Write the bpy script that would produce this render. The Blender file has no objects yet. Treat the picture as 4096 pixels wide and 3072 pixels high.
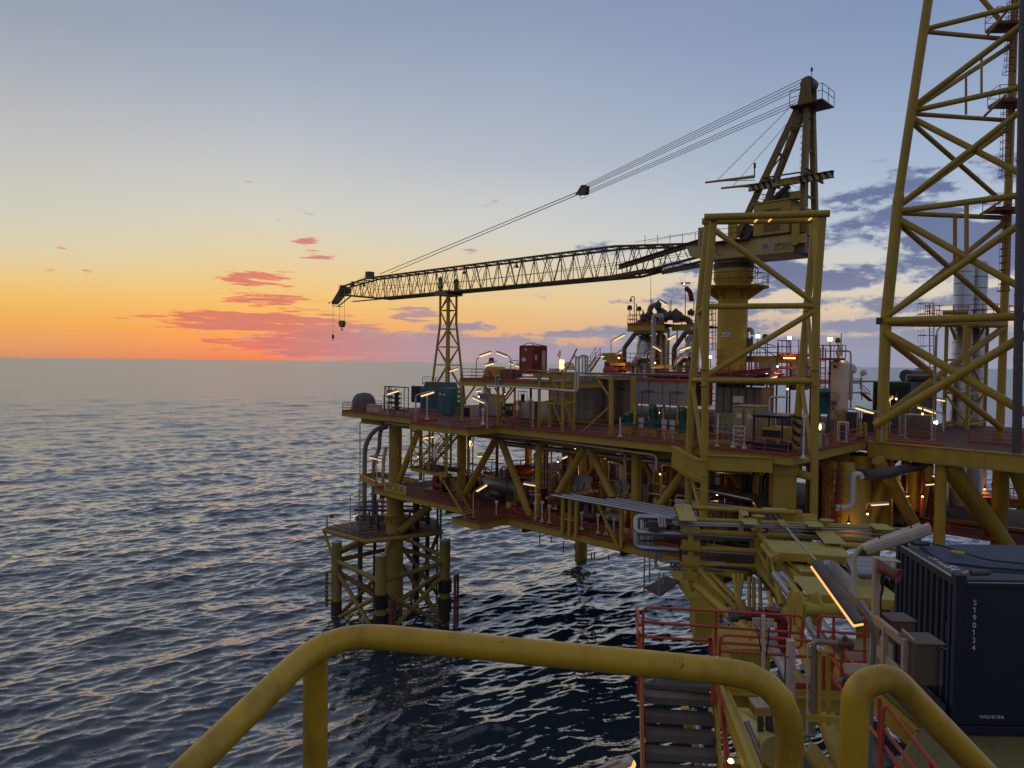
import bpy, math, random
import numpy as np
from mathutils import Vector, Matrix
random.seed(11)
SC = bpy.context.scene
COL = SC.collection
V = Vector
# ------------------------------------------------------------------ camera and measuring helpers
F = 2841.0
PITCH = math.radians(1.724); ROLL = math.radians(0.6575)
CAM = V((0, 0, 30.0))
FW = V((0, math.cos(PITCH), -math.sin(PITCH)))
U0 = V((0, math.sin(PITCH), math.cos(PITCH)))
R0 = V((1, 0, 0))
RT = R0 * math.cos(ROLL) + U0 * math.sin(ROLL)
UP = -R0 * math.sin(ROLL) + U0 * math.cos(ROLL)
def ray(u, v):
    return FW + RT * ((u - 2048) / F) + UP * ((1536 - v) / F)
def at(u, v, Y):                       # point seen at a photo pixel, at distance Y ahead
    d = ray(u, v); return CAM + d * (Y / d.y)
def dk(u, v, z):                       # same, on the level plane z
    d = ray(u, v); return CAM + d * ((z - CAM.z) / d.z)
# platform frame: s along its front face, t into the platform
PA = V((-20.9, 87.2, 0)); ANG = math.radians(-44.05)
E1 = V((math.cos(ANG), math.sin(ANG), 0)); E2 = V((-math.sin(ANG), math.cos(ANG), 0))
Z = V((0, 0, 1))
def pl(s, t, z): return PA + E1 * s + E2 * t + Z * z
def st(p):
    q = V((p.x, p.y, 0)) - PA; return q.dot(E1), q.dot(E2), p.z
def fr(u, v, t):                       # on the vertical plane t = const
    d = ray(u, v); c = CAM - PA
    return CAM + d * ((t - c.dot(E2)) / d.dot(E2))
def sr(u, v, s):
    d = ray(u, v); c = CAM - PA
    return CAM + d * ((s - c.dot(E1)) / d.dot(E1))
def frst(u, v, t): return st(fr(u, v, t))
def pbox(u0, u1, u2, vt, vb, t):       # box whose t-face spans u0..u1 and s-face u1..u2
    a = frst(u0, (vt + vb) / 2, t); b = frst(u1, vt, t); c = frst(u1, vb, t)
    e = st(sr(u2, (vt + vb) / 2, b[0]))
    return a[0], b[0], t, max(e[1], t + .15), c[2], b[2]

cam = bpy.data.cameras.new('camera'); camo = bpy.data.objects.new('camera', cam); COL.objects.link(camo)
M4 = Matrix((RT, UP, -FW)).transposed().to_4x4(); M4.translation = CAM
camo.matrix_world = M4
cam.sensor_width = 36; cam.lens = F / 4096 * 36; cam.clip_start = .1; cam.clip_end = 60000
SC.camera = camo
SC.view_settings.view_transform = 'Standard'; SC.view_settings.look = 'None'
SC.view_settings.exposure = 0; SC.view_settings.gamma = 1
SC.cycles.use_denoising = True
SC.cycles.max_bounces = 6; SC.cycles.diffuse_bounces = 3; SC.cycles.glossy_bounces = 3
SC.cycles.sample_clamp_indirect = 3; SC.cycles.caustics_reflective = False; SC.cycles.caustics_refractive = False

# ------------------------------------------------------------------ mesh builder
def frame(d):
    d = d.normalized()
    a = Z if abs(d.z) < .9 else V((1, 0, 0))
    x = d.cross(a).normalized(); y = x.cross(d).normalized()
    return x, y
class MB:
    def __init__(s): s.v = []; s.f = []; s.m = []
    def add(s, vs, fs, sm=False):
        o = len(s.v); s.v += [V(p) for p in vs]
        s.f += [tuple(i + o for i in f) for f in fs]; s.m += [sm] * len(fs); return s
    def ob(s, c, a, b, d):              # box from centre and half axes
        P = [c + a * i + b * j + d * k for i in (-1, 1) for j in (-1, 1) for k in (-1, 1)]
        Q = [(0, 1, 3, 2), (4, 6, 7, 5), (0, 4, 5, 1), (2, 3, 7, 6), (0, 2, 6, 4), (1, 5, 7, 3)]
        if a.cross(b).dot(d) < 0: Q = [q[::-1] for q in Q]
        return s.add(P, Q)
    def wb(s, x0, x1, y0, y1, z0, z1):  # world axis box
        return s.ob(V(((x0+x1)/2, (y0+y1)/2, (z0+z1)/2)), V((abs(x1-x0)/2, 0, 0)), V((0, abs(y1-y0)/2, 0)), V((0, 0, abs(z1-z0)/2)))
    def pb(s, s0, s1, t0, t1, z0, z1):  # platform axis box
        return s.ob(pl((s0+s1)/2, (t0+t1)/2, (z0+z1)/2), E1 * (abs(s1-s0)/2), E2 * (abs(t1-t0)/2), Z * (abs(z1-z0)/2))
    def beam(s, p, q, w, h, up=Z):      # rectangular bar
        d = q - p; L = d.length; d = d / L
        x = d.cross(up)
        if x.length < 1e-4: x = d.cross(V((0, 1, 0)))
        x.normalize(); y = x.cross(d)
        return s.ob((p + q) / 2, d * (L / 2), x * (w / 2), y * (h / 2))
    def ib(s, p, q, h, w, tf=.03, tw=.02):  # I beam, top flange at p..q
        d = Z
        s.beam(p - d * (tf/2), q - d * (tf/2), w, tf)
        s.beam(p - d * (h - tf/2), q - d * (h - tf/2), w, tf)
        return s.beam(p - d * (h/2), q - d * (h/2), tw, h - 2 * tf)
    def tube(s, p, q, r, n=10, r2=None, cap=True):
        if r2 is None: r2 = r
        x, y = frame(q - p); vs = []
        for c, rr in ((p, r), (q, r2)):
            vs += [c + (x * math.cos(2*math.pi*i/n) + y * math.sin(2*math.pi*i/n)) * rr for i in range(n)]
        s.add(vs, [(i, i + n, (i+1) % n + n, (i+1) % n) for i in range(n)], True)
        if cap:
            s.add(vs[:n], [tuple(range(n))]); s.add(vs[n:], [tuple(range(n))[::-1]])
        return s
    def path(s, pts, r, n=8, rad=.0, cap=True, closed=False):
        P = [V(p) for p in pts]
        if rad > 0:
            Q = [P[0]]
            for i in range(1, len(P) - 1):
                a = (P[i-1] - P[i]); b = (P[i+1] - P[i]); la, lb = a.length, b.length
                if la < 1e-5 or lb < 1e-5: continue
                a /= la; b /= lb; k = min(rad, la * .49, lb * .49)
                for j in range(6):
                    w = j / 5
                    p0 = P[i] + a * k; p1 = P[i] + b * k
                    Q.append(p0 * (1-w)**2 + P[i] * (2*w*(1-w)) + p1 * w**2)
            Q.append(P[-1]); P = Q
        x = None; vs = []; N = len(P)
        for i in range(N):
            d = (P[min(i+1, N-1)] - P[i]).normalized() if i == 0 else ((P[i] - P[i-1]).normalized() + (P[min(i+1, N-1)] - P[i]).normalized())
            if d.length < 1e-6: d = P[i] - P[i-1]
            d.normalize()
            if x is None: x, _ = frame(d)
            x = (x - d * x.dot(d)).normalized(); y = d.cross(x)
            k = 1.0
            if 0 < i < N - 1:
                c = (P[i] - P[i-1]).normalized().dot(d); k = 1 / max(c, .5)
            vs += [P[i] + (x * math.cos(2*math.pi*j/n) + y * math.sin(2*math.pi*j/n)) * r for j in range(n)]
        fs = [(i*n + j, i*n + (j+1) % n, (i+1)*n + (j+1) % n, (i+1)*n + j) for i in range(N-1) for j in range(n)]
        s.add(vs, fs, True)
        if cap:
            s.add(vs[:n], [tuple(range(n))[::-1]]); s.add(vs[-n:], [tuple(range(n))])
        return s
    def hoop(s, c, x, y, R, r, n=6, m=16, a0=0, a1=360):
        return s.path([c + x * (R * math.cos(math.radians(a0 + (a1-a0)*i/m))) + y * (R * math.sin(math.radians(a0 + (a1-a0)*i/m))) for i in range(m+1)], r, n)
    def lathe(s, c, prof, n=20, ax=Z, smooth=True):
        x, y = frame(ax); ax = ax.normalized(); vs = []
        for r, h in prof:
            vs += [c + ax * h + (x * math.cos(2*math.pi*i/n) + y * math.sin(2*math.pi*i/n)) * r for i in range(n)]
        k = len(prof)
        fs = [(j*n + i, j*n + n + i, j*n + n + (i+1) % n, j*n + (i+1) % n) for j in range(k-1) for i in range(n)]
        s.add(vs, fs, smooth)
        if prof[0][0] > 1e-4: s.add(vs[:n], [tuple(range(n))])
        if prof[-1][0] > 1e-4: s.add(vs[-n:], [tuple(range(n))[::-1]])
        return s
    def vessel(s, c, r, h, n=24, ax=Z):  # dished cylinder, c = bottom centre
        d = r * .45
        pr = [(r*math.cos(a), d - d*math.sin(a)) for a in [math.pi/2*(1-i/5) for i in range(6)]]
        pr += [(r*math.cos(a), h - d + d*math.sin(a)) for a in [math.pi/2*i/5 for i in range(6)]]
        return s.lathe(c, pr, n, ax)
    def prism(s, poly, ext):
        n = len(poly); P = [V(p) for p in poly]; Q = [p + ext for p in P]
        nrm = V((0, 0, 0))
        for i in range(n): nrm += P[i].cross(P[(i+1) % n])
        fl = nrm.dot(ext) > 0
        b = tuple(range(n)); tp = tuple(range(n, 2*n))
        fs = [b[::-1] if fl else b, tp if fl else tp[::-1]]
        for i in range(n):
            q = (i, (i+1) % n, n + (i+1) % n, n + i); fs.append(q if fl else q[::-1])
        return s.add(P + Q, fs)

LOC = {}
def build(name, mb, mat, parent=None, loc=None, bev=0):
    if parent is not None: off = LOC[parent.name]
    elif loc is not None: off = V(loc)
    else:
        xs = [p.x for p in mb.v]; ys = [p.y for p in mb.v]; zs = [p.z for p in mb.v]
        off = V(((min(xs)+max(xs))/2, (min(ys)+max(ys))/2, min(zs)))
    me = bpy.data.meshes.new(name)
    me.from_pydata([tuple(p - off) for p in mb.v], [], mb.f)
    me.polygons.foreach_set('use_smooth', mb.m)
    me.materials.append(mat); me.update()
    o = bpy.data.objects.new(name, me); COL.objects.link(o)
    if parent is not None:
        o.parent = parent; LOC[o.name] = off
    else:
        o.location = off; LOC[o.name] = off
    if bev:
        b = o.modifiers.new('edge', 'BEVEL'); b.width = bev; b.segments = 2; b.limit_method = 'ANGLE'; b.angle_limit = math.radians(50)
    return o
def tag(o, label, cat, group=None, kind=None):
    if label: o['label'] = label
    if cat: o['category'] = cat
    if group: o['group'] = group
    o['kind'] = kind or 'thing'
    return o
def T(name, loc, label, cat, group=None):
    o = bpy.data.objects.new(name, None); o.empty_display_size = .3; COL.objects.link(o); o.location = loc
    LOC[o.name] = V(loc); return tag(o, label, cat, group)
def one(name, mb, mat, label, cat, group=None, bev=0):
    return tag(build(name, mb, mat, bev=bev), label, cat, group)
def text_part(name, txt, size, origin, xdir, ydir, mat, parent, depth=.004, align='LEFT', spacing=1.0):
    cu = bpy.data.curves.new('t', 'FONT'); cu.body = txt; cu.size = size; cu.extrude = depth; cu.align_x = align; cu.space_character = spacing
    cu.resolution_u = 3
    to = bpy.data.objects.new('t', cu); COL.objects.link(to)
    dg = bpy.context.evaluated_depsgraph_get(); me = bpy.data.meshes.new_from_object(to.evaluated_get(dg))
    bpy.data.objects.remove(to); bpy.data.curves.remove(cu)
    x = xdir.normalized(); y = (ydir - x * ydir.dot(x)).normalized(); z = x.cross(y)
    off = LOC[parent.name]
    for vv in me.vertices: vv.co = origin + x * vv.co.x + y * vv.co.y + z * vv.co.z - off
    me.materials.clear(); me.materials.append(mat); me.name = name
    o = bpy.data.objects.new(name, me); COL.objects.link(o); o.parent = parent; LOC[o.name] = off
    return o

# ------------------------------------------------------------------ materials
def srgb(r, g, b):
    f = lambda c: c/255/12.92 if c/255 <= .04045 else ((c/255 + .055)/1.055)**2.4
    return (f(r), f(g), f(b), 1)
def mat(name, col, rough=.5, metal=0.0, dirt=.25, dcol=(.06, .045, .03), scale=1.2, rust=0.0, bump=.0, spec=.5):
    m = bpy.data.materials.new(name); m.use_nodes = True; nt = m.node_tree; N = nt.nodes; L = nt.links
    b = N['Principled BSDF']; b.inputs['Roughness'].default_value = rough; b.inputs['Metallic'].default_value = metal
    b.inputs['Specular IOR Level'].default_value = spec
    g = N.new('ShaderNodeNewGeometry')
    n1 = N.new('ShaderNodeTexNoise'); n1.inputs['Scale'].default_value = scale; n1.inputs['Detail'].default_value = 7; n1.inputs['Roughness'].default_value = .65
    mp = N.new('ShaderNodeMapping'); mp.inputs['Scale'].default_value = (1, 1, .45)   # dirt runs a little downwards
    L.new(g.outputs['Position'], mp.inputs['Vector']); L.new(mp.outputs['Vector'], n1.inputs['Vector'])
    r1 = N.new('ShaderNodeMapRange'); r1.inputs['From Min'].default_value = .45; r1.inputs['From Max'].default_value = .75
    r1.inputs['To Min'].default_value = 0; r1.inputs['To Max'].default_value = dirt
    L.new(n1.outputs['Fac'], r1.inputs['Value'])
    mx = N.new('ShaderNodeMix'); mx.data_type = 'RGBA'
    mx.inputs['A'].default_value = (*col[:3], 1); mx.inputs['B'].default_value = (*dcol, 1)
    L.new(r1.outputs['Result'], mx.inputs['Factor'])
    out = mx.outputs['Result']
    n2 = N.new('ShaderNodeTexNoise'); n2.inputs['Scale'].default_value = scale * 6; n2.inputs['Detail'].default_value = 6
    L.new(g.outputs['Position'], n2.inputs['Vector'])
    if rust > 0:
        r2 = N.new('ShaderNodeMapRange'); r2.inputs['From Min'].default_value = .68 - rust * .12; r2.inputs['From Max'].default_value = .74 - rust * .12
        n3 = N.new('ShaderNodeTexNoise'); n3.inputs['Scale'].default_value = scale * 3; n3.inputs['Detail'].default_value = 8; n3.inputs['Roughness'].default_value = .7
        L.new(g.outputs['Position'], n3.inputs['Vector']); L.new(n3.outputs['Fac'], r2.inputs['Value'])
        m2 = N.new('ShaderNodeMix'); m2.data_type = 'RGBA'; m2.inputs['B'].default_value = (.09, .03, .012, 1)
        L.new(r2.outputs['Result'], m2.inputs['Factor']); L.new(out, m2.inputs['A']); out = m2.outputs['Result']
    L.new(out, b.inputs['Base Color'])
    r3 = N.new('ShaderNodeMapRange'); r3.inputs['To Min'].default_value = max(rough - .12, .05); r3.inputs['To Max'].default_value = min(rough + .18, 1)
    L.new(n2.outputs['Fac'], r3.inputs['Value']); L.new(r3.outputs['Result'], b.inputs['Roughness'])
    if bump > 0:
        bp = N.new('ShaderNodeBump'); bp.inputs['Strength'].default_value = bump; bp.inputs['Distance'].default_value = .02
        L.new(n2.outputs['Fac'], bp.inputs['Height']); L.new(bp.outputs['Normal'], b.inputs['Normal'])
    return m
def emit(name, col, k):
    m = bpy.data.materials.new(name); m.use_nodes = True; nt = m.node_tree; nt.nodes.clear()
    e = nt.nodes.new('ShaderNodeEmission'); o = nt.nodes.new('ShaderNodeOutputMaterial')
    e.inputs['Color'].default_value = (*col, 1); e.inputs['Strength'].default_value = k
    nt.links.new(e.outputs[0], o.inputs[0]); return m
YEL = mat('yellow_paint', (.47, .322, .038), .5, 0, .35, (.16, .11, .03), .5, rust=.12)
YELD = mat('weathered_yellow_paint', (.40, .27, .045), .6, 0, .5, (.10, .06, .03), .7, rust=.55)
YELR = mat('handrail_yellow', (.57, .35, .017), .34, 0, .75, (.17, .085, .008), 11, rust=.32, bump=.04)
YELP = mat('pale_yellow_plate', (.50, .40, .10), .6, 0, .4, (.22, .17, .06), 1.5, rust=.1)
RED = mat('orange_red_paint', (.40, .06, .028), .5, 0, .4, (.12, .03, .02), 1.5, rust=.1)
REDN = mat('handrail_orange', (.48, .065, .025), .42, 0, .35, (.2, .04, .02), 6, rust=.2)
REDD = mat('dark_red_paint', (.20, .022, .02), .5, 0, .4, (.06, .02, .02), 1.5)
DECK = mat('deck_plate', (.13, .055, .04), .75, 0, .6, (.06, .045, .035), .6, rust=.2)
DECKY = mat('olive_deck_plate', (.20, .17, .06), .7, 0, .6, (.07, .06, .03), 1.5, rust=.1)
GAL = mat('galvanised_steel', (.36, .36, .37), .38, .75, .35, (.14, .12, .11), 1.5)
GALW = mat('pale_galvanised_paint', (.52, .49, .47), .5, .1, .4, (.25, .2, .16), 4, rust=.15)
CLAD = mat('pipe_cladding', (.44, .45, .48), .30, .9, .3, (.2, .19, .19), .9)
CLADB = mat('brown_cladding', (.30, .22, .17), .38, .7, .45, (.11, .07, .05), .5, rust=.3)
GREY = mat('grey_panel', (.30, .30, .32), .42, .55, .4, (.14, .13, .13), .35)
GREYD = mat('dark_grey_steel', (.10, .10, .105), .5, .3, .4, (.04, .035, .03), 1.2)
CORR = mat('grey_brown_sheet', (.17, .145, .125), .6, .1, .4, (.08, .06, .05), .6)
BLK = mat('black_rubber', (.012, .012, .014), .5, 0, .2, (.03, .03, .03))
WHT = mat('white_paint', (.70, .66, .62), .5, 0, .35, (.35, .27, .2), 1.2, rust=.1)
WHTW = mat('weathered_white_paint', (.60, .50, .42), .6, 0, .5, (.32, .2, .13), 5, rust=.3)
CRM = mat('cream_paint', (.46, .36, .19), .55, 0, .4, (.2, .14, .08), .8, rust=.15)
TEAL = mat('teal_paint', (.022, .13, .15), .45, 0, .3, (.02, .05, .06), .8, rust=.1)
GRN = mat('green_paint', (.018, .12, .085), .45, 0, .3, (.01, .04, .03), .8)
GRND = mat('dark_green_paint', (.012, .06, .035), .5, 0, .3, (.01, .03, .02), .8)
NAVY = mat('navy_container_paint', (.006, .014, .038), .42, 0, .45, (.016, .024, .045), 1.6, rust=.12)
NAVD = mat('dark_blue_paint', (.01, .016, .05), .5, 0, .3, (.02, .02, .03), 1)
ORC = mat('rust_red_container', (.26, .045, .022), .55, 0, .45, (.10, .03, .02), .7, rust=.2)
YCAT = mat('machine_yellow', (.55, .33, .03), .45, 0, .35, (.2, .12, .03), 1)
TARP = mat('grey_tarpaulin', (.13, .125, .13), .75, 0, .4, (.06, .055, .055), .6, bump=.5)
INSU = mat('grey_insulation', (.26, .26, .26), .8, 0, .5, (.12, .11, .1), 1.5, bump=.3)
CONC = mat('marine_growth', (.05, .045, .03), .85, 0, .5, (.02, .02, .015), 1.5)
TAN = mat('timber_tan_steel', (.52, .37, .25), .6, 0, .45, (.3, .17, .09), 8, rust=.3)
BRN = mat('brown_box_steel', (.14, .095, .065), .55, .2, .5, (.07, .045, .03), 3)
TREAD = mat('worn_grating', (.17, .14, .12), .7, .2, .5, (.07, .055, .045), 5)
STR = mat('black_marking', (.015, .015, .015), .6, 0, .1)
SGN = mat('sign_white', (.72, .70, .64), .5, 0, .3, (.4, .35, .3), 2)
TXTB = mat('sign_lettering_dark', (.02, .02, .025), .6, 0, .1)
TXTM = mat('sign_lettering_maroon', (.12, .05, .045), .6, 0, .1)
TXTW = mat('white_lettering', (.70, .66, .60), .6, 0, .35, (.15, .15, .18), 9)
SOCK = mat('red_fabric', (.32, .02, .025), .8, 0, .2)
TUBE = emit('lit_tube', (1.0, .64, .23), 1.45)
TUBEN = emit('lit_tube_near', (1.0, .54, .15), 1.25)
FLG = emit('flood_green', (.55, 1.0, .78), 6)
FLW = emit('flood_white', (.85, .97, 1.0), 7)
FLO = emit('flood_orange', (1.0, .45, .08), 14)
AMB = emit('amber_beacon', (1.0, .52, .08), 8)
BLB = emit('small_bulb', (1.0, .70, .30), 4)
REDL = emit('red_obstruction_lamp', (1.0, .06, .03), 4)
WRK = emit('orange_work_light', (1.0, .47, .10), 16)
def stripes(name, a, b, per, axis):
    m = bpy.data.materials.new(name); m.use_nodes = True; nt = m.node_tree; N = nt.nodes; L = nt.links
    g = N.new('ShaderNodeNewGeometry'); d = N.new('ShaderNodeVectorMath'); d.operation = 'DOT_PRODUCT'; d.inputs[1].default_value = axis
    L.new(g.outputs['Position'], d.inputs[0])
    q = N.new('ShaderNodeMath'); q.operation = 'MULTIPLY'; q.inputs[1].default_value = 1 / per; L.new(d.outputs['Value'], q.inputs[0])
    w = N.new('ShaderNodeMath'); w.operation = 'FRACT'; L.new(q.outputs[0], w.inputs[0])
    c = N.new('ShaderNodeMath'); c.operation = 'GREATER_THAN'; c.inputs[1].default_value = .5; L.new(w.outputs[0], c.inputs[0])
    x = N.new('ShaderNodeMix'); x.data_type = 'RGBA'; x.inputs['A'].default_value = (*a, 1); x.inputs['B'].default_value = (*b, 1)
    L.new(c.outputs[0], x.inputs['Factor']); L.new(x.outputs['Result'], N['Principled BSDF'].inputs['Base Color'])
    N['Principled BSDF'].inputs['Roughness'].default_value = .55
    return m
STRP = stripes('hazard_stripes', (.42, .31, .05), (.012, .012, .012), .55, E1 * .55 + Z * .83)
STRS = stripes('hazard_stripes_fine', (.42, .31, .05), (.012, .012, .012), .3, E1 * .8 + Z * .6)
STRB = stripes('hazard_stripes_beam', (.45, .36, .16), (.012, .012, .012), .5, E1 * .9 + Z * .5)
STRM = stripes('deck_edge_marking', (.5, .37, .05), (.02, .02, .02), .7, E1)

# ------------------------------------------------------------------ sky
W = bpy.data.worlds.new('World'); SC.world = W; W.use_nodes = True
nt = W.node_tree; N = nt.nodes; L = nt.links; N.clear()
def nd(t, **k):
    n = N.new(t)
    for a, b in k.items(): setattr(n, a, b)
    return n
def mth(op, a, b=None, c=None, clamp=False):
    n = nd('ShaderNodeMath', operation=op, use_clamp=clamp)
    for i, x in enumerate((a, b, c)):
        if x is None: continue
        if isinstance(x, (int, float)): n.inputs[i].default_value = x
        else: L.new(x, n.inputs[i])
    return n.outputs[0]
def mrange(x, a, b, c=0., d=1., smooth=False):
    n = nd('ShaderNodeMapRange')
    if smooth: n.interpolation_type = 'SMOOTHSTEP'
    L.new(x, n.inputs['Value'])
    for k, y in (('From Min', a), ('From Max', b), ('To Min', c), ('To Max', d)): n.inputs[k].default_value = y
    return n.outputs['Result']
def cmix(f, a, b):
    n = nd('ShaderNodeMix', data_type='RGBA')
    for k, x in (('Factor', f), ('A', a), ('B', b)):
        if isinstance(x, (int, float, tuple)): n.inputs[k].default_value = x
        else: L.new(x, n.inputs[k])
    return n.outputs['Result']
tc = nd('ShaderNodeTexCoord'); sx = nd('ShaderNodeSeparateXYZ'); L.new(tc.outputs['Generated'], sx.inputs[0])
AZ = mth('ARCTAN2', sx.outputs[0], sx.outputs[1]); EL = mth('ARCSINE', sx.outputs[2])
def azel(u, v):
    d = ray(u, v).normalized(); return math.atan2(d.x, d.y), math.asin(d.z)
E_TOP = math.radians(62); E_BOT = math.radians(-2)
EN = mrange(EL, E_BOT, E_TOP)
def ramp(u, stops, top):
    r = nd('ShaderNodeValToRGB'); L.new(EN, r.inputs[0]); cr = r.color_ramp
    pts = [((azel(u, v)[1] - E_BOT) / (E_TOP - E_BOT), c) for v, c in stops] + [(.72, top), (1., tuple(int(x*.86) for x in top))]
    pts.sort(key=lambda p: p[0])
    while len(cr.elements) > 1: cr.elements.remove(cr.elements[-1])
    cr.elements[0].position = pts[0][0]; cr.elements[0].color = srgb(*pts[0][1])
    for p, c in pts[1:]:
        e = cr.elements.new(p); e.color = srgb(*c)
    return r.outputs[0]
rL = ramp(100, [(1426, (214, 146, 104)), (1380, (228, 158, 104)), (1300, (240, 172, 92)), (1200, (242, 190, 104)), (1100, (236, 203, 138)), (1000, (223, 208, 174)), (850, (211, 207, 190)), (600, (197, 196, 193)), (300, (174, 180, 188)), (20, (154, 163, 180))], (146, 152, 170))
rM = ramp(1050, [(1438, (236, 130, 92)), (1390, (248, 148, 92)), (1320, (250, 168, 88)), (1220, (246, 192, 108)), (1120, (239, 204, 138)), (1000, (228, 210, 172)), (850, (214, 211, 196)), (600, (194, 198, 202)), (300, (167, 177, 194)), (20, (148, 160, 183))], (144, 151, 170))
rC = ramp(2100, [(1448, (176, 160, 168)), (1390, (214, 166, 142)), (1320, (233, 182, 126)), (1220, (236, 200, 142)), (1100, (229, 209, 170)), (950, (213, 211, 202)), (800, (200, 204, 206)), (650, (183, 190, 202)), (300, (160, 172, 194)), (20, (142, 156, 183))], (142, 150, 172))
rR = ramp(3600, [(1468, (158, 156, 172)), (1400, (172, 160, 170)), (1330, (200, 180, 170)), (1220, (224, 207, 182)), (1050, (210, 211, 205)), (900, (186, 199, 212)), (650, (166, 184, 208)), (300, (144, 163, 194)), (20, (130, 150, 186))], (140, 150, 172))
rB = ramp(2048, [(1450, (118, 114, 126)), (1300, (146, 132, 140)), (1100, (150, 144, 154)), (600, (142, 146, 162)), (20, (134, 142, 162))], (140, 146, 164))
a1, a2, a3, a4 = azel(100, 1300)[0], azel(1050, 1300)[0], azel(2100, 1300)[0], azel(3600, 1300)[0]
sky = cmix(mrange(AZ, a1, a2), rL, rM)
sky = cmix(mrange(AZ, a2, a3), sky, rC)
sky = cmix(mrange(AZ, a3, a4), sky, rR)
sky = cmix(mrange(mth('ABSOLUTE', AZ), math.radians(42), math.radians(115), smooth=True), sky, rB)
# real twilight sky mixed in for the parts of the dome the photo does not show
ns = nd('ShaderNodeTexSky', sky_type='NISHITA'); ns.sun_disc = False
SUN_AZ = azel(1040, 1400)[0]; SUN_EL = math.radians(1.5)
ns.sun_elevation = SUN_EL; ns.sun_rotation = SUN_AZ; ns.altitude = 30
nsc = nd('ShaderNodeVectorMath', operation='SCALE'); L.new(ns.outputs[0], nsc.inputs[0]); nsc.inputs[3].default_value = .08
# clouds: stretched noise gathered where the photo has its banks
def blob(u, v, su, sv, w):
    a, e = azel(u, v); a2_, _ = azel(u + su, v); _, e2 = azel(u, v - sv)
    da, de = max(a2_ - a, 1e-3), max(e2 - e, 1e-3)
    n = nd('ShaderNodeVectorMath', operation='MULTIPLY_ADD'); L.new(AE, n.inputs[0])
    n.inputs[1].default_value = (1/da, 1/de, 0); n.inputs[2].default_value = (-a/da, -e/de, 0)
    l = nd('ShaderNodeVectorMath', operation='LENGTH'); L.new(n.outputs[0], l.inputs[0])
    return mrange(l.outputs['Value'], .2, 2.5, w * 1.08, 0., True)
cx = nd('ShaderNodeCombineXYZ'); L.new(AZ, cx.inputs[0]); L.new(EL, cx.inputs[1]); AE = cx.outputs[0]
def field(blobs):
    o = None
    for b in blobs:
        x = blob(*b); o = x if o is None else mth('MAXIMUM', o, x)
    return o
def cnoise(sx_, sy_, det=8, rough=.6, seed=0., dist=.0):
    mp = nd('ShaderNodeMapping'); L.new(AE, mp.inputs[0]); mp.inputs['Scale'].default_value = (sx_, sy_, 1); mp.inputs['Location'].default_value = (seed, seed*.7, seed)
    t = nd('ShaderNodeTexNoise'); L.new(mp.outputs[0], t.inputs['Vector']); t.inputs['Scale'].default_value = 1; t.inputs['Detail'].default_value = det
    t.inputs['Roughness'].default_value = rough; t.inputs['Distortion'].default_value = dist
    return t.outputs['Fac']
WARM = [(1000, 1112, 150, 30, .62), (930, 1160, 90, 10, .5), (1040, 1195, 190, 26, .66), (1250, 1025, 80, 24, .6), (1228, 967, 60, 16, .6), (1000, 735, 40, 22, .33), (1885, 1008, 48, 18, .5),
        (740, 1272, 150, 26, .7), (1000, 1290, 300, 38, .72), (1220, 1310, 260, 55, .72), (1080, 1385, 280, 26, .62), (1400, 1385, 320, 50, .8), (235, 990, 40, 8, .5), (320, 1004, 40, 9, .5), (355, 1085, 34, 8, .5), (200, 1075, 30, 7, .45), (1660, 1258, 90, 26, .62)]
COOL = [(1500, 1350, 330, 22, .7), (1800, 1405, 520, 40, .82), (2300, 1425, 560, 36, .8), (1800, 1305, 150, 18, .6), (2400, 1335, 240, 16, .62), (2700, 1330, 330, 34, .72), (3000, 1400, 520, 46, .8), (2140, 1186, 70, 12, .5), (2360, 990, 130, 22, .5), (2500, 1000, 90, 20, .5),
        (3400, 815, 170, 40, .66), (3720, 745, 230, 62, .72), (4010, 680, 190, 80, .75), (3450, 930, 260, 66, .74), (3850, 930, 340, 80, .76), (3520, 632, 48, 22, .5), (3150, 1080, 230, 44, .66), (3650, 1080, 420, 60, .76), (2760, 1080, 150, 44, .56), (2600, 1215, 160, 26, .5), (2760, 1150, 120, 30, .5),
        (3500, 1215, 330, 34, .68), (3950, 1190, 260, 34, .7), (3050, 1240, 260, 30, .6), (3300, 1300, 420, 28, .66), (3900, 1330, 320, 30, .66), (3230, 985, 130, 40, .7), (3300, 1110, 260, 40, .72), (2930, 1050, 150, 40, .6), (3700, 850, 320, 50, .72), (3950, 1020, 260, 60, .76), (2900, 1180, 220, 30, .6), (3500, 1410, 700, 46, .85), (4050, 1410, 300, 50, .8)]
nA = cnoise(12, 125, 9, .62, 3.1, .2); nB = cnoise(44, 400, 6, .6, 9.3)
nC = cnoise(9, 27, 9, .6, 5.2, .3); nD = cnoise(60, 130, 5, .6, 1.7)
wd = mth('ADD', mth('MULTIPLY', nA, .72), mth('MULTIPLY', nB, .30))
cd = mth('ADD', mth('MULTIPLY', nC, .78), mth('MULTIPLY', nD, .24))
wv = mth('ADD', mth('MULTIPLY', mth('SUBTRACT', wd, .51), 2.6), mth('SUBTRACT', field(WARM), .47))
cv = mth('ADD', mth('MULTIPLY', mth('SUBTRACT', cd, .51), 2.6), mth('SUBTRACT', field(COOL), .40))
wf = mrange(wv, 0., .16, 0, .9, True); cf = mrange(cv, 0., .28, 0, .92, True)
low = mrange(EL, math.radians(1.), math.radians(7.))
wcol = cmix(mrange(wv, .02, .30, 0, 1, True), srgb(244, 118, 88), srgb(206, 118, 112))
wcol = cmix(mrange(AZ, a2 + .02, azel(1700, 1300)[0]), wcol, srgb(176, 148, 158))
ccol = cmix(mrange(cv, .0, .34, 0, 1, True), srgb(168, 176, 198), srgb(98, 110, 150))
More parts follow.
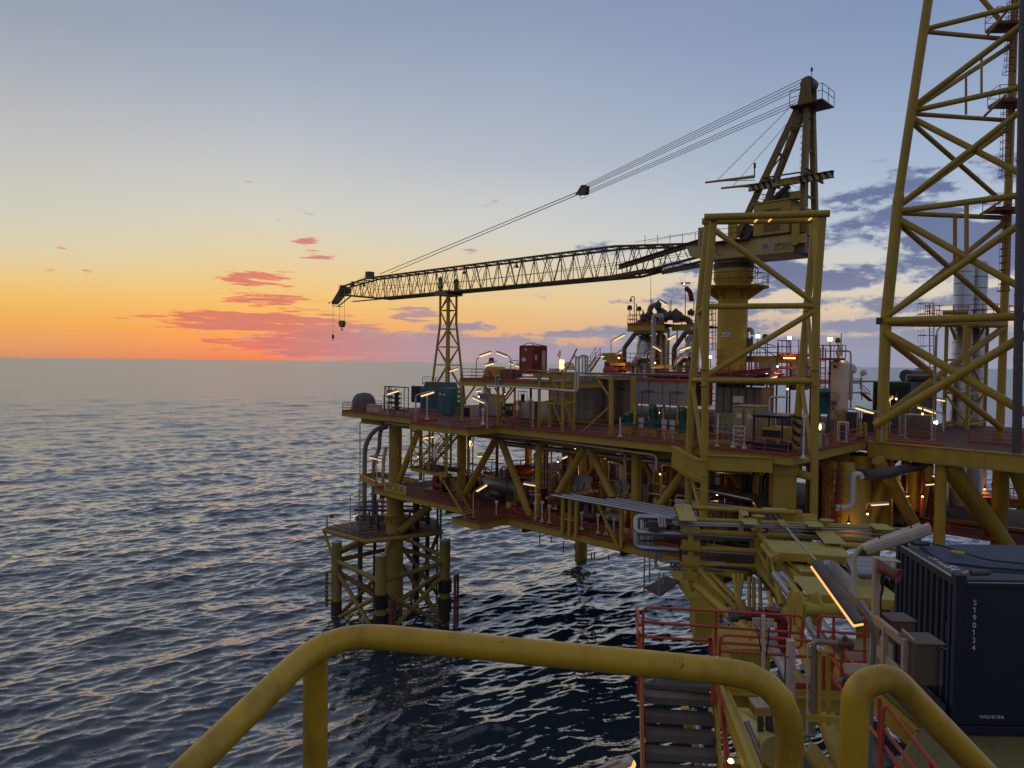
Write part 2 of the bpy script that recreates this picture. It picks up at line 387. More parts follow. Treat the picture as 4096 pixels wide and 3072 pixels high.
ccol = cmix(low, cmix(mrange(AZ, azel(1300, 1300)[0], azel(2500, 1300)[0]), srgb(190, 150, 152), srgb(150, 154, 176)), ccol)
sky = cmix(cf, sky, ccol); sky = cmix(wf, sky, wcol)
# aircraft trail
tx = field([(222, 862, 42, 2.2, 1.0)])
below = mrange(EL, math.radians(-.6), math.radians(-2.5))
sky = cmix(below, sky, srgb(70, 78, 96))
final = nd('ShaderNodeVectorMath', operation='MULTIPLY_ADD'); L.new(sky, final.inputs[0]); final.inputs[1].default_value = (.97, .97, .97); L.new(nsc.outputs[0], final.inputs[2])
nsc.inputs[3].default_value = .002
bg = nd('ShaderNodeBackground'); bg.inputs['Strength'].default_value = 1.0; L.new(final.outputs[0], bg.inputs[0])
wo = nd('ShaderNodeOutputWorld'); L.new(bg.outputs[0], wo.inputs[0])
W.cycles.sampling_method = 'MANUAL'; W.cycles.sample_map_resolution = 512
sl = bpy.data.lights.new('sun', 'SUN'); so = bpy.data.objects.new('sun', sl); COL.objects.link(so)
sl.energy = .004; sl.angle = math.radians(12); sl.color = (1, .55, .33)
sd = V((math.sin(SUN_AZ) * math.cos(SUN_EL), math.cos(SUN_AZ) * math.cos(SUN_EL), math.sin(math.radians(3))))
so.rotation_euler = sd.to_track_quat('Z', 'Y').to_euler(); so.location = (0, 0, 80)

# ------------------------------------------------------------------ sea: displaced sheet from under the camera to the horizon
def sea():
    rng = np.random.default_rng(5)
    inv = np.linspace(1/42., 1/600., 1650); r1 = 1/inv
    r2 = np.geomspace(r1[-1]*1.006, 45000., 260); r = np.concatenate([[2., 15., 30., 38.], r1, r2])
    th1 = np.linspace(math.radians(-42), math.radians(42), 1050)
    th2 = np.linspace(math.radians(42), math.radians(318), 90)[1:-1]
    th = np.concatenate([th1, th2]); nr, na = len(r), len(th)
    Rr, Th = np.meshgrid(r.astype(np.float32), th.astype(np.float32), indexing='ij')
    X = Rr * np.sin(Th); Y = Rr * np.cos(Th)
    sp = np.maximum(np.gradient(r)[:, None], r[:, None] * (th1[1] - th1[0]))
    H = np.zeros_like(X); DX = np.zeros_like(X); DY = np.zeros_like(X)
    n = 96; unres = np.zeros(nr); tot = 0.
    lam = np.exp(np.linspace(math.log(.75), math.log(46), n)) * rng.uniform(.96, 1.04, n)
    wdir = math.radians(124)
    for l in lam:
        a = wdir + rng.normal(0, .55 if l < 5 else .42); k = 2*math.pi/l
        amp = (.0072 if l < 2 else .0062)*l if l < 4 else .0062*4*(l/4)**.42
        ph = rng.uniform(0, 2*math.pi)
        fade = np.clip((l / sp[:, 0] - 1.8) / 1.6, 0, 1); sl = (amp*k)**2/2; tot += sl; unres += (1 - fade**2)*sl
        if fade.max() <= 0: continue
        hi = int(np.nonzero(fade > 0)[0].max()) + 1; fd = fade[:hi, None].astype(np.float32)
        p = (k*(X[:hi]*math.cos(a) + Y[:hi]*math.sin(a)) + ph).astype(np.float32)
        H[:hi] += fd*amp*np.sin(p); c = fd*amp*np.cos(p)*1.0
        DX[:hi] += c*math.cos(a); DY[:hi] += c*math.sin(a)
    unres = np.sqrt(unres/tot)
    cut = np.clip((30000 - Rr)/20000, 0, 1)
    X = X + DX; Y = Y + DY; Hh = H*cut
    co = np.stack([X, Y, Hh], -1).reshape(-1, 3).astype(np.float32)
    i = np.arange(nr-1)[:, None]; j = np.arange(na)[None, :]; jn = (j+1) % na
    q = np.stack([i*na + j, i*na + jn, (i+1)*na + jn, (i+1)*na + j], -1).reshape(-1, 4)
    q = q[:, ::-1]
    me = bpy.data.meshes.new('sea'); me.vertices.add(len(co)); me.vertices.foreach_set('co', co.ravel())
    me.loops.add(q.size); me.loops.foreach_set('vertex_index', q.astype(np.int32).ravel())
    me.polygons.add(len(q)); me.polygons.foreach_set('loop_start', np.arange(0, q.size, 4, dtype=np.int32)); me.polygons.foreach_set('loop_total', np.full(len(q), 4, np.int32))
    me.polygons.foreach_set('use_smooth', np.ones(len(q), bool)); me.update()
    at_ = me.attributes.new('chop', 'FLOAT', 'POINT'); at_.data.foreach_set('value', np.repeat(unres, na).astype(np.float32))
    o = bpy.data.objects.new('sea', me); COL.objects.link(o)
    m = bpy.data.materials.new('sea_water'); m.use_nodes = True; nt = m.node_tree; N = nt.nodes; L = nt.links
    b = N['Principled BSDF']; b.inputs['Base Color'].default_value = (.016, .030, .046, 1); b.inputs['IOR'].default_value = 1.45; b.inputs['Coat Weight'].default_value = 1.0; b.inputs['Coat IOR'].default_value = 1.5
    g = N.new('ShaderNodeNewGeometry'); acc = g.outputs['Normal']
    ch = N.new('ShaderNodeAttribute'); ch.attribute_name = 'chop'
    for sc, k0, k1, det in ((.9, .0, .7, 4), (4.5, .42, .3, 3)):
        mp = N.new('ShaderNodeMapping'); mp.inputs['Scale'].default_value = (.5, 1.3, 1); mp.inputs['Rotation'].default_value = (0, 0, math.radians(-34)); L.new(g.outputs['Position'], mp.inputs[0])
        t = N.new('ShaderNodeTexNoise'); t.inputs['Scale'].default_value = sc; t.inputs['Detail'].default_value = det; t.inputs['Roughness'].default_value = .6; L.new(mp.outputs[0], t.inputs['Vector'])
        s1 = N.new('ShaderNodeVectorMath'); s1.operation = 'SUBTRACT'; L.new(t.outputs['Color'], s1.inputs[0]); s1.inputs[1].default_value = (.5, .5, .5)
        fl = N.new('ShaderNodeVectorMath'); fl.operation = 'MULTIPLY'; L.new(s1.outputs[0], fl.inputs[0]); fl.inputs[1].default_value = (1, 1, 0)
        kk = N.new('ShaderNodeMath'); kk.operation = 'MULTIPLY_ADD'; L.new(ch.outputs['Fac'], kk.inputs[0]); kk.inputs[1].default_value = k1; kk.inputs[2].default_value = k0
        s3 = N.new('ShaderNodeVectorMath'); s3.operation = 'SCALE'; L.new(fl.outputs[0], s3.inputs[0]); L.new(kk.outputs[0], s3.inputs[3])
        s2 = N.new('ShaderNodeVectorMath'); s2.operation = 'ADD'; L.new(s3.outputs[0], s2.inputs[0]); L.new(acc, s2.inputs[1]); acc = s2.outputs[0]
    rg = N.new('ShaderNodeMapRange'); L.new(ch.outputs['Fac'], rg.inputs['Value']); rg.inputs['From Min'].default_value = .15; rg.inputs['From Max'].default_value = 1
    rg.inputs['To Min'].default_value = .06; rg.inputs['To Max'].default_value = .33
    fm = None; ps = N.new('ShaderNodeVectorMath'); ps.operation = 'MULTIPLY'; L.new(g.outputs['Position'], ps.inputs[0]); ps.inputs[1].default_value = (1, 1, 0)
    for cx_, cy_ in ((-20.3, 82.5), (-13.9, 75.9), (-7.5, 81.5), (-14.3, 88.8), (-13.7, 83.7)):   # wash round the piles
        ds = N.new('ShaderNodeVectorMath'); ds.operation = 'DISTANCE'; L.new(ps.outputs[0], ds.inputs[0]); ds.inputs[1].default_value = (cx_, cy_, 0)
        if fm is None: fm = ds.outputs['Value']
        else: mn = N.new('ShaderNodeMath'); mn.operation = 'MINIMUM'; L.new(fm, mn.inputs[0]); L.new(ds.outputs['Value'], mn.inputs[1]); fm = mn.outputs[0]
    fr1 = N.new('ShaderNodeMapRange'); L.new(fm, fr1.inputs['Value']); fr1.inputs['From Min'].default_value = .6; fr1.inputs['From Max'].default_value = 3.2; fr1.inputs['To Min'].default_value = .62; fr1.inputs['To Max'].default_value = .22
    fn = N.new('ShaderNodeTexNoise'); fn.inputs['Scale'].default_value = 1.6; fn.inputs['Detail'].default_value = 6; L.new(g.outputs['Position'], fn.inputs['Vector'])
    fd_ = N.new('ShaderNodeMath'); fd_.operation = 'SUBTRACT'; L.new(fr1.outputs['Result'], fd_.inputs[0]); L.new(fn.outputs['Fac'], fd_.inputs[1])
    f2 = N.new('ShaderNodeMapRange'); L.new(fd_.outputs[0], f2.inputs['Value']); f2.inputs['From Min'].default_value = 0; f2.inputs['From Max'].default_value = .16; f2.inputs['To Max'].default_value = .7
    cm = N.new('ShaderNodeMix'); cm.data_type = 'RGBA'; L.new(f2.outputs['Result'], cm.inputs['Factor']); cm.inputs['A'].default_value = (.030, .046, .064, 1); cm.inputs['B'].default_value = (.42, .45, .47, 1); L.new(cm.outputs['Result'], b.inputs['Base Color'])
    ra = N.new('ShaderNodeMath'); ra.operation = 'MULTIPLY_ADD'; L.new(f2.outputs['Result'], ra.inputs[0]); ra.inputs[1].default_value = .5; L.new(rg.outputs['Result'], ra.inputs[2]); L.new(ra.outputs[0], b.inputs['Roughness']); L.new(ra.outputs[0], b.inputs['Coat Roughness'])
    nn = N.new('ShaderNodeVectorMath'); nn.operation = 'NORMALIZE'; L.new(acc, nn.inputs[0]); L.new(nn.outputs[0], b.inputs['Normal']); L.new(nn.outputs[0], b.inputs['Coat Normal'])
    me.materials.append(m); tag(o, None, None, None, 'structure')
sea()
# ================================================================== the offshore platform: decks, legs, braces, jacket
ZU, ZL, ZM = 23.8, 15.2, 28.2
plat = T('offshore_platform', pl(28, 14, 0), 'large yellow two-deck offshore platform standing on tubular legs in the sea', 'platform')
def deck(name, poly, z, th, m, parent=plat):
    b = MB(); b.prism([pl(s, t, z - th) for s, t in poly], Z * th); return build(name, b, m, parent)
deck('upper_deck_plate', [(0, 0), (18.5, 0), (18.5, -3.9), (27.2, -3.9), (27.2, 0), (55.8, 0), (55.8, 15), (86, 15), (86, 42), (0, 42), (0, 6)], ZU, .05, DECK)
deck('lower_deck_plate', [(7, 0), (24.8, 0), (24.8, -3.6), (28.6, -3.6), (28.6, 0), (52, 0), (52, 30), (86, 30), (86, 42), (7, 42)], ZL, .05, DECK)
b = MB()                                # deck edge channels
def fascia(poly, z, h, w=.18):
    for (s0, t0), (s1, t1) in zip(poly, poly[1:]):
        p, q = pl(s0, t0, z - .06), pl(s1, t1, z - .06)
        b.ib(p, q, h, .22)
fascia([(0, 6), (0, 0), (18.5, 0), (18.5, -3.9), (27.2, -3.9), (27.2, 0), (55.8, 0), (55.8, 15)], ZU, .55)
fascia([(7, 6), (7, 0), (24.8, 0), (24.8, -3.6), (28.6, -3.6), (28.6, 0), (52, 0), (52, 12)], ZL, .55)
build('deck_edge_beam', b, YEL, plat)
for z, h in ((ZU, 1.5), (ZL, 1.35)):
    for t in (2.5, 12, 22, 32, 41):
        b = MB(); b.ib(pl(0.5 if z == ZU else 7, t, z - .07), pl(55.5 if z == ZU else 52, t, z - .07), h, .5, .05, .04); build('deck_girder', b, YEL if t < 4 else YELD, plat)
    for s in (7.6, 19.3, 30.3, 41.5, 53.9):
        b = MB(); b.ib(pl(s, .3, z - .09), pl(s, 41, z - .09), h * .8, .4, .04, .04); build('cross_girder', b, YELD, plat)
    b = MB()
    for s in np.arange(2 if z == ZU else 9, 52 if z == ZL else 55, 2.75): b.ib(pl(s, .3, z - .07), pl(s, 41, z - .07), .45, .2)
    build('deck_stringers', b, YELD, plat)
def bar(name, p, q, r, m=YEL, r2=None, n=18):
    b = MB(); b.tube(p, q, r, n, r2); return build(name, b, m, plat)
# main legs on the front truss line
SL = (7.6, 19.3, 30.3, 41.5)
b = MB(); b.lathe(pl(7.6, 2.5, -4), [(1.02, 0), (1.02, 18.4), (.99, 18.9), (.76, 20.0), (.76, 26.4)], 28); build('leg', b, YELD, plat)
for s, r in ((19.3, .5), (30.3, .32), (41.5, .42)): bar('column', pl(s, 2.5, ZL), pl(s, 2.5, ZU - 1.4), r)
for s in (19.3, 30.3, 41.5, 53.5):
    for t in (13, 24, 35): bar('column', pl(s, t, ZL), pl(s, t, ZU - 1.4), .42, YELD)
for u0, v0, u1, v1 in ((1590, 1940, 1682, 1700), (1862, 1975, 1988, 1747), (2003, 1757, 2126, 2085), (2232, 1975, 2338, 1790), (2357, 1795, 2462, 2010), (2634, 2030, 2748, 1868)):
    bar('truss_brace', fr(u0, v0, 2.5), fr(u1, v1, 2.5), .36)
for s0, s1 in ((19.3, 24.8), (30.3, 24.8), (30.3, 36), (41.5, 36), (41.5, 47), (53.5, 47)):
    bar('truss_brace', pl(s0, 24, ZL), pl(s1, 24, ZU - 1.4), .33, YELD)
# deck-to-jacket diagonal and node ring on the visible leg
bar('leg_brace', fr(1600, 2125, 2.5), fr(1720, 2025, 5.5), .5, YELD)
b = MB(); c = pl(7.6, 2.5, 11.1); b.lathe(c, [(1.02, 0), (1.32, .02), (1.32, .06), (1.02, .08)], 28); b.lathe(c + Z * .7, [(1.02, 0), (1.28, .02), (1.28, .06), (1.02, .08)], 28)
for k in range(14):
    a = 2*math.pi*k/14; d = V((math.cos(a), math.sin(a), 0)); b.ob(c + d * 1.15 + Z * .36, d * .15, Z * .34, d.cross(Z) * .012)
build('leg_collar', b, YELD, plat)
# legs of the far side and near corner, going down into the water
for s, t in ((8.4, 37), (30.3, 39), (53.5, 24), (53.5, 38), (75, 32)):
    b = MB(); b.tube(pl(s, t, -4), pl(s, t, ZL), .95, 20); build('leg', b, YELD, plat)
for (s, t, s2, t2) in ((30.3, 39, 53.5, 38), (53.5, 24, 53.5, 38)):
    bar('jacket_brace', pl(s, t, 1), pl(s2, t2, 13), .35, CONC); bar('jacket_brace', pl(s, t, 13), pl(s2, t2, 1), .35, CONC)
JKT = mat('weathered_jacket_paint', (.33, .235, .06), .65, 0, .65, (.09, .055, .03), .8, rust=.75)
# jacket around the visible leg: four piles and their bracing
JC = V((-14.0, 82.4, 0)); JP = {}
for k, (dx, dy) in dict(l=(-6.3, .1), f=(.1, -6.5), r=(6.5, -.9), b=(-.3, 6.4)).items():
    JP[k] = JC + V((dx, dy, 0)); top = {'l': 8.8, 'f': 9.1, 'r': 9.4, 'b': 8.0}[k]
    b = MB(); p = JP[k]; r = .6 if k != 'f' else .62
    b.lathe(p - Z * 4, [(r, 0), (r, top + 4)], 22); build('pile', b, JKT, plat)
    b = MB(); b.lathe(p - Z * 4, [(r + .03, 0), (r + .03, 5.6), (r + .005, 5.9)], 22); build('marine_growth_band', b, CONC, plat)
    b = MB(); b.lathe(p + Z * top, [(r + .05, 0), (r + .05, .06), (.1, .1), (.1, .25)], 22); build('pile_cap', b, GALW, plat)
for a, c, za, zc in (('l', 'f', 6.6, 6.2), ('f', 'r', 6.2, 6.9), ('r', 'b', 6.9, 6.6), ('b', 'l', 6.6, 6.6)):
    bar('jacket_brace', JP[a] + Z * za, JP[c] + Z * zc, .27, JKT)
    bar('jacket_brace', JP[a] + Z * (za - 1.2), JP[c] - Z * .3, .26, JKT); bar('jacket_brace', JP[c] + Z * (zc - 1.4), JP[a] - Z * .3, .26, JKT)
for k in 'lfrb': bar('jacket_brace', JP[k] + Z * 7.4, V((JC.x, JC.y + .9, 9.8)), .24, JKT)
# fender posts on the piles
for k, d in (('r', V((1.35, -.35, 0))), ('f', V((1.35, -.3, 0)))):
    b = MB(); p = JP[k] + d
    for o in (-.22, .22):
        x = d.normalized().cross(Z) * 0 + V((.7, .7, 0)) * o; b.ob(p + x + Z * (2.6 if k == 'r' else 1.4), V((.1, -.05, 0)), V((.05, .1, 0)), Z * 2.9)
    b.ob(p + Z * 5.2 * (1 if k == 'r' else .75), V((.26, .2, 0)), V((-.06, .08, 0)), Z * .25)
    build('boat_fender', b, mat('fender_' + k, (.20, .09, .05), .8, 0, .6, (.05, .03, .02), 1.5, rust=.6), plat)
    for zz in (1.2, 3.4):
        b = MB(); b.tube(JP[k] + Z * zz, JP[k] + Z * (zz + 1.5), .8, 14); build('fender_clamp', b, BLK if zz > 2 or k == 'f' else CONC, plat)
b = MB(); p = JP['l'] + V((-1.1, -.2, 0)); b.beam(p + Z * 1.2, p + Z * 5.4, .3, .3); b.tube(p + Z * 2, JP['l'] + Z * 2, .12); b.tube(p + Z * 4, JP['l'] + Z * 4, .12)
build('boat_fender', b, STRS, plat)
# conductors, caissons and extra bracing in the shade behind the leg
for k, (x, y, r, zt, m) in enumerate(((-18.4, 86.5, .3, 9.6, GREYD), (-16.9, 88, .22, 15, GREYD), (-11.4, 86.2, .32, 13.6, CONC), (-10.4, 88.6, .28, 13.6, GREYD), (-12.2, 90.5, .35, 13.6, CONC), (-9.0, 87.0, .12, 12, GREYD), (-8.6, 87.2, .12, 12, GREYD))):
    bar('conductor', V((x, y, -4)), V((x, y, zt)), r, m)
for a, c in ((V((-14, 83, 1)), JP['r'] + Z*6), (V((-13, 84, 8)), V((-9, 88, 1))), (V((-12, 85, 1)), V((-9, 89, 8.5))), (JP['l'] + Z*7.6, V((-17.5, 80.8, 9.3))), (V((-14, 83, 1)), JP['l'] + Z*5.5)):
    bar('jacket_brace', a, c, .24, JKT)
for s, t, z, r in ((9, 4, 14.0, .22), (9, 6, 13.6, .3), (9, 8.5, 13.9, .2), (9, 11, 13.5, .28), (9, 15, 13.7, .3)):
    bar('underdeck_pipe', pl(s, t, z), pl(30, t + .5, z), r, GREYD)
# boat deck round the leg
b = MB(); b.prism([V((x, y, 9.6)) for x, y in ((-22.6, 85.5), (-16.4, 80.2), (-8.2, 85.0), (-9.5, 91), (-17, 93))], Z * .12)
build('boat_deck_plate', b, DECK, plat)
b = MB(); B4 = [V((x, y, 9.45)) for x, y in ((-22.6, 85.5), (-16.4, 80.2), (-8.2, 85.0))]
b.path(B4, .28, 10); b.tube(B4[0], JP['l'] + Z * 5.6, .18); build('boat_deck_beam', b, YELD, plat)
# stub column and risers at the left end
bar('column', pl(3.2, 6, 9.7), pl(3.2, 6, ZU - .6), .2); bar('column', pl(6.1, 7.5, ZL), pl(6.1, 7.5, ZU - .6), .22)
b = MB()
for p, q in (((-1.2, 3.5), (7, 1.2)), ((-1.2, 3.5), (-1.2, 6.5)), ((-1.2, 6.5), (7, 6.5))): b.ib(pl(*p, ZL + .3), pl(*q, ZL + .3), .7, .3)
build('cantilever_beam', b, YEL, plat)
# near corner: haunched box beam, box column, tie tube, under-deck bracket
b = MB(); PB0 = fr(2695, 1784, -.2); PB1 = at(2752, 1819, 52.4); PB2 = at(2815, 1846, 50.3)
for p, q in ((PB0, PB1), (PB1, PB2)):
    b.beam(p - Z * .75, q - Z * .75, .3, 1.35); b.beam(p, q, .55, .06); b.beam(p - Z * 1.5, q - Z * 1.5, .55, .06)
build('corner_bracket', b, YEL, plat)
b = MB(); p, q = at(2826, 1820, 50.2), at(3090, 1830, 49.4); b.beam(p - Z * .5, q - Z * .5, .3, .95); b.beam(p, q, .6, .06); b.beam(p - Z, q - Z, .6, .06)
build('corner_beam', b, YEL, plat)
b = MB(); c = at(3131, 1900, 50.4); c.z = 0
b.ob(c + Z * (ZL + 3.3), V((.76, -.1, 0)), V((.1, .76, 0)), Z * 3.9); b.ob(c + Z * 22.9, V((.86, -.1, 0)), V((.1, .86, 0)), Z * .55)
build('box_column', b, YEL, plat)
bar('tie_tube', at(3165, 1883, 50.4), at(3255, 1912, 48.4), .3)
b = MB(); b.prism([at(2674, 2285, 51), at(2782, 2300, 50), at(2840, 2440, 47.5), at(2782, 2442, 48)], V((1.6, 1.6, 0))); build('corner_haunch', b, YEL, plat)
b = MB(); b.ob(at(2815, 2480, 47), V((.75, -.1, 0)), V((.2, 1.5, 0)), Z * 1.0); build('corner_box', b, YEL, plat)
# right-hand extension: big edge beams, columns, raking braces
e0, e1 = pl(56, 15, ZU), at(4230, 1827, 49.4); e1.z = ZU
b = MB(); b.beam(e0 - Z * .62, e1 - Z * .62, .3, 1.2); b.beam(e0, e1, .6, .07); b.beam(e0 - Z * 1.27, e1 - Z * 1.27, .6, .07)
for k in (.42, .62): b.ob(e0.lerp(e1, k) - Z * .62, E1 * .5, E2 * .22, Z * .6)
build('extension_beam', b, YEL, plat)
b = MB(); b.ib(pl(62, 20, ZU - .05), pl(84, 20, ZU - .05), 1.2, .5, .06, .04); build('extension_beam', b, YEL, plat)
b = MB(); b.ib(pl(55, 30, ZL + .3), pl(86, 30, ZL + .3), 1.5, .5, .06, .05); build('extension_beam', b, YEL, plat)
c = at(3765, 1860, 55.4); bar('column', V((c.x, c.y, 8)), V((c.x, c.y, ZU - 1.2)), .42)
c = at(4004, 1900, 61); bar('column', V((c.x, c.y, 9)), V((c.x, c.y, ZU - 1.2)), .62)
for a in ((3806, 1856, 55, 4080, 2250, 56.5, .52), (3770, 1870, 58, 4020, 2210, 64, .42), (3512, 1840, 57.5, 3672, 2125, 60, .50), (3560, 1850, 62, 3640, 2060, 66, .3), (4060, 1880, 55, 4140, 2080, 56, .5)):
    bar('raking_brace', at(*a[:3]), at(*a[3:6]), a[6])
for u, Y, r0, r1, v1 in ((3385, 55, .55, 1.5, 2160), (3440, 60, .85, .85, 2150), (3530, 62, .8, .8, 2150), (3330, 60, .4, .4, 2160)):
    c = at(u, 1880, Y); bar('column', V((c.x, c.y, ZU - 1.3)), at(u + (10 if r1 > 1 else 0), v1, Y), r0, YEL, r1)
bar('raking_brace', at(3545, 1900, 60), at(3440, 2180, 60), .5)
bar('raking_brace', at(3700, 1860, 66), at(3668, 2030, 66), .75, YEL); bar('column', at(3655, 1880, 66), at(3655, 2040, 66), .6)
b = MB(); b.prism([pl(57, 24, ZL - .05), pl(86, 24, ZL - .05), pl(86, 30, ZL - .05), pl(57, 30, ZL - .05)], Z * .05); build('walkway_plate', b, DECK, plat)
# mezzanine decks
deck('mezzanine_plate', [(18, 12), (50, 12), (50, 40), (18, 40)], ZM + .2, .08, DECK)
deck('mezzanine_plate', [(20.5, 1), (31.5, 1), (31.5, 11), (20.5, 11)], ZM, .06, DECK)
b = MB()
for p, q in (((20.5, 1), (31.5, 1)), ((20.5, 1), (20.5, 11)), ((31.5, 1), (31.5, 11)), ((20.5, 6), (31.5, 6))): b.ib(pl(*p, ZM - .07), pl(*q, ZM - .07), .55, .25)
build('mezzanine_beam', b, YEL, plat)
for s, t in ((20.8, 1.2), (26, 1.2), (31.2, 6), (20.8, 9), (26, 6)):
    bar('mezzanine_post', pl(s, t, ZU), pl(s, t, ZM - .6), .13)
for s, t in ((26, 1.2), (20.8, 1.2)):
    for d in (-1.9, 1.9):
        if 20.5 < s + d < 31.5: bar('mezzanine_knee', pl(s, t, ZM - 2.6), pl(s + d, t, ZM - .6), .1, n=10)
# black and yellow marking along the upper deck edge
b = MB()
for s0, s1, t in ((1, 18, .55), (28, 40, .55)): b.pb(s0, s1, t, t + .2, ZU + .004, ZU + .008)
build('deck_edge_marking', b, STRM, plat)

# ------------------------------------------------------------------ lattice tower on the right (triangular)
tw = T('lattice_tower', at(3530, 1766, 58.5), 'tall yellow tubular lattice tower rising out of the top right corner', 'tower')
def tbar(name, p, q, r, m=YEL, r2=None, n=18):
    b = MB(); b.tube(p, q, r, n, r2); return build(name, b, m, tw)
Lb, Lk, Lt = at(3527, 1764, 58.5), at(3594, 800, 58.2), at(3722, -60, 56.6)
b = MB(); b.tube(Lb, at(3543, 1290, 58.5), .43, 22); b.tube(at(3543, 1290, 58.5), Lk, .44, 22, .42); b.tube(Lk, at(3597, 765, 58.2), .42, 22, .34); b.tube(at(3597, 765, 58.2), Lt, .345, 22)
build('leg', b, YEL, tw)
tbar('leg', at(3999, 1750, 62.2), at(4062, -60, 61), .33, YEL, .29)
Rb = V((39.6, 49.9, ZU)); Rt = at(4230, -60, 50.5); tbar('leg', Rb, Rt, .43)
def fh(v): # point on left leg at pixel row v
    u = 3543 + (1290 - v) * (3594 - 3543) / 490 if v > 800 else 3594 + (800 - v) * .1488
    return at(u, v, 58.3)
# front face: braces run out of the picture to the right leg
for v0, u1, v1, r in ((118, 4300, -34, .2), (445, 4300, 300, .21), (845, 4300, 752, .24), (1285, 4300, 1258, .31)): tbar('horizontal_brace', fh(v0), at(u1, v1, 50.6), r)
for v0, u1, v1, r in ((430, 4300, -60, .23), (470, 4300, 806, .23), (826, 4300, 276, .23), (872, 4300, 1272, .26), (1265, 4300, 745, .27), (1330, 4300, 1762, .33), (1700, 4300, 1222, .33)): tbar('diagonal_brace', fh(v0), at(u1, v1, 50.6), r)
# back-left face
for v0, u1, v1, r in ((126, 4058, 160, .18), (455, 4048, 483, .18), (852, 4030, 872, .2), (1292, 4020, 1300, .27)): tbar('horizontal_brace', fh(v0), at(u1, v1, 61.6), r, YELD)
for v0, u1, v1, r in ((440, 4055, 175, .2), (485, 3990, 790, .19), (830, 4050, 500, .2), (885, 4012, 1258, .22), (1268, 4030, 880, .22), (1345, 4005, 1712, .27), (1690, 4015, 1310, .27), (90, 3880, -60, .2)):
    tbar('diagonal_brace', fh(v0) if v0 != 90 else at(3998, 78, 60.5), at(u1, v1, 61.6), r, YELD)
for u, v0, v1, Y, r in ((3926, 226, 382, 57, .09), (3864, 310, 458, 58, .09), (3866, 820, 1012, 55, .16), (3820, 866, 1050, 59, .15), (3862, 1300, 1500, 54.6, .17)): tbar('hanger', at(u, v0, Y), at(u, v1, Y), r, n=12)
for u0, v0, u1, v1 in ((3952, 138, 4030, 40), (3938, 464, 4022, 382), (3922, 858, 4010, 800)): tbar('knee_brace', at(u0, v0, 59), at(u1, v1, 55), .1, n=10)
b = MB(); c = at(3516, 1284, 58.3); b.ob(c, V((.22, 0, 0)), V((0, .05, 0)), Z * .28); build('lifting_lug', b, GREYD, tw)
# caged ladders and rest platforms on the back leg
def cage(p0, p1, r, parent, m=REDD, flare=False, face=None, n=10, step=.55):
    """ladder with hoops from p0 (bottom) to p1 (top)"""
    face = face or V((-1, -.4, 0)).normalized(); side = face.cross(Z).normalized(); b = MB(); d = p1 - p0; Ln = d.length
    for o in (-.22, .22): b.tube(p0 + side * o - d.normalized() * 0, p1 + side * o, .035, 5)
    k = int(Ln / .35)
    for i in range(k + 1): b.tube(p0 + d * (i/k) - side * .22, p0 + d * (i/k) + side * .22, .018, 4)
    build('ladder', b, m, parent); b = MB()
    k = max(int(Ln / step), 2); pts = [[] for _ in range(5)]
    for i in range(k + 1):
        c = p0 + d * (i/k) + face * r; R = r * (1.3 if flare and i == 0 else 1)
        b.hoop(c, face, side, R, .03, 4, 12, -140, 140)
        for j in range(5):
            a = math.radians(-120 + 60*j); pts[j].append(c + (face * math.cos(a) + side * math.sin(a)) * R)
    for q in pts: b.path(q, .016, 4)
    build('ladder_cage', b, m, parent)
cage(at(4047, 295, 60), at(4062, -40, 60), .36, tw, flare=True)
cage(at(4030, 710, 60), at(4038, 370, 60), .36, tw, flare=True)
cage(at(4026, 1165, 60.3), at(4036, 800, 60.3), .36, tw, flare=True)
def railbox(b, pts, z0, h=1.1, r=.03, step=1.2, loop=False):
    P = [V((p.x, p.y, z0)) for p in pts]
    if loop: P.append(P[0])
    for k in (1, .55): b.path([p + Z * (h * k) for p in P], r, 5)
    for p, q in zip(P, P[1:]):
        m_ = max(int((q - p).length / step), 1)
        for i in range(m_ + 1): b.tube(p.lerp(q, i/m_), p.lerp(q, i/m_) + Z * h, r, 5)
for u, v in ((4010, 100), (4020, 408), (4000, 835)):
    c = at(u, v, 60.2); b = MB(); P = [c + V(q) for q in ((-1.0, -.8, 0), (1.6, -1, 0), (1.9, .9, 0), (-.8, 1., 0))]
    b.prism([p - Z * .25 for p in P], Z * .25); railbox(b, P, c.z, loop=True); build('rest_platform', b, REDD, tw)
# round riser pipe that stands in front of the tower
b = MB(); b.tube(at(4066, 1830, 51.5), at(4098, -60, 51.5), .30, 18)
for v in (100, 360, 640, 900, 1180, 1440, 1700): c = at(4066 + (1830 - v) * .0169, v, 51.5); b.lathe(c, [(.33, -.05), (.33, .05)], 18)
one('vent_riser', b, GREYD, 'dark grey vertical vent pipe standing in front of the lattice tower at the right edge', 'pipe')
b = MB(); b.path([at(3730, 1760, 57), at(3748, 1318, 57), at(3775, 1300, 57), at(4020, 1286, 56)], .05, 6, .3); b.tube(at(3738, 1560, 57), at(3745, 1340, 57), .11, 8)
one('instrument_tubing', b, GAL, 'thin grey tubing clipped below the lowest horizontal brace of the lattice tower', 'pipe')

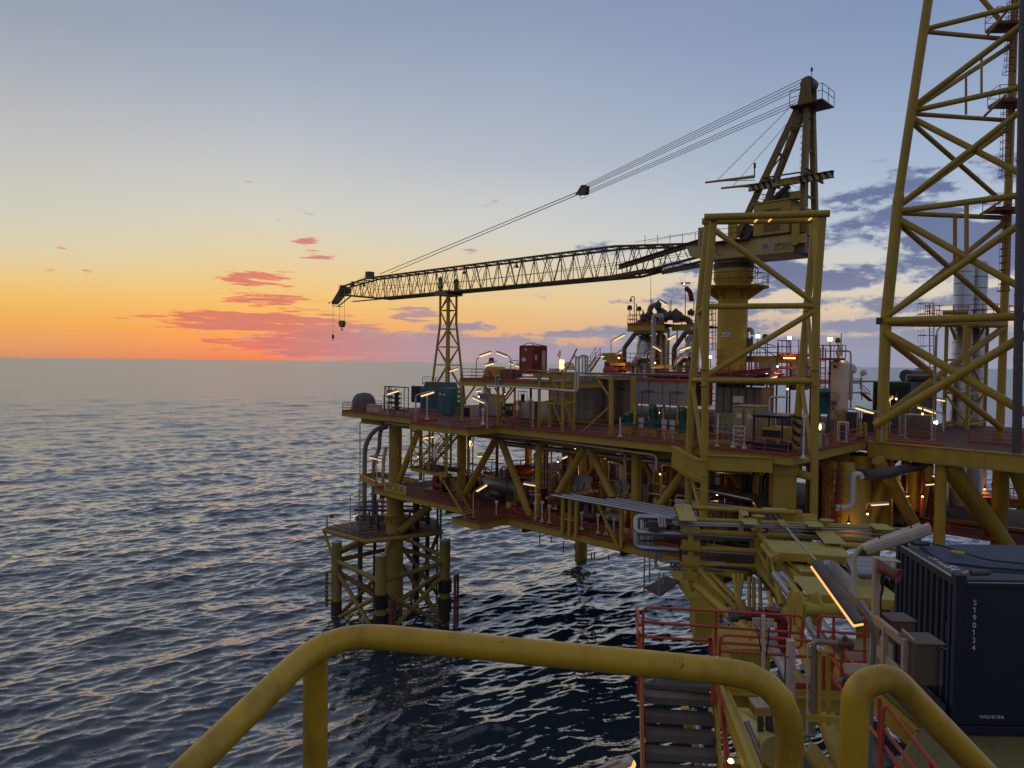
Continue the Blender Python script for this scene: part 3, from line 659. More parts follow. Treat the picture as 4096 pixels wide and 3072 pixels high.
# ------------------------------------------------------------------ portal frame with four legs
pf = T('portal_frame', at(3030, 2075, 49), 'tall yellow four-legged tubular portal frame standing before the crane', 'frame')
def pbar(name, p, q, r, m=YEL, r2=None, n=22):
    b = MB(); b.tube(p, q, r, n, r2); return build(name, b, m, pf)
YF, YR = 50.2, 48.6
def leg(name, pts, r, Y0, Y1=None, m=YEL):
    b = MB(); P = [at(u, v, Y0 + ((Y1 or Y0) - Y0) * i / (len(pts) - 1)) for i, (u, v) in enumerate(pts)]; b.path(P, r, 22); return build(name, b, m, pf)
leg('leg', [(2855, 875), (2823, 1213), (2817, 2085)], .265, YF)
leg('leg', [(2832, 890), (2801, 1190), (2765, 1580), (2755, 1830), (2754, 2080)], .27, 52.9, 53.6)
leg('leg', [(3290, 862), (3265, 1213), (3254, 2085)], .265, YR)
leg('leg', [(3262, 877), (3232, 1190), (3180, 1800)], .27, 52.0)
b = MB(); p, q = at(3192, 1665, 52.0), at(3181, 1795, 52.0); b.tube(p, q, .285, 22); build('striped_sleeve', b, STRP, pf)
pbar('top_beam', at(2817, 869, YF - .3), at(3318, 854, YR - .3), .245); pbar('top_beam', at(2809, 886, 52.8), at(3262, 880, 52.1), .245)
pbar('crossbeam', at(2823, 1226, YF), at(3264, 1223, YR), .2); pbar('crossbeam', at(2820, 1521, YF), at(3256, 1525, YR), .2)
pbar('diagonal_brace', at(2851, 915, YF), at(3262, 1215, YR), .2); pbar('diagonal_brace', at(3264, 1240, YR), at(2822, 1505, YF), .2)
for a in ((2822, 1230, YF, 2797, 1250, 52.9), (2818, 1519, YF, 2770, 1521, 53.2), (3264, 1225, YR, 3226, 1240, 52), (3256, 1525, YR, 3206, 1518, 52)): pbar('side_tie', at(*a[:3]), at(*a[3:]), .17)
for a in ((2770, 1535, 53.2, 2812, 1830, YF), (2752, 1860, 53.5, 2812, 2075, YF), (3206, 1535, 52, 3252, 1850, YR), (2793, 1260, 53, 2820, 1505, YF), (3230, 1250, 52, 3254, 1500, YR), (3258, 900, 52, 3264, 1200, YR), (2826, 1180, 52.9, 2850, 905, YF)):
    pbar('side_brace', at(*a[:3]), at(*a[3:]), .15)
for u, v, Y in ((2817, 1478, YF), (2817, 1542, YF), (2817, 1842, YF), (2817, 1902, YF), (3256, 1480, YR), (3256, 1545, YR)):
    b = MB(); b.lathe(at(u, v, Y), [(.27, -.03), (.34, -.02), (.34, .02), (.27, .03)], 22); build('flange_ring', b, YEL, pf)
for u0, v0, u1, v1 in ((3018, 888, 3030, 876), (3074, 886, 3086, 874), (3235, 880, 3246, 872)):
    b = MB(); b.beam(at(u0, v0, 51.8), at(u1, v1, 51.4), .09, .08); build('lamp_strip', b, TUBEN, pf)
# ================================================================== pedestal crane with its boom lying in the rest
TB = 17.4
cr = T('pedestal_crane', pl(42.4, TB, ZU), 'big yellow pedestal crane with long lattice boom lowered into its rest', 'crane')
def cp(name, b, m=YEL, par=None, bev=0): return build(name, b, m, par or cr, bev=bev)
CB = pl(42.4, TB, 0); zc = lambda v: fr(2925, v, TB).z
b = MB(); b.lathe(CB, [(1.43, ZU), (1.43, zc(1180)), (1.62, zc(1140)), (1.86, zc(1125)), (1.86, zc(1078))], 40); ped = cp('pedestal', b)
b = MB(); b.lathe(CB, [(1.93, zc(1078)), (1.93, zc(1058))], 40); cp('slew_ring', b, NAVD)
b = MB(); b.lathe(CB, [(1.84, zc(1058)), (1.80, zc(1010))], 40); cp('slew_collar', b)
zb = zc(1150); b = MB(); b.lathe(CB, [(1.5, zb - .25), (3.35, zb - .1), (3.35, zb), (1.5, zb)], 40)
for k in range(10):
    a = 2*math.pi*k/10; d = V((math.cos(a), math.sin(a), 0)); b.prism([CB + d*1.45 + Z*(zb-1.3), CB + d*1.45 + Z*(zb-.2), CB + d*3.1 + Z*(zb-.12)], d.cross(Z) * .03)
cp('balcony_plate', b)
b = MB()
for h in (.55, 1.15): b.hoop(CB + Z*(zb+h), V((1,0,0)), V((0,1,0)), 3.28, .03, 5, 40)
for k in range(22):
    a = 2*math.pi*k/22; p = CB + V((math.cos(a)*3.28, math.sin(a)*3.28, zb)); b.tube(p, p + Z*1.15, .025, 5)
cp('balcony_rail', b, REDD)
b = MB()
p0 = CB + V((1.9, -.6, zb)); p1 = CB + V((1.9, -.6, zc(1012)))
for o in (-.2, .2): b.tube(p0 + V((0, o, 0)), p1 + V((0, o, 0)), .025, 5)
for i in range(14): b.tube(p0.lerp(p1, i/13) + V((0, -.2, 0)), p0.lerp(p1, i/13) + V((0, .2, 0)), .016, 4)
for i in range(5): b.hoop(p0.lerp(p1, .4 + i*.15) + V((.35, 0, 0)), V((1,0,0)), V((0,1,0)), .4, .022, 4, 12)
cp('access_ladder', b, REDD)
b = MB(); b.hoop(CB + V((1.3, -1.6, zc(1095))), V((.8, -.2, 0)).normalized(), Z, .55, .05, 6, 20); cp('coiled_hose', b, BLK)
# sign on the pedestal
q = fr(2899, 1341, TB) ; a = math.atan2(q.x - CB.x, 0)
dv = (V((CAM.x, CAM.y, 0)) - V((CB.x, CB.y, 0))).normalized(); sv = V((-dv.y, dv.x, 0)); sv = sv if sv.x > 0 else -sv
dirn = (dv - sv * .42).normalized(); right = V((-dirn.y, dirn.x, 0)); right = right if right.x > 0 else -right
pc = CB + dirn * 1.46 + Z * zc(1341); b = MB(); b.ob(pc, right * .5, dirn * .015, Z * .22); sg = cp('number_plate', b, SGN)
text_part('lettering', 'T-6702', .36, pc + dirn * .02 - Z * .13, right, Z, TXTB, sg, align='CENTER')
# slewing deck and machinery house
zd0, zd1 = zc(1000), zc(930)
S0, S1 = frst(2800, 980, TB-2)[0], frst(3205, 960, TB-2)[0]
SF = lambda u: frst(u, 950, TB - 2.2)[0]
zf = lambda u, v: fr(u, v, TB - 2.2).z
b = MB()
s0, s1, s2, s3 = SF(2745), SF(2865), SF(3178), SF(3235)
t0, t1 = TB - 2.2, TB + 2.2
prof = [(s0, zf(2745, 1010)), (s1, zf(2865, 1042)), (s2, zf(3178, 1010)), (s2, zf(3178, 918)), (s1, zf(2865, 968)), (s0, zf(2745, 985))]
zlo, zhi = zf(2865, 1040), zf(2865, 972)
for t in (t0, t1 - .1):
    b.prism([pl(s0 + .5, t, zlo + .6), pl(s1 - .8, t, zlo), pl(s2, t, zlo), pl(s2, t, zhi), pl(s0, t, zhi)], E2 * .1)
b.pb(s0, s2, t0, t1, zhi - .15, zhi); b.pb(s1 - .8, s2, t0, t1, zlo, zlo + .1); b.pb(s2 - .1, s2, t0, t1, zlo, zhi)
fr_ = cp('slewing_frame', b, mat('crane_cream_yellow', (.47, .37, .13), .5, 0, .35, (.2, .15, .06), .5, rust=.1))
b = MB(); b.pb(s2, s2 + .8, t0 + .3, t1 - .3, zlo - .05, zlo + 1.5); cp('counterweight', b, CORR)
b = MB(); b.pb(s2 - .2, s2 + .35, t0 - .2, t0 + .3, zlo + .6, zhi + 2.4); b.pb(s2 + .3, s2 + 1.0, t0 - .2, t0 + .2, zhi - .9, zhi - .1); cp('frame_bracket', b)
for k, s in enumerate((s1 - .3, s1 + .6, s1 + 2.2)):
    b = MB(); b.path([pl(s, t0 - .03, zhi - .4), pl(s + .5, t0 - .06, zlo + .5), pl(s + .9, t0 - .05, zlo + .5)] if k == 0 else [pl(s, t0 - .04, zhi - .2), pl(s + .4, t0 - .04, zlo + 1.0)], .05, 6); cp('frame_pipe', b)
# lettering of the builder on the frame
tc_ = t0 - .012; pS = SF(3100)
b = MB(); c = pl(SF(3067), t0 - .01, zf(3067, 988)); b.lathe(c, [(.42, 0), (.42, .012)], 28, -E2); em = cp('emblem_disc', b, mat('emblem_grey', (.33, .34, .36), .5, 0, .2))
text_part('emblem_letter', 'M', .62, c - E2*.02 - E1*.31 - Z*.22, E1 + Z*.08, Z + E1*.35, mat('emblem_blue', (.02, .05, .12), .5), em)
text_part('maker_lettering', 'FAVELLE', .46, pl(SF(3098), tc_, zf(3098, 988)), E1, Z, TXTB, fr_, .006, spacing=.92)
text_part('maker_lettering', 'FAVCO', .46, pl(SF(3098), tc_, zf(3098, 1003) - .05), E1, Z, TXTM, fr_, .006)
b = MB(); b.beam(pl(SF(3118), tc_, zf(3118, 980)), pl(SF(3121), tc_, zf(3121, 966)), .07, .02); cp('maker_lettering', b, TXTB)
h0, h1 = SF(3008), SF(3152); zh0, zh1 = zf(3008, 945), zf(3008, 818)
b = MB(); b.pb(h0, h1, t0 + .2, t1 - .3, zh0, zh1); hs = cp('machinery_house', b, YEL, bev=.04)
b = MB(); b.pb(h0 - .08, h1 + .08, t0 + .1, t1 - .2, zh1, zh1 + .12); cp('house_roof', b)
b = MB()
for i in range(6): b.pb(SF(3050), SF(3116), t0 + .14, t0 + .2, zf(3050, 843) - i*.17, zf(3050, 843) - i*.17 + .07)
cp('louvre', b, GREYD, hs)
b = MB()
for i in range(5): b.pb(SF(3050), SF(3116), t0 + .14, t0 + .2, zf(3050, 893) - i*.19, zf(3050, 893) - i*.19 + .08)
cp('louvre', b, GREYD, hs)
b = MB(); b.pb(h1 + .5, h1 + 1.5, t0 + .9, t1 - .6, zh0 - .3, zh1 - .9); rh = cp('rear_house', b, YEL, bev=.04)
b = MB()
for i in range(5): b.pb(h1 + .65, h1 + 1.35, t0 + .84, t0 + .9, zh1 - 2.1 + i*.2, zh1 - 2.02 + i*.2)
cp('louvre', b, GREYD, rh)
b = MB(); railbox(b, [pl(h0, t0 + .2, 0), pl(h1, t0 + .2, 0), pl(h1, t1 - .3, 0), pl(h0, t1 - .3, 0)], zh1 + .12, 1.2, .028, 1.6, True); cp('roof_rail', b, BRN)
b = MB(); b.lathe(pl(SF(3090), t0 + 2.2, zh1 + .1), [(.75, 0), (.7, .9), (.3, 1.3)], 14); b.tube(pl(SF(3060), t0 + 1.4, zh1 + .4), pl(SF(3118), t0 + 1.8, zh1 + 1.65), .28, 10); cp('covered_winch', b, GREYD)
b = MB(); b.pb(h0 + 3.2, h0 + 4.2, t0 + .6, t0 + 1.6, zh1 + .1, zh1 + .75); cp('roof_box', b)
b = MB(); b.pb(s1 - 1.2, h0 - .1, t0 - .9, t0, zhi - .08, zhi); railbox(b, [pl(s1 - 1.2, t0 - .85, 0), pl(h0 - .1, t0 - .85, 0)], zhi, 1.1, .028, 1.3); cp('side_walkway', b, REDD)
b = MB(); b.tube(pl(SF(2955), TB - 1.2, zhi + 1.0), pl(SF(2955), TB + 1.2, zhi + 1.0), .75, 20); b.tube(pl(SF(2925), TB - 1.3, zhi + 1.1), pl(SF(2925), TB + 1.3, zhi + 1.1), .55, 20); cp('winch_drum', b, GREYD)
b = MB(); b.pb(s1 - 2.2, s1 - 1.0, t0 + .4, t0 + 1.6, zhi, zhi + 1.8); cp('control_cabinet', b, CRM); b = MB(); b.pb(SF(2905), SF(2940), t0 + .3, t0 + .5, zhi, zhi + 2.5); cp('side_plate', b, YEL)
# A-frame mast
MAST = mat('mast_backlit_yellow', (.24, .165, .03), .55, 0, .4, (.09, .065, .03), .6, rust=.15)  # crane yellow made darker, the backlit shade of the mast is put into the colour
AP = fr(3232, 360, TB); sA, _, zA = st(AP)
zfoot = zhi + .1
rearS = SF(3205)
b = MB()
for tt in (TB - 1.55, TB + 1.55):
    b.beam(pl(rearS - .2, tt, zfoot), pl(sA + .2, TB + (tt - TB) * .36, zA - 1.6), .62, .45, E1)
cp('mast_post', b, MAST)
b = MB()
for tt in (TB - 1.55, TB + 1.55): b.beam(pl(SF(2935), tt, zfoot + .4), pl(sA - .55, TB + (tt - TB) * .36, zA - 1.4), .5, .5)
cp('mast_strut', b, MAST)
b = MB()
for k in (.3, .48, .66, .84):
    f0 = pl(SF(2935), TB - 1.55, zfoot).lerp(pl(sA - .55, TB - .56, zA - 1.4), k); f1 = pl(SF(2935), TB + 1.55, zfoot).lerp(pl(sA - .55, TB + .56, zA - 1.4), k)
    b.beam(f0, f1, .18, .22)
    r0 = pl(rearS - .2, TB - 1.55, zfoot).lerp(pl(sA + .2, TB - .56, zA - 1.6), k)
    r1 = pl(rearS - .2, TB + 1.55, zfoot).lerp(pl(sA + .2, TB + .56, zA - 1.6), k); b.beam(r0, r1, .16, .2)
    if k in (.48, .84): b.tube(f0, r0, .08, 6)
f0 = pl(SF(2935), TB - 1.55, zfoot).lerp(pl(sA - .55, TB - .56, zA - 1.4), .5); f1 = pl(SF(2935), TB + 1.55, zfoot).lerp(pl(sA - .55, TB + .56, zA - 1.4), .74); b.tube(f0, f1, .07, 6)
cp('mast_tie', b, MAST)
b = MB()
for t in (TB - .7, TB + .6): b.prism([pl(sA - .75, t, zA - 1.9), pl(sA + .6, t, zA - 1.9), pl(sA + .5, t, zA + .4), pl(sA + .2, t, zA + .9), pl(sA - .3, t, zA + .8)], E2 * .1)
hd = cp('mast_head', b, MAST)
b = MB(); b.tube(pl(sA + .1, TB - .55, zA + .45), pl(sA + .1, TB + .55, zA + .45), .62, 20); cp('sheave', b, GREYD, hd)
b = MB(); b.prism([pl(sA - 1, TB - 1.6, zA - 1.75), pl(sA + 1.9, TB - 1.6, zA - 1.75), pl(sA + 1.9, TB + 1.2, zA - 1.75), pl(sA - 1, TB + 1.2, zA - 1.75)], Z * .12)
railbox(b, [pl(sA - 1, TB - 1.6, 0), pl(sA + 1.9, TB - 1.6, 0), pl(sA + 1.9, TB + 1.2, 0)], zA - 1.63, 1.3, .03, 1); b.tube(pl(sA + .2, TB - .6, zA - 3.2), pl(sA + 1.7, TB - 1.2, zA - 1.8), .06, 6); cp('head_platform', b, BRN)
b = MB(); b.tube(pl(sA + .3, TB, zA + .9), pl(sA + .3, TB, zA + 2.0), .03, 5); b.lathe(pl(sA + .3, TB, zA + 1.6), [(.1, 0), (.1, .3)], 10); cp('aviation_lamp', b, REDD)
b = MB(); lp0, lp1 = pl(rearS - .5, TB + .1, zfoot), pl(sA + .1, TB + .1, zA - 1.8)
for o in (-.2, .2): b.tube(lp0 + E2*o, lp1 + E2*o, .028, 5)
for i in range(44): b.tube(lp0.lerp(lp1, i/43) - E2*.2, lp0.lerp(lp1, i/43) + E2*.2, .016, 4)
for i in range(14): b.hoop(lp0.lerp(lp1, .25 + i*.05) - E1*.35, E1, E2, .36, .022, 4, 10)
cp('mast_ladder', b, BRN)
# striped spreader beam across the mast and its two side spars
p, q = fr(2995, 755, TB - 1.9), fr(3335, 698, TB - 1.9); b = MB(); b.ib(p + Z*.35, q + Z*.35, .6, .4, .05, .03); lb = cp('lifting_beam', b, STRB)
m1, m2 = p.lerp(q, .33), p.lerp(q, .62); b = MB(); b.beam(m1 + Z*.05 - E2*.06, m2 + Z*.05 - E2*.06, .1, .44); pb_ = cp('load_plate', b, YEL, lb)
text_part('load_lettering', 'WLL 2 TONNE', .38, m1 - E2*.125 - Z*.06 + E1*.2, q - p, Z, TXTB, lb)
b = MB(); b.ib(p.lerp(q, .72) + Z*.8 - E2*.6, p.lerp(q, .72) + Z*.6 + E2*3.4, .4, .3); b.ib(p.lerp(q, .2) + Z*.75 - E2*.4, p.lerp(q, .2) + Z*.75 + E2*3.4, .4, .3); cp('cross_bearer', b, MAST)
b = MB()
for u0, v0, u1, v1, t in ((2822, 730, 3018, 706, TB - 1.6), (2885, 753, 3055, 735, TB + 1.6)):
    b.tube(fr(u0, v0, t), fr(u1, v1, t), .1, 8, .15); b.tube(fr(u0 + 40, v0 - 5, t), fr(u1, v1 + 14, t), .04, 6)
cp('side_spar', b)
b = MB(); b.tube(fr(2868, 722, TB - 1.6), fr(3172, 418, TB - .5), .028, 4); b.tube(fr(2931, 746, TB + 1.6), fr(3160, 480, TB), .028, 4); b.tube(fr(3155, 540, TB), fr(3082, 770, TB - 1), .03, 4); cp('stay_wire', b, GREYD)
b = MB(); b.tube(fr(3018, 706, TB - 1.6), fr(3018, 655, TB - 1.6), .06, 6); b.tube(fr(3019, 672, TB - 1.6), fr(3019, 652, TB - 1.6), .11, 6); cp('wind_gauge', b, GREYD)
# ---- boom
ST = lambda u, v: frst(u, v, TB)[0]
zbt, ztp = fr(1790, 1172, TB).z, fr(2400, 1000, TB).z
sTip, sB1, sB2, sRoot = ST(1372, 1178), ST(1539, 1189), ST(2545, 1105), ST(2850, 1020)
sT1, sT2 = ST(1490, 1105), ST(2480, 982)
zroot = fr(2850, 1010, TB).z
def chord(pts, dt, r=.13, nm='boom_chord'):
    b = MB(); b.path([pl(s, TB + dt * w, z) for s, z, w in pts], r, 8); cp(nm, b, BOOM)
BOOM = mat('boom_olive', (.115, .09, .035), .6, 0, .5, (.04, .035, .02), .6, rust=.2)
zt0 = fr(1378, 1150, TB).z
lower = [(sTip, fr(1372, 1180, TB).z, .75), (sB1, zbt, 1), (sB2, zbt, 1), (sRoot, zroot - .35, 1)]
upper = [(sTip + .3, zt0, .7), (sT1, ztp, 1), (sT2, ztp, 1), (sRoot - 1.5, zroot + .9, 1)]
for d in (-1.1, 1.1): chord(lower, d, .15); chord(upper, d, .13)
def zi(pts, s):
    for (s0, z0, w0), (s1, z1, w1) in zip(pts, pts[1:]):
        if s0 <= s <= s1: k = (s - s0) / (s1 - s0); return z0 + (z1 - z0) * k, w0 + (w1 - w0) * k
    return pts[-1][1], 1
ss = [sTip + .6 + (sRoot - 3 - sTip - .6) * i / 60 for i in range(61)]
for side in (-1.1, 1.1):
    b = MB()
    for i, s in enumerate(ss[:-1]):
        zl, wl = zi(lower, s); zu, wu = zi(upper, min(ss[i+1], sRoot - 1.6))
        zl2, _ = zi(lower, ss[i+1]); zu1, _ = zi(upper, max(s, sTip + .31))
        if i % 2 == 0: b.tube(pl(s, TB + side*wl, zl), pl(ss[i+1], TB + side*wu, zu), .05, 5)
        else: b.tube(pl(s, TB + side*wl, zu1), pl(ss[i+1], TB + side*wl, zl2), .05, 5)
        if i % 6 == 3: b.tube(pl(s, TB + side*wl, zl), pl(s, TB + side*wl, zu1), .055, 5)
    cp('boom_lacing', b, BOOM)
for P_ in (lower, upper):
    b = MB()
    for i, s in enumerate(ss[:-1]):
        z0, w0 = zi(P_, max(s, P_[0][0])); z1, w1 = zi(P_, min(ss[i+1], P_[-1][0]))
        sg_ = 1 if i % 2 else -1
        b.tube(pl(max(s, P_[0][0]), TB - 1.1*sg_*w0, z0), pl(min(ss[i+1], P_[-1][0]), TB + 1.1*sg_*w1, z1), .045, 5)
        if i % 2 == 0: b.tube(pl(max(s, P_[0][0]), TB - 1.1*w0, z0), pl(max(s, P_[0][0]), TB + 1.1*w0, z0), .045, 5)
    cp('boom_cross_lacing', b, BOOM)
b = MB()
for i in range(0, 60, 6):
    zl, wl = zi(lower, ss[i]); zu, wu = zi(upper, ss[i])
    b.tube(pl(ss[i], TB - 1.1*wl, zl), pl(ss[i], TB + 1.1*wu, zu), .04, 5); b.tube(pl(ss[i], TB + 1.1*wl, zl), pl(ss[i], TB - 1.1*wu, zu), .04, 5)
cp('boom_diaphragm', b, BOOM)
b = MB(); b.pb(sTip + 3, sB2 - 1, TB - .45, TB + .45, zbt - .02, zbt + .05); cp('boom_walkway', b, GREYD)
b = MB()
for s in (sB2 - 3, sB2 + 4): b.prism([pl(s, TB - 1.25, zbt - .3), pl(s + 5, TB - 1.25, zbt + .1), pl(s + 5, TB - 1.25, zbt + .5), pl(s, TB - 1.25, zbt + .1)], E2 * .1)
p0, p1 = fr(2475, 1070, TB - 1.4), fr(2812, 965, TB - 1.4); b.ib(p0 + Z*.3, p1 + Z*.3, .5, .5, .06, .05)
p0, p1 = fr(2480, 1095, TB + 1.2), fr(2650, 1070, TB + 1.2); b.ib(p0, p1, .4, .5); cp('boom_stop_beam', b, BOOM)
b = MB()
for k in range(5): s = ST(2600 + 50*k, 1000); z = zi(upper, min(s, sRoot - 1.6))[0]; b.tube(pl(s, TB - 1, z), pl(s, TB - 1, z + 1.1), .03, 5)
b.path([fr(2590, 968, TB - 1), fr(2700, 945, TB - 1), fr(2870, 925, TB - 1)], .02, 4); cp('boom_rail', b, GREYD)
b = MB(); b.path([fr(2540, 968, TB), fr(2880, 912, TB)], .025, 4); b.path([fr(1500, 1145, TB + .3), fr(1900, 1125, TB + .3), fr(2850, 1000, TB + .3)], .025, 4); b.path([fr(1500, 1160, TB - .3), fr(2300, 1080, TB - .3), fr(2850, 1010, TB - .3)], .025, 4)
cp('hoist_wire', b, GREYD)
b = MB()
for k in (sTip + 7, ST(1850, 1100) + 1, ST(2080, 1060)): b.lathe(pl(k, TB - .6, zi(upper, k)[0] - 1.0), [(.34, 0), (.12, .35), (.05, .7)], 10); b.tube(pl(k, TB - .6, zi(upper, k)[0] - .4), pl(k, TB - .6, zi(upper, k)[0]), .04, 5)
cp('boom_floodlight', b, GREYD)
b = MB(); q = fr(1834, 1077, TB - 1.1); b.lathe(q, [(.05, 0), (.1, .08), (.05, .2)], 8); cp('boom_lamp', b, REDL)
# boom head
def F2(u, v, d=0.): return fr(u, v, TB + d)
b = MB()
for d in (-.75, .65):
    b.prism([F2(1362, 1140, d), F2(1400, 1150, d), F2(1402, 1172, d), F2(1378, 1185, d), F2(1350, 1218, d), F2(1328, 1218, d), F2(1326, 1208, d), F2(1352, 1165, d)], E2 * .1)
hd = cp('boom_head', b, BOOM)
b = MB()
for u, v, r in ((1340, 1207, .45), (1372, 1170, .6), (1392, 1162, .55)): b.tube(F2(u, v, -.55), F2(u, v, .55), r, 16)
cp('sheave', b, GREYD, hd)
b = MB()
for d in (-.4, .4): b.beam(F2(1404, 1185, d), F2(1352, 1226, d), .08, .2)
for i in range(9): k = i/8; b.tube(F2(1404, 1185, -.4).lerp(F2(1352, 1226, -.4), k), F2(1404, 1185, .4).lerp(F2(1352, 1226, .4), k), .05, 5)
b.beam(F2(1338, 1224, 0), F2(1362, 1227, 0), .9, .08); cp('head_step_frame', b, BOOM, hd)
b = MB(); b.path([F2(1354, 1150, -.6), F2(1354, 1139, -.6), F2(1380, 1141, -.6), F2(1380, 1148, -.6)], .035, 5); b.tube(F2(1318, 1211), F2(1326, 1207), .05, 5); b.lathe(F2(1316, 1212), [(.12, -.1), (.12, .1)], 8); cp('head_rail', b, GREYD, hd)
b = MB(); b.pb(ST(1478, 1100), ST(1491, 1100), TB - .8, TB + .3, F2(1484, 1116).z, F2(1484, 1088).z); b.pb(ST(1409, 1130), ST(1413, 1130), TB - .2, TB + .2, F2(1410, 1140).z, F2(1410, 1126).z); cp('boom_sheave_box', b, GREYD)
b = MB(); b.path([F2(1400, 1140), F2(1478, 1094)], .025, 4); b.path([F2(1404, 1145, .5), F2(1480, 1099, .5)], .025, 4); b.path([F2(1410, 1194, .5), F2(1418, 1198, .5), F2(1422, 1188, .5)], .02, 4); cp('head_wire', b, GREYD)
# pendants to the mast head
BR = F2(2332, 768); b = MB()
for d, dv in ((-.7, -6), (.7, 4)): b.path([F2(1520 if d < 0 else 1560, 1096 if d < 0 else 1093, d), BR + E2*d*.5 + Z*.1], .05, 5)
cp('boom_pendant', b, GREYD)
b = MB()
for k in range(4): b.path([BR + E2*(k*.25 - .4) + Z*(.5 - .05*k), pl(sA - .3, TB - .5 + .25*k, zA + .95 - .16*k)], .032, 4)
for k in range(3): b.path([BR + E2*(k*.3 - .3) - Z*(.25 + .05*k), pl(sA - .8, TB - .4 + .3*k, zA - .75 - .12*k)], .032, 4)
cp('luffing_rope', b, GREYD)
b = MB()
for d in (-.35, .3): b.prism([BR + E1*-.9 + E2*d - Z*.25, BR + E1*.6 + E2*d - Z*.35, BR + E1*.7 + E2*d + Z*.65, BR + E2*d + Z*.75], E2*.06)
b.tube(BR - E2*.3 + Z*.2, BR + E2*.3 + Z*.2, .42, 14); b.path([BR - E1*.6 - Z*.2, BR - E1*.3 - Z*.75, BR + E1*.6 - Z*.65, BR + E1*.6 - Z*.2], .03, 5); cp('bridle_block', b, GREYD)

# hook blocks hang from the boom tip
hb = T('hook_block', F2(1368, 1326), 'black and yellow striped hook block hanging on two falls under the boom tip', 'hook block', 'crane hooks')
b = MB(); c = [F2(u, v) for u, v in ((1358, 1290), (1363, 1282), (1373, 1282), (1379, 1291), (1373, 1309), (1363, 1309))]; b.prism([p - E2*.25 for p in c], E2*.5); build('block', b, STRS, hb)
b = MB(); b.tube(F2(1368, 1309), F2(1368, 1315), .07, 6); b.hoop(F2(1368, 1317.5), E1, Z, .16, .07, 6, 14, 100, 380); build('hook', b, GREYD, hb)
b = MB(); b.tube(F2(1359, 1286), F2(1357.5, 1222), .028, 4); b.tube(F2(1377, 1286), F2(1378, 1190), .028, 4); build('fall_wire', b, GREYD, hb)
hb = T('overhaul_ball', F2(1332, 1366), 'small dark overhaul weight on a single thin wire left of the hook block', 'hook weight', 'crane hooks')
b = MB(); b.vessel(F2(1332, 1355), .2, fr(1332, 1338, TB).z - fr(1332, 1355, TB).z, 12); b.tube(F2(1332, 1356), F2(1332, 1365), .06, 5); build('weight', b, GREYD, hb)
b = MB(); b.tube(F2(1332, 1338), F2(1333, 1215), .025, 4); build('fall_wire', b, GREYD, hb)

# boom rest tower
br = T('boom_rest', pl(-.4, TB, 26.6), 'yellow four-legged lattice tower with striped saddle holding the crane boom', 'tower')
zq = lambda v: fr(1795, v, TB).z
C0 = lambda a, b_, z: pl(-.35 + a, TB + b_, z)
z0, zk, z1 = 24.0, zq(1295), zq(1184); ht, hb_ = .8, 1.55
def corner(i, z):
    sx_, sy_ = ((-1, -1), (1, -1), (1, 1), (-1, 1))[i % 4]
    h = ht if z >= zk else ht + (hb_ - ht) * (zk - z) / (zk - 26.6); return C0(sx_*h, sy_*h, z)
for i in range(4):
    b = MB(); b.path([corner(i, z0), corner(i, zk), corner(i, z1)], .17 if i != 1 else .2, 10); build('leg', b, YEL, br)
LV = [zq(v) for v in (1186, 1242, 1316, 1388, 1460)] + [25.6]
b = MB()
for k, z in enumerate(LV[1:]):
    for i in range(4): b.tube(corner(i, z), corner(i+1, z), .075, 8)
build('horizontal_brace', b, YEL, br)
b = MB()
for k in range(5):
    for i in range(4):
        a, c = (i, i+1) if (i + k) % 2 else (i+1, i); b.tube(corner(a, LV[k]), corner(c, LV[k+1]), .085, 8)
build('diagonal_brace', b, YEL, br)
b = MB(); zs = zq(1181); b.pb(-.35 - 1.3, -.35 + 1.3, TB - 1.5, TB + 1.5, zs - .1, zs + .55)
for d in (-1.62, 1.3): b.pb(-.35 - .3, -.35 + .3, TB + d, TB + d + .32, zs + .5, zs + 2.1); b.lathe(pl(-.35, TB + d + .16, zs + 2.1), [(.3, 0), (.22, .25), (.06, .4)], 8)
build('saddle', b, STRS, br)
# ================================================================== lamps, rails and posts used all over the platform
def lamp(label, base, pts, h0, h1, lit=True, post=GALW, name='deck_lamp', group='fluorescent deck lamps', r=.05, w=.22, tube=None):
    o = T(name, base, label, 'lamp', group)
    P = [base] + list(pts) + [h0.lerp(h1, .25) + Z * .09]
    b = MB(); b.path(P, r, 7, .25); 
    if abs(base.z - ZU) < .6 or abs(base.z - ZL) < .6 or abs(base.z - ZM) < .6: b.ob(base + Z*.02, V((.14, 0, 0)), V((0, .14, 0)), Z*.02)
    build('post', b, post, o)
    b = MB(); d = (h1 - h0).normalized(); b.beam(h0, h1, w, .12); b.beam(h0 + d*.06 + Z*.085, h1 - d*.06 + Z*.085, w*.6, .06); build('housing', b, GALW, o)
    b = MB(); b.beam(h0 + d*.04 - Z*.11, h1 - d*.04 - Z*.11, w*.8, .11); build('diffuser', b, (tube or TUBE) if lit else GALW, o)
    return o
def tl(t): return lambda u, v: fr(u, v, t)
def plamp(label, t, u, vb, vt, h0, h1, **k):     # lamp standing on a post in the plane t
    f = tl(t); return lamp(label, f(u, vb), [f(u, vt)], f(*h0), f(*h1), **k)
def blamp(label, t, h0, h1, **k):                # lamp bracketed off steelwork behind it
    f = tl(t); a = f(*h0); c = f(*h1); m = a.lerp(c, .5)
    return lamp(label, m + E2 * 1.2 + Z*.25, [m + E2*.2 + Z*.3], a, c, name='bracket_lamp', **k)
plamp('lamp on a grey post at the deck corner just right of the tarpaulin dome', .4, 1535, 1659, 1577, (1594, 1560), (1551, 1574))
plamp('double lamp on a thick pale post in front of the teal generators', -3.5, 1663, 1688, 1582, (1735, 1565), (1685, 1581), r=.09)
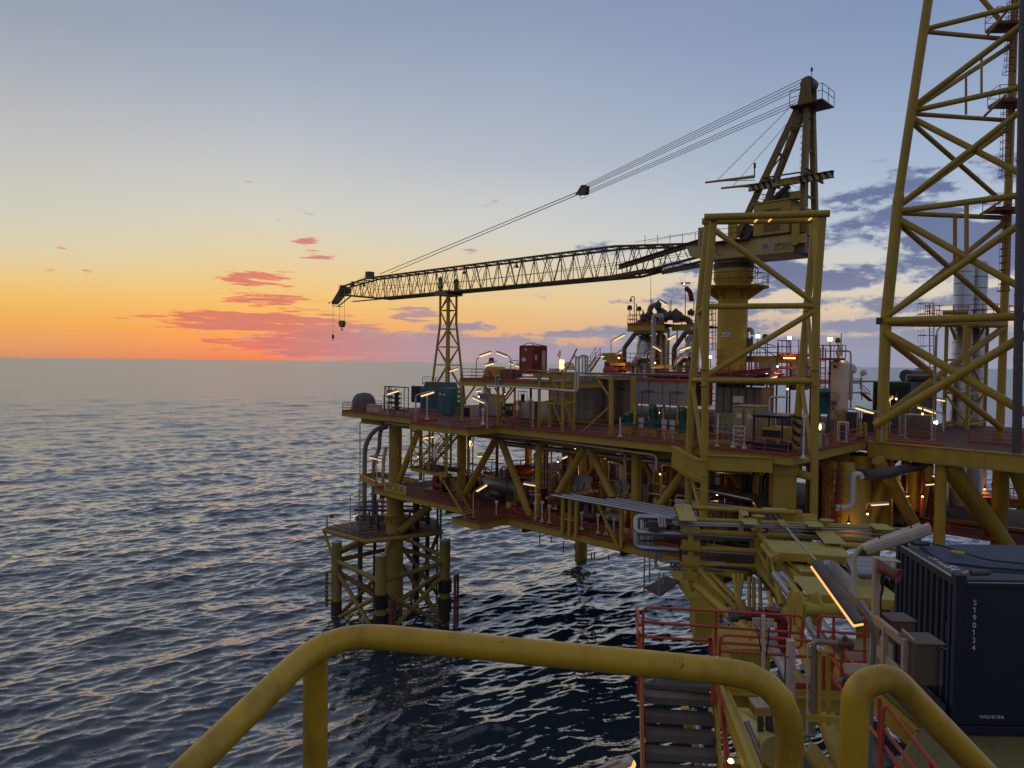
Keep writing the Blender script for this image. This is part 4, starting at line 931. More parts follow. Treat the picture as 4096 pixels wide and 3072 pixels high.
plamp('large lamp on a bent grey post beside the grey cabinet with a yellow stencil', -3.4, 1949, 1713, 1612, (1936, 1607), (1891, 1585))
plamp('dim lamp on a square post beside the grey cabinets and yellow pipe frame', .3, 2131, 1724, 1602, (2126, 1597), (2106, 1612), r=.09, lit=False)
plamp('lamp leaning right above the raised deck left of the yellow winch skid', 1.3, 1905, 1520, 1440, (1918, 1423), (1963, 1407))
plamp('lamp leaning left above the raised deck between winch skid and rust red container', 1.3, 2043, 1520, 1430, (2028, 1423), (1987, 1407))
blamp('short lamp low behind the yellow winch skid below the dark floodlight', 7, (1940, 1459), (1975, 1451))
blamp('small lamp at the left corner of the rust red container', 9, (2036, 1449), (2052, 1454)); blamp('tiny lamp touching the left wall of the rust red container', 9, (2064, 1458), (2077, 1463))
plamp('lamp near the foot of the boom rest tower', 15, 1791, 1530, 1487, (1831, 1472), (1800, 1483), r=.06)
blamp('small lamp under the raised deck above the grey tub', 6, (1905, 1563), (1923, 1560))
plamp('lamp on a tall thin post left of the silver columns', 20, 2444, 1440, 1362, (2457, 1358), (2499, 1336))
blamp('short lamp below the tall thin post by the red stairway', 19, (2468, 1415), (2484, 1404)); blamp('lamp mounted level over the red stairway', 19, (2394, 1423), (2416, 1423))
plamp('lamp leaning left in front of the silver column on a white post', 14, 2647, 1472, 1402, (2647, 1401), (2612, 1380), post=WHT)
plamp('lamp between the two silver columns', 19, 2664, 1470, 1360, (2671, 1355), (2702, 1338)); plamp('lamp in front of the second silver column beside the portal frame', 14, 2707, 1520, 1402, (2720, 1398), (2762, 1384), post=GALW)
plamp('lamp high on the pipework platform above the silver columns', 24, 2677, 1250, 1216, (2665, 1215), (2640, 1199), r=.04)
blamp('tube lamp low between the portal frame legs beside the work lights', 14, (3072, 1512), (3110, 1501)); blamp('tube lamp under the deck at the head of the outside stair', -2.2, (1695, 1749), (1732, 1744))
blamp('tube lamp beside the lagged riser pipes at the left end', 4, (1479, 1826), (1524, 1838)); blamp('tube lamp over the middle of the lower stair flight', -.5, (1797, 1876), (1828, 1882))
plamp('lamp standing at the foot of the outside stair on the lower deck', -2.8, 1893, 2071, 1972, (1907, 1961), (1947, 1936))
plamp('lamp hung on a bent post beside the red hydrant on the lower deck', 1, 2143, 1995, 1934, (2141, 1938), (2095, 1930))
blamp('slanting lamp in the shade behind the second pair of lower deck braces', 10, (2249, 1831), (2280, 1818)); blamp('lamp behind the third tubular brace of the lower deck', 9, (1911, 1822), (1931, 1822))
blamp('small lamp beside the column right of the lower deck pipe manifold', 8, (2518, 1830), (2532, 1829)); blamp('lamp over the boat deck beside the red float', 1, (1408, 2110), (1440, 2095))
blamp('small lamp on the far side of the boat deck', 5, (1413, 2061), (1425, 2059)); blamp('lamp under the lower deck behind the big left leg', 9, (1616, 2058), (1645, 2070))
lamp('lamp leaning left over the right side deck rail next to the tower leg', at(3526, 1768, 58), [at(3526, 1655, 58), at(3505, 1648, 58)], at(3493, 1648, 58), at(3423, 1627, 57.4), r=.07)
lamp('lamp on a bent pale post in front of the tower base bracing', at(3774, 1725, 59), [at(3774, 1655, 59), at(3750, 1648, 59)], at(3741, 1648, 59), at(3672, 1625, 58.4), r=.07)
lamp('short tilted lamp half behind the tower leg by the dark green louvred house', at(3560, 1640, 61), [at(3560, 1600, 61)], at(3553, 1598, 61), at(3572, 1584, 61))
lamp('pair of short tubes at the foot of the exhaust stacks', at(3765, 1630, 66), [at(3765, 1604, 66)], at(3748, 1594, 66), at(3780, 1600, 66))
lamp('tube lamp high on the raking column under the right extension', at(3690, 1935, 60), [at(3695, 1932, 60)], at(3748, 1930, 60), at(3703, 1934, 60), name='bracket_lamp'); lamp('tube lamp behind the left raking brace under the right extension', at(3640, 1985, 61), [at(3640, 1978, 61)], at(3636, 1979, 61), at(3604, 1981, 61), name='bracket_lamp')
lamp('lowest tube lamp by the white bent pipe under the right extension', at(3470, 2050, 57), [at(3468, 2016, 57), at(3480, 2012, 57)], at(3555, 2010, 57), at(3484, 2015, 57), name='bracket_lamp'); lamp('small tube lamp above the walkway under the right extension', at(3738, 1925, 66), [at(3735, 1898, 66)], at(3728, 1899, 66), at(3738, 1900, 66), name='bracket_lamp')

def rail(label, pts, z, h=1.1, toe=True, m=REDN, panel=3.6, r=.035, name='guard_rail', group='orange guard rails', nmid=2):
    """guard rail panels with rounded ends along a line of (s,t) or world points"""
    P = [pl(p[0], p[1], z) if not isinstance(p, V) else V((p.x, p.y, z)) for p in pts]
    o = T(name, P[0], label, 'guard rail', group); b = MB()
    for a, c in zip(P, P[1:]):
        Ln = (c - a).length; k = max(int(round(Ln / panel)), 1)
        for i in range(k):
            g = .07 / Ln; p, q = a.lerp(c, i/k + g), a.lerp(c, (i+1)/k - g)
            b.path([p, p + Z*h, q + Z*h, q], r, 6, .18)
            for j in range(nmid): zz = h * (j + 1) / (nmid + 1) + .05; b.tube(p + Z*zz, q + Z*zz, r*.8, 5, cap=False)
            n = max(int((q - p).length / 1.5), 1)
            for j in range(1, n): b.tube(p.lerp(q, j/n), p.lerp(q, j/n) + Z*h, r*.85, 5, cap=False)
    build('rail_frame', b, m, o)
    if toe:
        b = MB()
        for a, c in zip(P, P[1:]): b.beam(a + Z*.1, c + Z*.1, .02, .16)
        build('toe_board', b, RED, o)
    return o
rail('orange guard rail round the far left corner of the upper deck by the tarpaulin dome', [(.05, 6), (.05, .05), (6, .05)], ZU)
rail('orange guard rail on the upper deck edge below the green valve frame', [(6.4, .05), (18.2, .05)], ZU)
rail('orange guard rail along the balcony in front of the teal generators', [(18.55, -.2), (18.55, -3.85), (23.6, -3.85)], ZU)
rail('orange guard rail at the head of the outside stair', [(24.8, -3.85), (27.15, -3.85), (27.15, 0)], ZU)
rail('orange guard rail with a life ring in front of the grey cabinets', [(27.4, .05), (31.6, .05)], ZU)
rail('orange guard rail in front of the big grey panelled enclosure', [(31.8, .05), (40.6, .05)], ZU)
rail('orange guard rail in front of the green pumps', [(40.9, .05), (47.6, .05)], ZU)
rail('orange guard rail in front of the cream cabinets and yellow compressor', [(48.5, .05), (55.6, .05)], ZU)
rail('orange guard rail running back along the right side of the upper deck', [(55.7, .3), (55.7, 14.8)], ZU)
rail('orange guard rail by the tower base on the right extension', [(56.3, 15.1), (61.5, 15.1)], ZU)
rail('orange guard rail running out of the picture on the right extension', [(62, 20.3), (84, 20.3)], ZU)
rail('orange guard rail on the raised deck below the winch skid and red container', [(20.55, 10), (20.55, 1.05), (31.45, 1.05)], ZM)
rail('orange guard rail above the grey wall panels left of the portal frame', [(36.5, 11.6), (47, 11.6)], ZM + .25)
rail('orange guard rail round the boom rest platform', [(-2.8, 14.8), (3, 14.8)], 26.8)
rail('orange guard rail along the lower deck under the big left leg sign', [(7.05, 5), (7.05, .05), (9, .05)], ZL)
rail('orange guard rail on the lower deck between the leg sign and the stair foot', [(14.2, .05), (24.7, .05)], ZL)
rail('orange guard rail boxing in the stair foot landing on the lower deck', [(26.2, -3.55), (28.55, -3.55), (28.55, 0)], ZL)
rail('orange guard rail with a ring buoy on the lower deck edge', [(28.7, .05), (35.2, .05)], ZL)
rail('orange guard rail on the lower deck below the silver pipe bundle', [(35.4, .05), (41.8, .05)], ZL)
rail('orange guard rail at the right end of the lower deck edge', [(42.2, .05), (49.5, .05)], ZL)
rail('orange guard rail on the walkway under the right extension', [(57, 24.2), (66, 24.2)], ZL); rail('orange guard rail at the far end of the walkway under the right extension', [(68, 29.5), (84, 29.5)], ZL)
B3 = [V((x, y, 9.7)) for x, y in ((-22.3, 88), (-22.4, 85.5), (-18.6, 82.2))]
rail('pale worn guard rail round the outer corner of the boat deck', B3, 9.72, m=WHTW, toe=False, group='pale guard rails'); rail('pale worn guard rail beside the ladder on the boat deck', [V((-17.8, 81.5, 0)), V((-15.6, 82.3, 0))], 9.72, m=YELP, toe=False, group='pale guard rails')
rail('dark guard rail on the right end of the boat deck', [V((-11.5, 88.5, 0)), V((-8.4, 86, 0)), V((-9.4, 90, 0))], 9.72, m=GREYD, toe=False, group='pale guard rails')

# square-footed white deck posts
def spost(label, base, h, m=WHT, head=True, r=.07):
    o = T('marker_post', base, label, 'post', 'white deck posts'); b = MB(); b.tube(base, base + Z*h, r, 8); b.ob(base + Z*.02, V((.2, 0, 0)), V((0, .2, 0)), Z*.02); b.lathe(base, [(.17, .03), (.08, .3)], 4); build('post', b, m, o)
    if head:
        b = MB(); q = base + Z*h; b.ob(q, V((.16, 0, 0)), V((0, .05, 0)), Z*.12); build('head_plate', b, m, o)
hp = lambda t, u, vb, vt: (fr(u, vb, t), fr(u, vt, t).z - fr(u, vb, t).z)
for lab, a, hd in (('white post at the deck corner right of the lamp by the tarpaulin dome', (.4, 1549, 1661, 1606), 0), ('white post in front of the gap between the two teal generators', (-3.5, 1708, 1677, 1582), 0), ('white sign post beside the big bent lamp post', (-3.3, 1932, 1697, 1638), 1),
                   ('white post with a stepped top left of the big leg sign', (.3, 1507, 1963, 1852), 1), ('white post with a cross head on the lower deck left of the notice board', (.3, 1985, 2075, 2007), 1), ('white post standing among the green pumps', (.8, 2480, 1746, 1670), 0),
                   ('white pipe post left of the cream cabinets', (1.5, 2869, 1786, 1655), 0), ('tall white post inside the right back leg of the portal frame', (.6, 3213, 1833, 1663), 1), ('white support stand nearest the red hydrant', (.6, 2140, 2080, 2012), 1), ('white support stand below the left end of the silver pipe bundle', (.6, 2168, 2087, 2010), 1),
                   ('white support stand beside the yellow twin posts', (.6, 2197, 2092, 2024), 1), ('white support stand left of the slanted strut under the pipe bundle', (.8, 2326, 2118, 2052), 1), ('white support stand right of the tallest white stand under the bundle', (.8, 2391, 2134, 2060), 1), ('white support stand behind the slanted strut', (.8, 2424, 2140, 2068), 1), ('white support stand at the right end of the lower deck', (.8, 2455, 2148, 2075), 1)):
    spost(lab, *hp(*a), head=bool(hd))

# ================================================================== equipment on the upper deck, left to right
def ST3(o): return o
t_ = T('tarpaulin_dome', fr(1455, 1650, 1.6), 'grey tarpaulin-covered round drum at the far left end of the deck', 'cover')
c = fr(1455, 1648, 2.2); b = MB(); R = 1.42
prof = [(R*1.02, 0), (R*1.04, .5), (R, 1.0), (R*.93, 1.5), (R*.78, 1.95), (R*.5, 2.25), (.05, 2.36)]
b.lathe(c, prof, 18)
rr = random.Random(4)
for i in range(len(b.v)): b.v[i] = b.v[i] + V((rr.uniform(-.06, .06), rr.uniform(-.06, .06), rr.uniform(-.05, .05)))
build('cover', b, TARP, t_); b = MB()
for a in (20, 110, 200, 290):
    d = V((math.cos(math.radians(a)), math.sin(math.radians(a)), 0)); b.path([c + d*(r+.03) + Z*(h+.02) for r, h in prof], .035, 5)
build('lashing', b, GREYD, t_)
def pbthing(name, label, cat, box, m, group=None, bev=.03, nm='body'):
    s0, s1, t0, t1, z0, z1 = box; o = T(name, pl((s0+s1)/2, (t0+t1)/2, z0), label, cat, group); b = MB(); b.pb(*box); build(nm, b, m, o, bev=bev); return o
o = pbthing('deck_box', 'low pale box beside the tarpaulin dome', 'box', pbox(1466, 1512, 1527, 1622, 1652, 1.2), WHTW); b = MB(); x = pbox(1466, 1512, 1527, 1622, 1652, 1.2); b.pb(x[0]-.05, x[1]+.05, x[2]-.05, x[3]+.05, x[5], x[5]+.06); build('lid', b, WHTW, o)
def frame3(box, r=.06, n=6):
    s0, s1, t0, t1, z0, z1 = box; b = MB()
    for s in (s0, s1):
        for t in (t0, t1): b.tube(pl(s, t, z0), pl(s, t, z1), r, n)
        for z in (z0, z1): b.tube(pl(s, t0, z), pl(s, t1, z), r, n)
    for t in (t0, t1):
        for z in (z0, z1): b.tube(pl(s0, t, z), pl(s1, t, z), r, n)
    return b
x = (2.6, 4.0, 4.5, 5.1, ZU, ZU + 3.0); o = T('gas_rack', pl(3.3, 4.8, ZU), 'narrow dark rack of small cream boxes right of the tarpaulin dome', 'rack')
build('rack_frame', frame3(x, .04), GREYD, o)
for k in range(3): b = MB(); b.pb(3.1, 3.9, 4.4, 4.9, ZU + .9 + k*.7, ZU + 1.25 + k*.7); build('junction_box', b, CRM, o)
vf = T('valve_skid', pl(4.6, 5.2, ZU), 'green open frame holding a wellhead valve tree with hand wheels', 'valve skid')
X = pbox(1540, 1617, 1634, 1550, 1645, 3.5); b = frame3(X, .055); b.tube(pl(X[0], X[2], X[5]), pl(X[0] + .8, X[2], X[5] - .8), .04, 5)
for k in range(9): b.tube(pl(X[1]-.4, X[3], X[4] + .3 + k*.3), pl(X[1], X[3], X[4] + .3 + k*.3), .02, 4)
build('skid_frame', b, GRND, vf); mcx = ((X[0]+X[1])/2, (X[2]+X[3])/2)
b = MB(); b.tube(pl(*mcx, X[4]), pl(*mcx, X[5] - .3), .28, 12)
for k in range(4): b.lathe(pl(*mcx, X[4] + .35 + k*.55), [(.42, -.1), (.42, .1)], 14); 
build('valve_body', b, GRND, vf); b = MB()
for k in range(4): zz = X[4] + .35 + k*.55; b.tube(pl(mcx[0]-.9, mcx[1], zz), pl(mcx[0]+.9, mcx[1], zz), .05, 6); b.hoop(pl(mcx[0]+.9, mcx[1]-.1, zz), E2, Z, .2, .03, 5, 12); b.hoop(pl(mcx[0]-.9, mcx[1]-.1, zz), E2, Z, .2, .03, 5, 12)
build('hand_wheel', b, GREYD, vf)
def container(name, label, box, m, cat='container', group=None, ribs='both', n=10, door=None, posts=None):
    s0, s1, t0, t1, z0, z1 = box; o = T(name, pl((s0+s1)/2, (t0+t1)/2, z0), label, cat, group); b = MB()
    b.pb(s0+.06, s1-.06, t0+.06, t1-.06, z0+.1, z1-.06)
    if ribs in ('both', 't'):
        for i in range(n): s = s0 + .2 + (s1-s0-.4)*(i+.5)/n; b.pb(s-.04*(s1-s0)/2.4, s+.04*(s1-s0)/2.4, t0+.01, t0+.05, z0+.2, z1-.2)
    if ribs in ('both', 's'):
        for i in range(n): t = t0 + .2 + (t1-t0-.4)*(i+.5)/n; b.pb(s1-.05, s1-.01, t-.045, t+.045, z0+.2, z1-.2)
    build('shell', b, m, o)
    build('corner_frame', frame3((s0+.05, s1-.05, t0+.05, t1-.05, z0+.07, z1-.05), .075, 4), posts or m, o)
    return o
X = pbox(1645, 1688, 1700, 1546, 1612, 9); container('shipping_container', 'dark navy container half hidden behind the teal generators', X, NAVY, ribs='t', n=6)
Xa = pbox(1680, 1752, 1765, 1555, 1657, 6.2); Xb = pbox(1752, 1802, 1857, 1554, 1660, 5.2)
def genset(name, label, X):
    s0, s1, t0, t1, z0, z1 = X; z0 = ZU + .15; o = T(name, pl((s0+s1)/2, (t0+t1)/2, ZU), label, 'generator', 'teal generator sets'); b = MB(); b.pb(s0, s1, t0, t1, z0, z1); build('housing', b, TEAL, o, bev=.05)
    b = MB()
    for i in range(12): zz = z0 + .7 + i*.13; b.pb(s0 + .55*(s1-s0), s0 + .95*(s1-s0), t0-.03, t0, zz, zz+.07)
    build('louvre', b, GREYD, o); b = MB(); b.pb(s0-.1, s1+.1, t0-.1, t1+.1, ZU+.02, z0); build('skid_base', b, GREYD, o)
    b = MB(); b.pb(s0+.1, s0+.45*(s1-s0), t0-.035, t0, z0+.15, z1-.2); d = build('door', b, TEAL, o); b = MB(); b.pb(s0+.4*(s1-s0), s0+.43*(s1-s0), t0-.07, t0-.03, z0+1, z0+1.3); build('handle', b, GREYD, d)
    return o
g1 = genset('generator_set', 'left teal generator housing with louvred front', Xa); g2 = genset('generator_set', 'right teal generator housing with three warning labels on its end', Xb)
s0, s1, t0, t1, z0, z1 = Xb
for k in range(3): b = MB(); q = z1 - .55 - k*.55; b.pb(s1, s1+.012, t0 + .5*(t1-t0), t0+.72*(t1-t0), q, q+.35); sgn = build('warning_label', b, SGN, g2)
b = MB(); b.pb(s0+.25, s0+.6, t0-.05, t0-.035, z1-.8, z1-.6); b.pb(s0+.9, s0+1.3, t0-.05, t0-.035, z1-.85, z1-.65); build('name_label', b, SGN, g2)
b = MB(); s0, s1, t0, t1, z0, z1 = Xa; b.prism([pl(s0+.1, t0+.4, z1), pl(s1+.9, t0+.4, z1), pl(s1+.6, t0+.4, z1+.75), pl(s0+.5, t0+.4, z1+.75)], E2*2); one('intake_hood', b, GREYD, 'dark sloped hood sitting on the left teal generator', 'hood')
o = T('equipment_crate', pl(13, 2, ZU), 'low dark crate at the right foot of the teal generators', 'crate'); X = pbox(1818, 1855, 1878, 1634, 1672, 2.2); b = MB(); b.pb(*X); build('body', b, GREYD, o); build('crate_frame', frame3(X, .05), BRN, o)
# grey cabinets under the raised deck
def cabinet(label, X, m, signs=(), group='grey cabinets'):
    s0, s1, t0, t1, z0, z1 = X; o = T('cabinet', pl((s0+s1)/2, (t0+t1)/2, ZU), label, 'cabinet', group); b = MB(); b.pb(s0, s1, t0, t1, ZU+.1, z1); build('body', b, m, o, bev=.03)
    b = MB(); b.pb(s0+.05, s1-.05, t0+.05, t1-.05, ZU, ZU+.1); build('plinth', b, GREYD, o)
    for a, c, zz, w, h, f in signs:
        b = MB(); 
        if f == 't': b.pb(s0+(s1-s0)*a, s0+(s1-s0)*a+w, t0-.012, t0, z0+(z1-z0)*zz, z0+(z1-z0)*zz+h)
        else: b.pb(s1, s1+.012, t0+(t1-t0)*a, t0+(t1-t0)*a+w, z0+(z1-z0)*zz, z0+(z1-z0)*zz+h)
        build('notice', b, c, o)
    return o
X1 = pbox(1916, 2004, 2022, 1578, 1662, 8.5); cabinet('grey cabinet with a yellow stencil and a small notice on its front', X1, GREY, ((.25, SGN, .35, .22, .55, 't'), (.6, YCAT, .62, .7, .16, 't')))
X2 = pbox(2058, 2140, 2152, 1606, 1672, 9.5); cabinet('shorter pale grey cabinet carrying two green and white notices', X2, GREY, ((.05, SGN, .4, .35, .55, 't'), (.2, SGN, .4, .35, .55, 't')))
X3 = pbox(2020, 2052, 2058, 1615, 1668, 10); cabinet('dark panel with two notices between the grey cabinets', X3, GREYD, ((.1, SGN, .45, .3, .45, 't'), (.6, SGN, .5, .3, .4, 't')))
b = MB(); c = fr(1948, 1575, 8); b.lathe(c, [(.45, 0), (.45, .65), (.1, .7)], 18); one('water_tub', b, INSU, 'grey round tub on top of the stencilled grey cabinet', 'tub')
o = T('yellow_post', fr(2014, 1700, 3), 'yellow Y-shaped post with black stripes at its foot', 'post'); c = pl(26, 1.2, ZU)
b = MB(); p = fr(2014, 1612, 1.2); p0 = fr(2014, 1698, 1.2); b.tube(p0, fr(2014, 1550, 1.2), .13, 10); b.tube(p, fr(1980, 1552, 1.2), .09, 8); b.tube(p, fr(2062, 1548, 1.2), .09, 8); build('post', b, YEL, o); b = MB(); b.tube(p0, fr(2014, 1622, 1.2), .145, 12); build('striped_sleeve', b, STRP, o)
X = (26.2, 28.2, 5.0, 6.2, ZU, ZU + 4.2); o = T('hose_reel_cage', pl(27, 5.5, ZU + 2), 'orange open cage with thin uprights hanging beside the grey cabinets', 'cage'); b = frame3(pbox(2074, 2098, 2108, 1566, 1612, 6.5), .035); build('cage_frame', b, REDN, o); q = pbox(2074, 2098, 2108, 1566, 1612, 6.5); b = MB(); b.tube(pl((q[0]+q[1])/2, (q[2]+q[3])/2, q[4]+.1), pl((q[0]+q[1])/2, (q[2]+q[3])/2, q[5]-.3), .2, 10); build('bottle', b, GRND, o)
# things on the raised deck
ws = T('winch_skid', pl(24.5, 5.5, ZM), 'yellow winch skid with dark drums on the raised deck', 'winch'); b = MB(); X = pbox(1930, 2000, 2032, 1478, 1508, 4.5)
s0, s1, t0, t1, z0, z1 = X; b.prism([pl(s0, t0, ZM+.1), pl(s0+.6, t0, z1), pl(s1-.5, t0, z1+.05), pl(s1, t0, ZM+.5), pl(s1, t0, ZM+.1)], E2*.15); b.prism([pl(s0, t1, ZM+.1), pl(s0+.6, t1, z1), pl(s1-.5, t1, z1+.05), pl(s1, t1, ZM+.5), pl(s1, t1, ZM+.1)], E2*.15); b.pb(s0, s1, t0, t1, ZM+.1, ZM+.3); build('skid_frame', b, YCAT, ws)
b = MB(); b.tube(pl((s0+s1)/2-.5, t0+.1, z1-.3), pl((s0+s1)/2-.5, t1-.1, z1-.3), .6, 18); b.tube(pl((s0+s1)/2+.7, t0+.1, z1-.2), pl((s0+s1)/2+.7, t1-.1, z1-.2), .5, 18); build('drum', b, YCAT, ws); b = MB(); b.pb(s1+.2, s1+1.2, t0, t1, ZM+.05, ZM+1.1); build('power_pack', b, BRN, ws); b = MB(); b.path([pl(s0+1, t0-.1, z1-.2), pl(s0+1.6, t0-.2, z1-1), pl(s1, t0-.1, z1-.8)], .08, 6); build('hose', b, BLK, ws)
b = MB(); X = pbox(2034, 2077, 2090, 1489, 1512, 7); b.pb(*X); b.prism([pl(X[0], X[2], X[5]), pl(X[1], X[2], X[5]), pl(X[1], X[2], X[5]+.25)], E2*(X[3]-X[2])); one('covered_stack', b, TARP, 'low grey sheeted stack left of the rust red container', 'stack')
X = pbox(2077, 2131, 2188, 1382, 1497, 5.0); oc = container('shipping_container', 'rust red tall container standing on the raised deck', X, ORC, ribs='s', n=7)
s0, s1, t0, t1, z0, z1 = X; b = MB(); b.pb(s0+.2, s1-.15, t0+.02, t0+.05, z0+.2, z1-.2); build('end_door', b, ORC, oc)
b = MB(); b.pb(s0+.35, s0+.9, t0, t0+.02, z0+1.3, z0+1.65); b.pb(s0+.8, s0+1.0, t0, t0+.02, z1-.5, z1-.3); build('stencil_plate', b, SGN, oc); b = MB(); b.pb(s1, s1+.03, t0+.15*(t1-t0), t0+.3*(t1-t0), z0+1.4, z0+2.0); b.pb(s1, s1+.12, t0+.62*(t1-t0), t0+.82*(t1-t0), z0+.5, z1-.5); build('side_cabinet', b, WHTW, oc); b = MB(); b.path([pl(s0+.2, t0+.2, z1), pl(s0+.8, t0+.6, z1+.3), pl(s1-.1, t1-.1, z1)], .04, 5); b.path([pl(s1-.1, t0+.2, z1), pl(s0+1., t0+.9, z1+.28), pl(s0+.1, t1-.1, z1)], .04, 5); build('sling', b, BLK, oc)
# floodlights, beacons, masts
def flood(label, base, top, m, lit=None, tilt=0., size=.35, name='floodlight', post=GALW):
    o = T(name, base, label, 'floodlight', 'deck floodlights'); b = MB(); b.tube(base, top - Z*size*.8, .055, 7); b.tube(top - Z*size*.9 - V((size*.7,0,0)), top - Z*size*.9 + V((size*.7,0,0)), .04, 5); build('post', b, post, o)
    d = (V((CAM.x, CAM.y, CAM.z - 6)) - top).normalized(); x = d.cross(Z).normalized(); y = x.cross(d)
    b = MB(); b.prism([top + x*(-size) + y*(-size*.75) - d*.1, top + x*size - y*size*.75 - d*.1, top + x*size*.7 + y*size*.85 - d*.1, top - x*size*.7 + y*size*.85 - d*.1], -d*size*.9); b.lathe(top - d*.1, [(size*.6, -size*1.1), (size*.25, -size*1.5)], 10, d); build('housing', b, m, o)
    if lit: b = MB(); b.ob(top - d*.06, x*size*.75, y*size*.62, d*.05); build('lens', b, lit, o)
P = lambda u, v, t: fr(u, v, t)
flood('greenish lit floodlight right of the crane pedestal', P(3027, 1430, 18), P(3031, 1345, 18), GREYD, FLG, size=.26); flood('dark unlit floodlight beside the greenish floodlight', P(3063, 1428, 18), P(3060, 1347, 18), GREYD, None, size=.28)
flood('cool white floodlight on a pole behind the portal frame', P(3161, 1415, 18), P(3158, 1351, 18), GREYD, FLW, size=.22); flood('glowing orange floodlight above the red caged platform', at(3321, 1452, 66), at(3320, 1357, 66), GREYD, FLO, size=.26)
flood('unlit brown floodlight right of the glowing orange one', at(3355, 1440, 66), at(3351, 1362, 66), BRN, None, size=.26); flood('dark floodlight on the left corner of the column top platform', P(2521, 1290, 23), P(2519, 1231, 23), GREYD, None, size=.32); flood('second dark floodlight on the column top platform', P(2562, 1280, 23), P(2557, 1235, 23), GREYD, None, size=.3)
flood('dark floodlight on a post above the winch skid lamp', P(1966, 1470, 8), P(1966, 1442, 8), GREYD, None, size=.35); flood('low white work light left of the white structures', P(3047, 1520, 16), P(3047, 1497, 16), GREYD, FLW, size=.2); flood('low white work light right of its twin beside the white structures', P(3070, 1520, 16), P(3070, 1498, 16), GREYD, FLW, size=.2)
flood('low white work light on the right extension deck by the pale lamp post', at(3742, 1720, 61), at(3743, 1690, 61), GREYD, FLW, size=.2); flood('small white work light beside the portal leg near the pedestal ladder', P(2842, 1470, 15), P(2841, 1428, 15), GREYD, FLW, size=.17)
o = T('signal_beacon', P(2246, 1490, 11), 'glowing amber beacon standing behind the yellow pipe frame', 'beacon'); b = MB(); q = P(2246, 1476, 11); b.tube(P(2240, 1490, 11), P(2240, 1402, 11), .09, 8); b.tube(P(2233, 1425, 11), P(2240, 1415, 11), .16, 8); build('mast', b, WHTW, o)
for v0, v1, nm in ((1458, 1440, 'upper_lens'), (1475, 1461, 'lower_lens')): b = MB(); a = P(2247, v0, 10.8); b.lathe(a, [(.2, 0), (.24, .1), (.24, P(2247, v1, 10.8).z - a.z - .05), (.18, P(2247, v1, 10.8).z - a.z)], 14); build(nm, b, AMB, o)
for k, (u, vt, m) in enumerate(((2303, 1423, WHT), (2316, 1430, WHT), (2330, 1424, WHT), (2341, 1422, GALW), (2350, 1424, GALW))):
    b = MB(); p = P(u, 1490, 10.5); top = P(u, vt, 10.5); b.path([p, top, top - E1*.35 + Z*.02, top - E1*.35 - Z*.3], .1, 8, .22)
    one('gooseneck_vent', b, m, ['first white gooseneck vent pipe from the left beside the beacon', 'second white gooseneck vent pipe, lower than its neighbours', 'third gooseneck vent pipe in the row of five', 'fourth gooseneck vent pipe, thinner and grey', 'last grey gooseneck vent pipe nearest the red stairway'][k], 'vent pipe', 'gooseneck vents')
b = MB(); b.tube(P(2603, 1300, 24), P(2603, 1090, 24), .05, 6, .02); one('whip_aerial', b, GREYD, 'tall thin whip aerial above the silver columns', 'aerial')
o = T('camera_mast', P(2536, 1290, 23), 'pale mast with a small dome camera hanging from its bent top', 'camera mast'); b = MB(); b.path([P(2537, 1290, 23), P(2537, 1186, 23), P(2526, 1186, 23), P(2523, 1196, 23)], .06, 6, .25); build('mast', b, GALW, o); b = MB(); b.vessel(P(2523, 1207, 23), .14, .36, 12); build('camera', b, GREYD, o)
ws = T('windsock', P(2741, 1262, 22), 'limp red windsock on a thin mast with a lit crossbar', 'windsock'); b = MB(); b.tube(P(2741, 1262, 22), P(2741, 1127, 22), .05, 6); b.beam(P(2724, 1133, 22), P(2760, 1132, 22), .2, .16); build('mast', b, GREYD, ws); b = MB(); a, c = P(2745, 1152, 22), P(2766, 1204, 22); m_ = a.lerp(c, .3) + E1*.25
b.path([a, m_, m_.lerp(c, .5) + E1*.05, c], .27, 10); build('sock', b, SOCK, ws); b = MB(); b.lathe(P(2741, 1130, 22), [(.09, 0), (.09, .2)], 8); build('obstruction_lamp', b, REDL, ws); b = MB(); b.lathe(P(2737, 1138, 21.8), [(.07, 0), (.07, .14)], 8); build('spot_lamp', b, BLB, ws)
# red stairway and pipe platform behind
def stair(name, label, p0, p1, side, n, w=.9, sm=YEL, rm=REDN, tm=TREAD, cat='stair', rails=True, sw=.22, h=1.0, group=None):
    o = T(name, p0, label, cat, group); b = MB(); s = side.normalized() * (w/2)
    for k in (-1, 1): b.beam(p0 + s*k, p1 + s*k, .07, sw)
    build('stringer', b, sm, o); b = MB(); d = (p1 - p0); f = V((d.x, d.y, 0)).normalized()
    for i in range(n): c = p0 + d*((i+.5)/n); b.ob(c, s*.96, f*.13, Z*.022)
    build('tread', b, tm, o)
    if rails:
        b = MB()
        for k in (-1, 1):
            for hh in (h, h*.55): b.path([p0 + s*k + Z*hh, p1 + s*k + Z*hh], .032, 6)
            m_ = max(int(d.length/1.6), 2)
            for i in range(m_+1): c = p0 + d*(i/m_) + s*k; b.tube(c, c + Z*h, .03, 5)
        build('handrail', b, rm, o)
    return o
stair('deck_stair', 'red stairway leaning between the vents and the silver columns', P(2350, 1488, 17), P(2392, 1426, 17), E2, 11, sm=WHTW)
stair('outside_stair', 'upper flight of the outside stair descending left from the balcony', P(1833, 1728, -3.0), P(1706, 1868, -3.0), E2, 16, 1.0, rm=REDD)
stair('outside_stair', 'lower flight of the outside stair descending right to the lower deck', P(1757, 1868, -2.2), P(1884, 2076, -2.9), E2, 20, 1.1, rm=REDD)
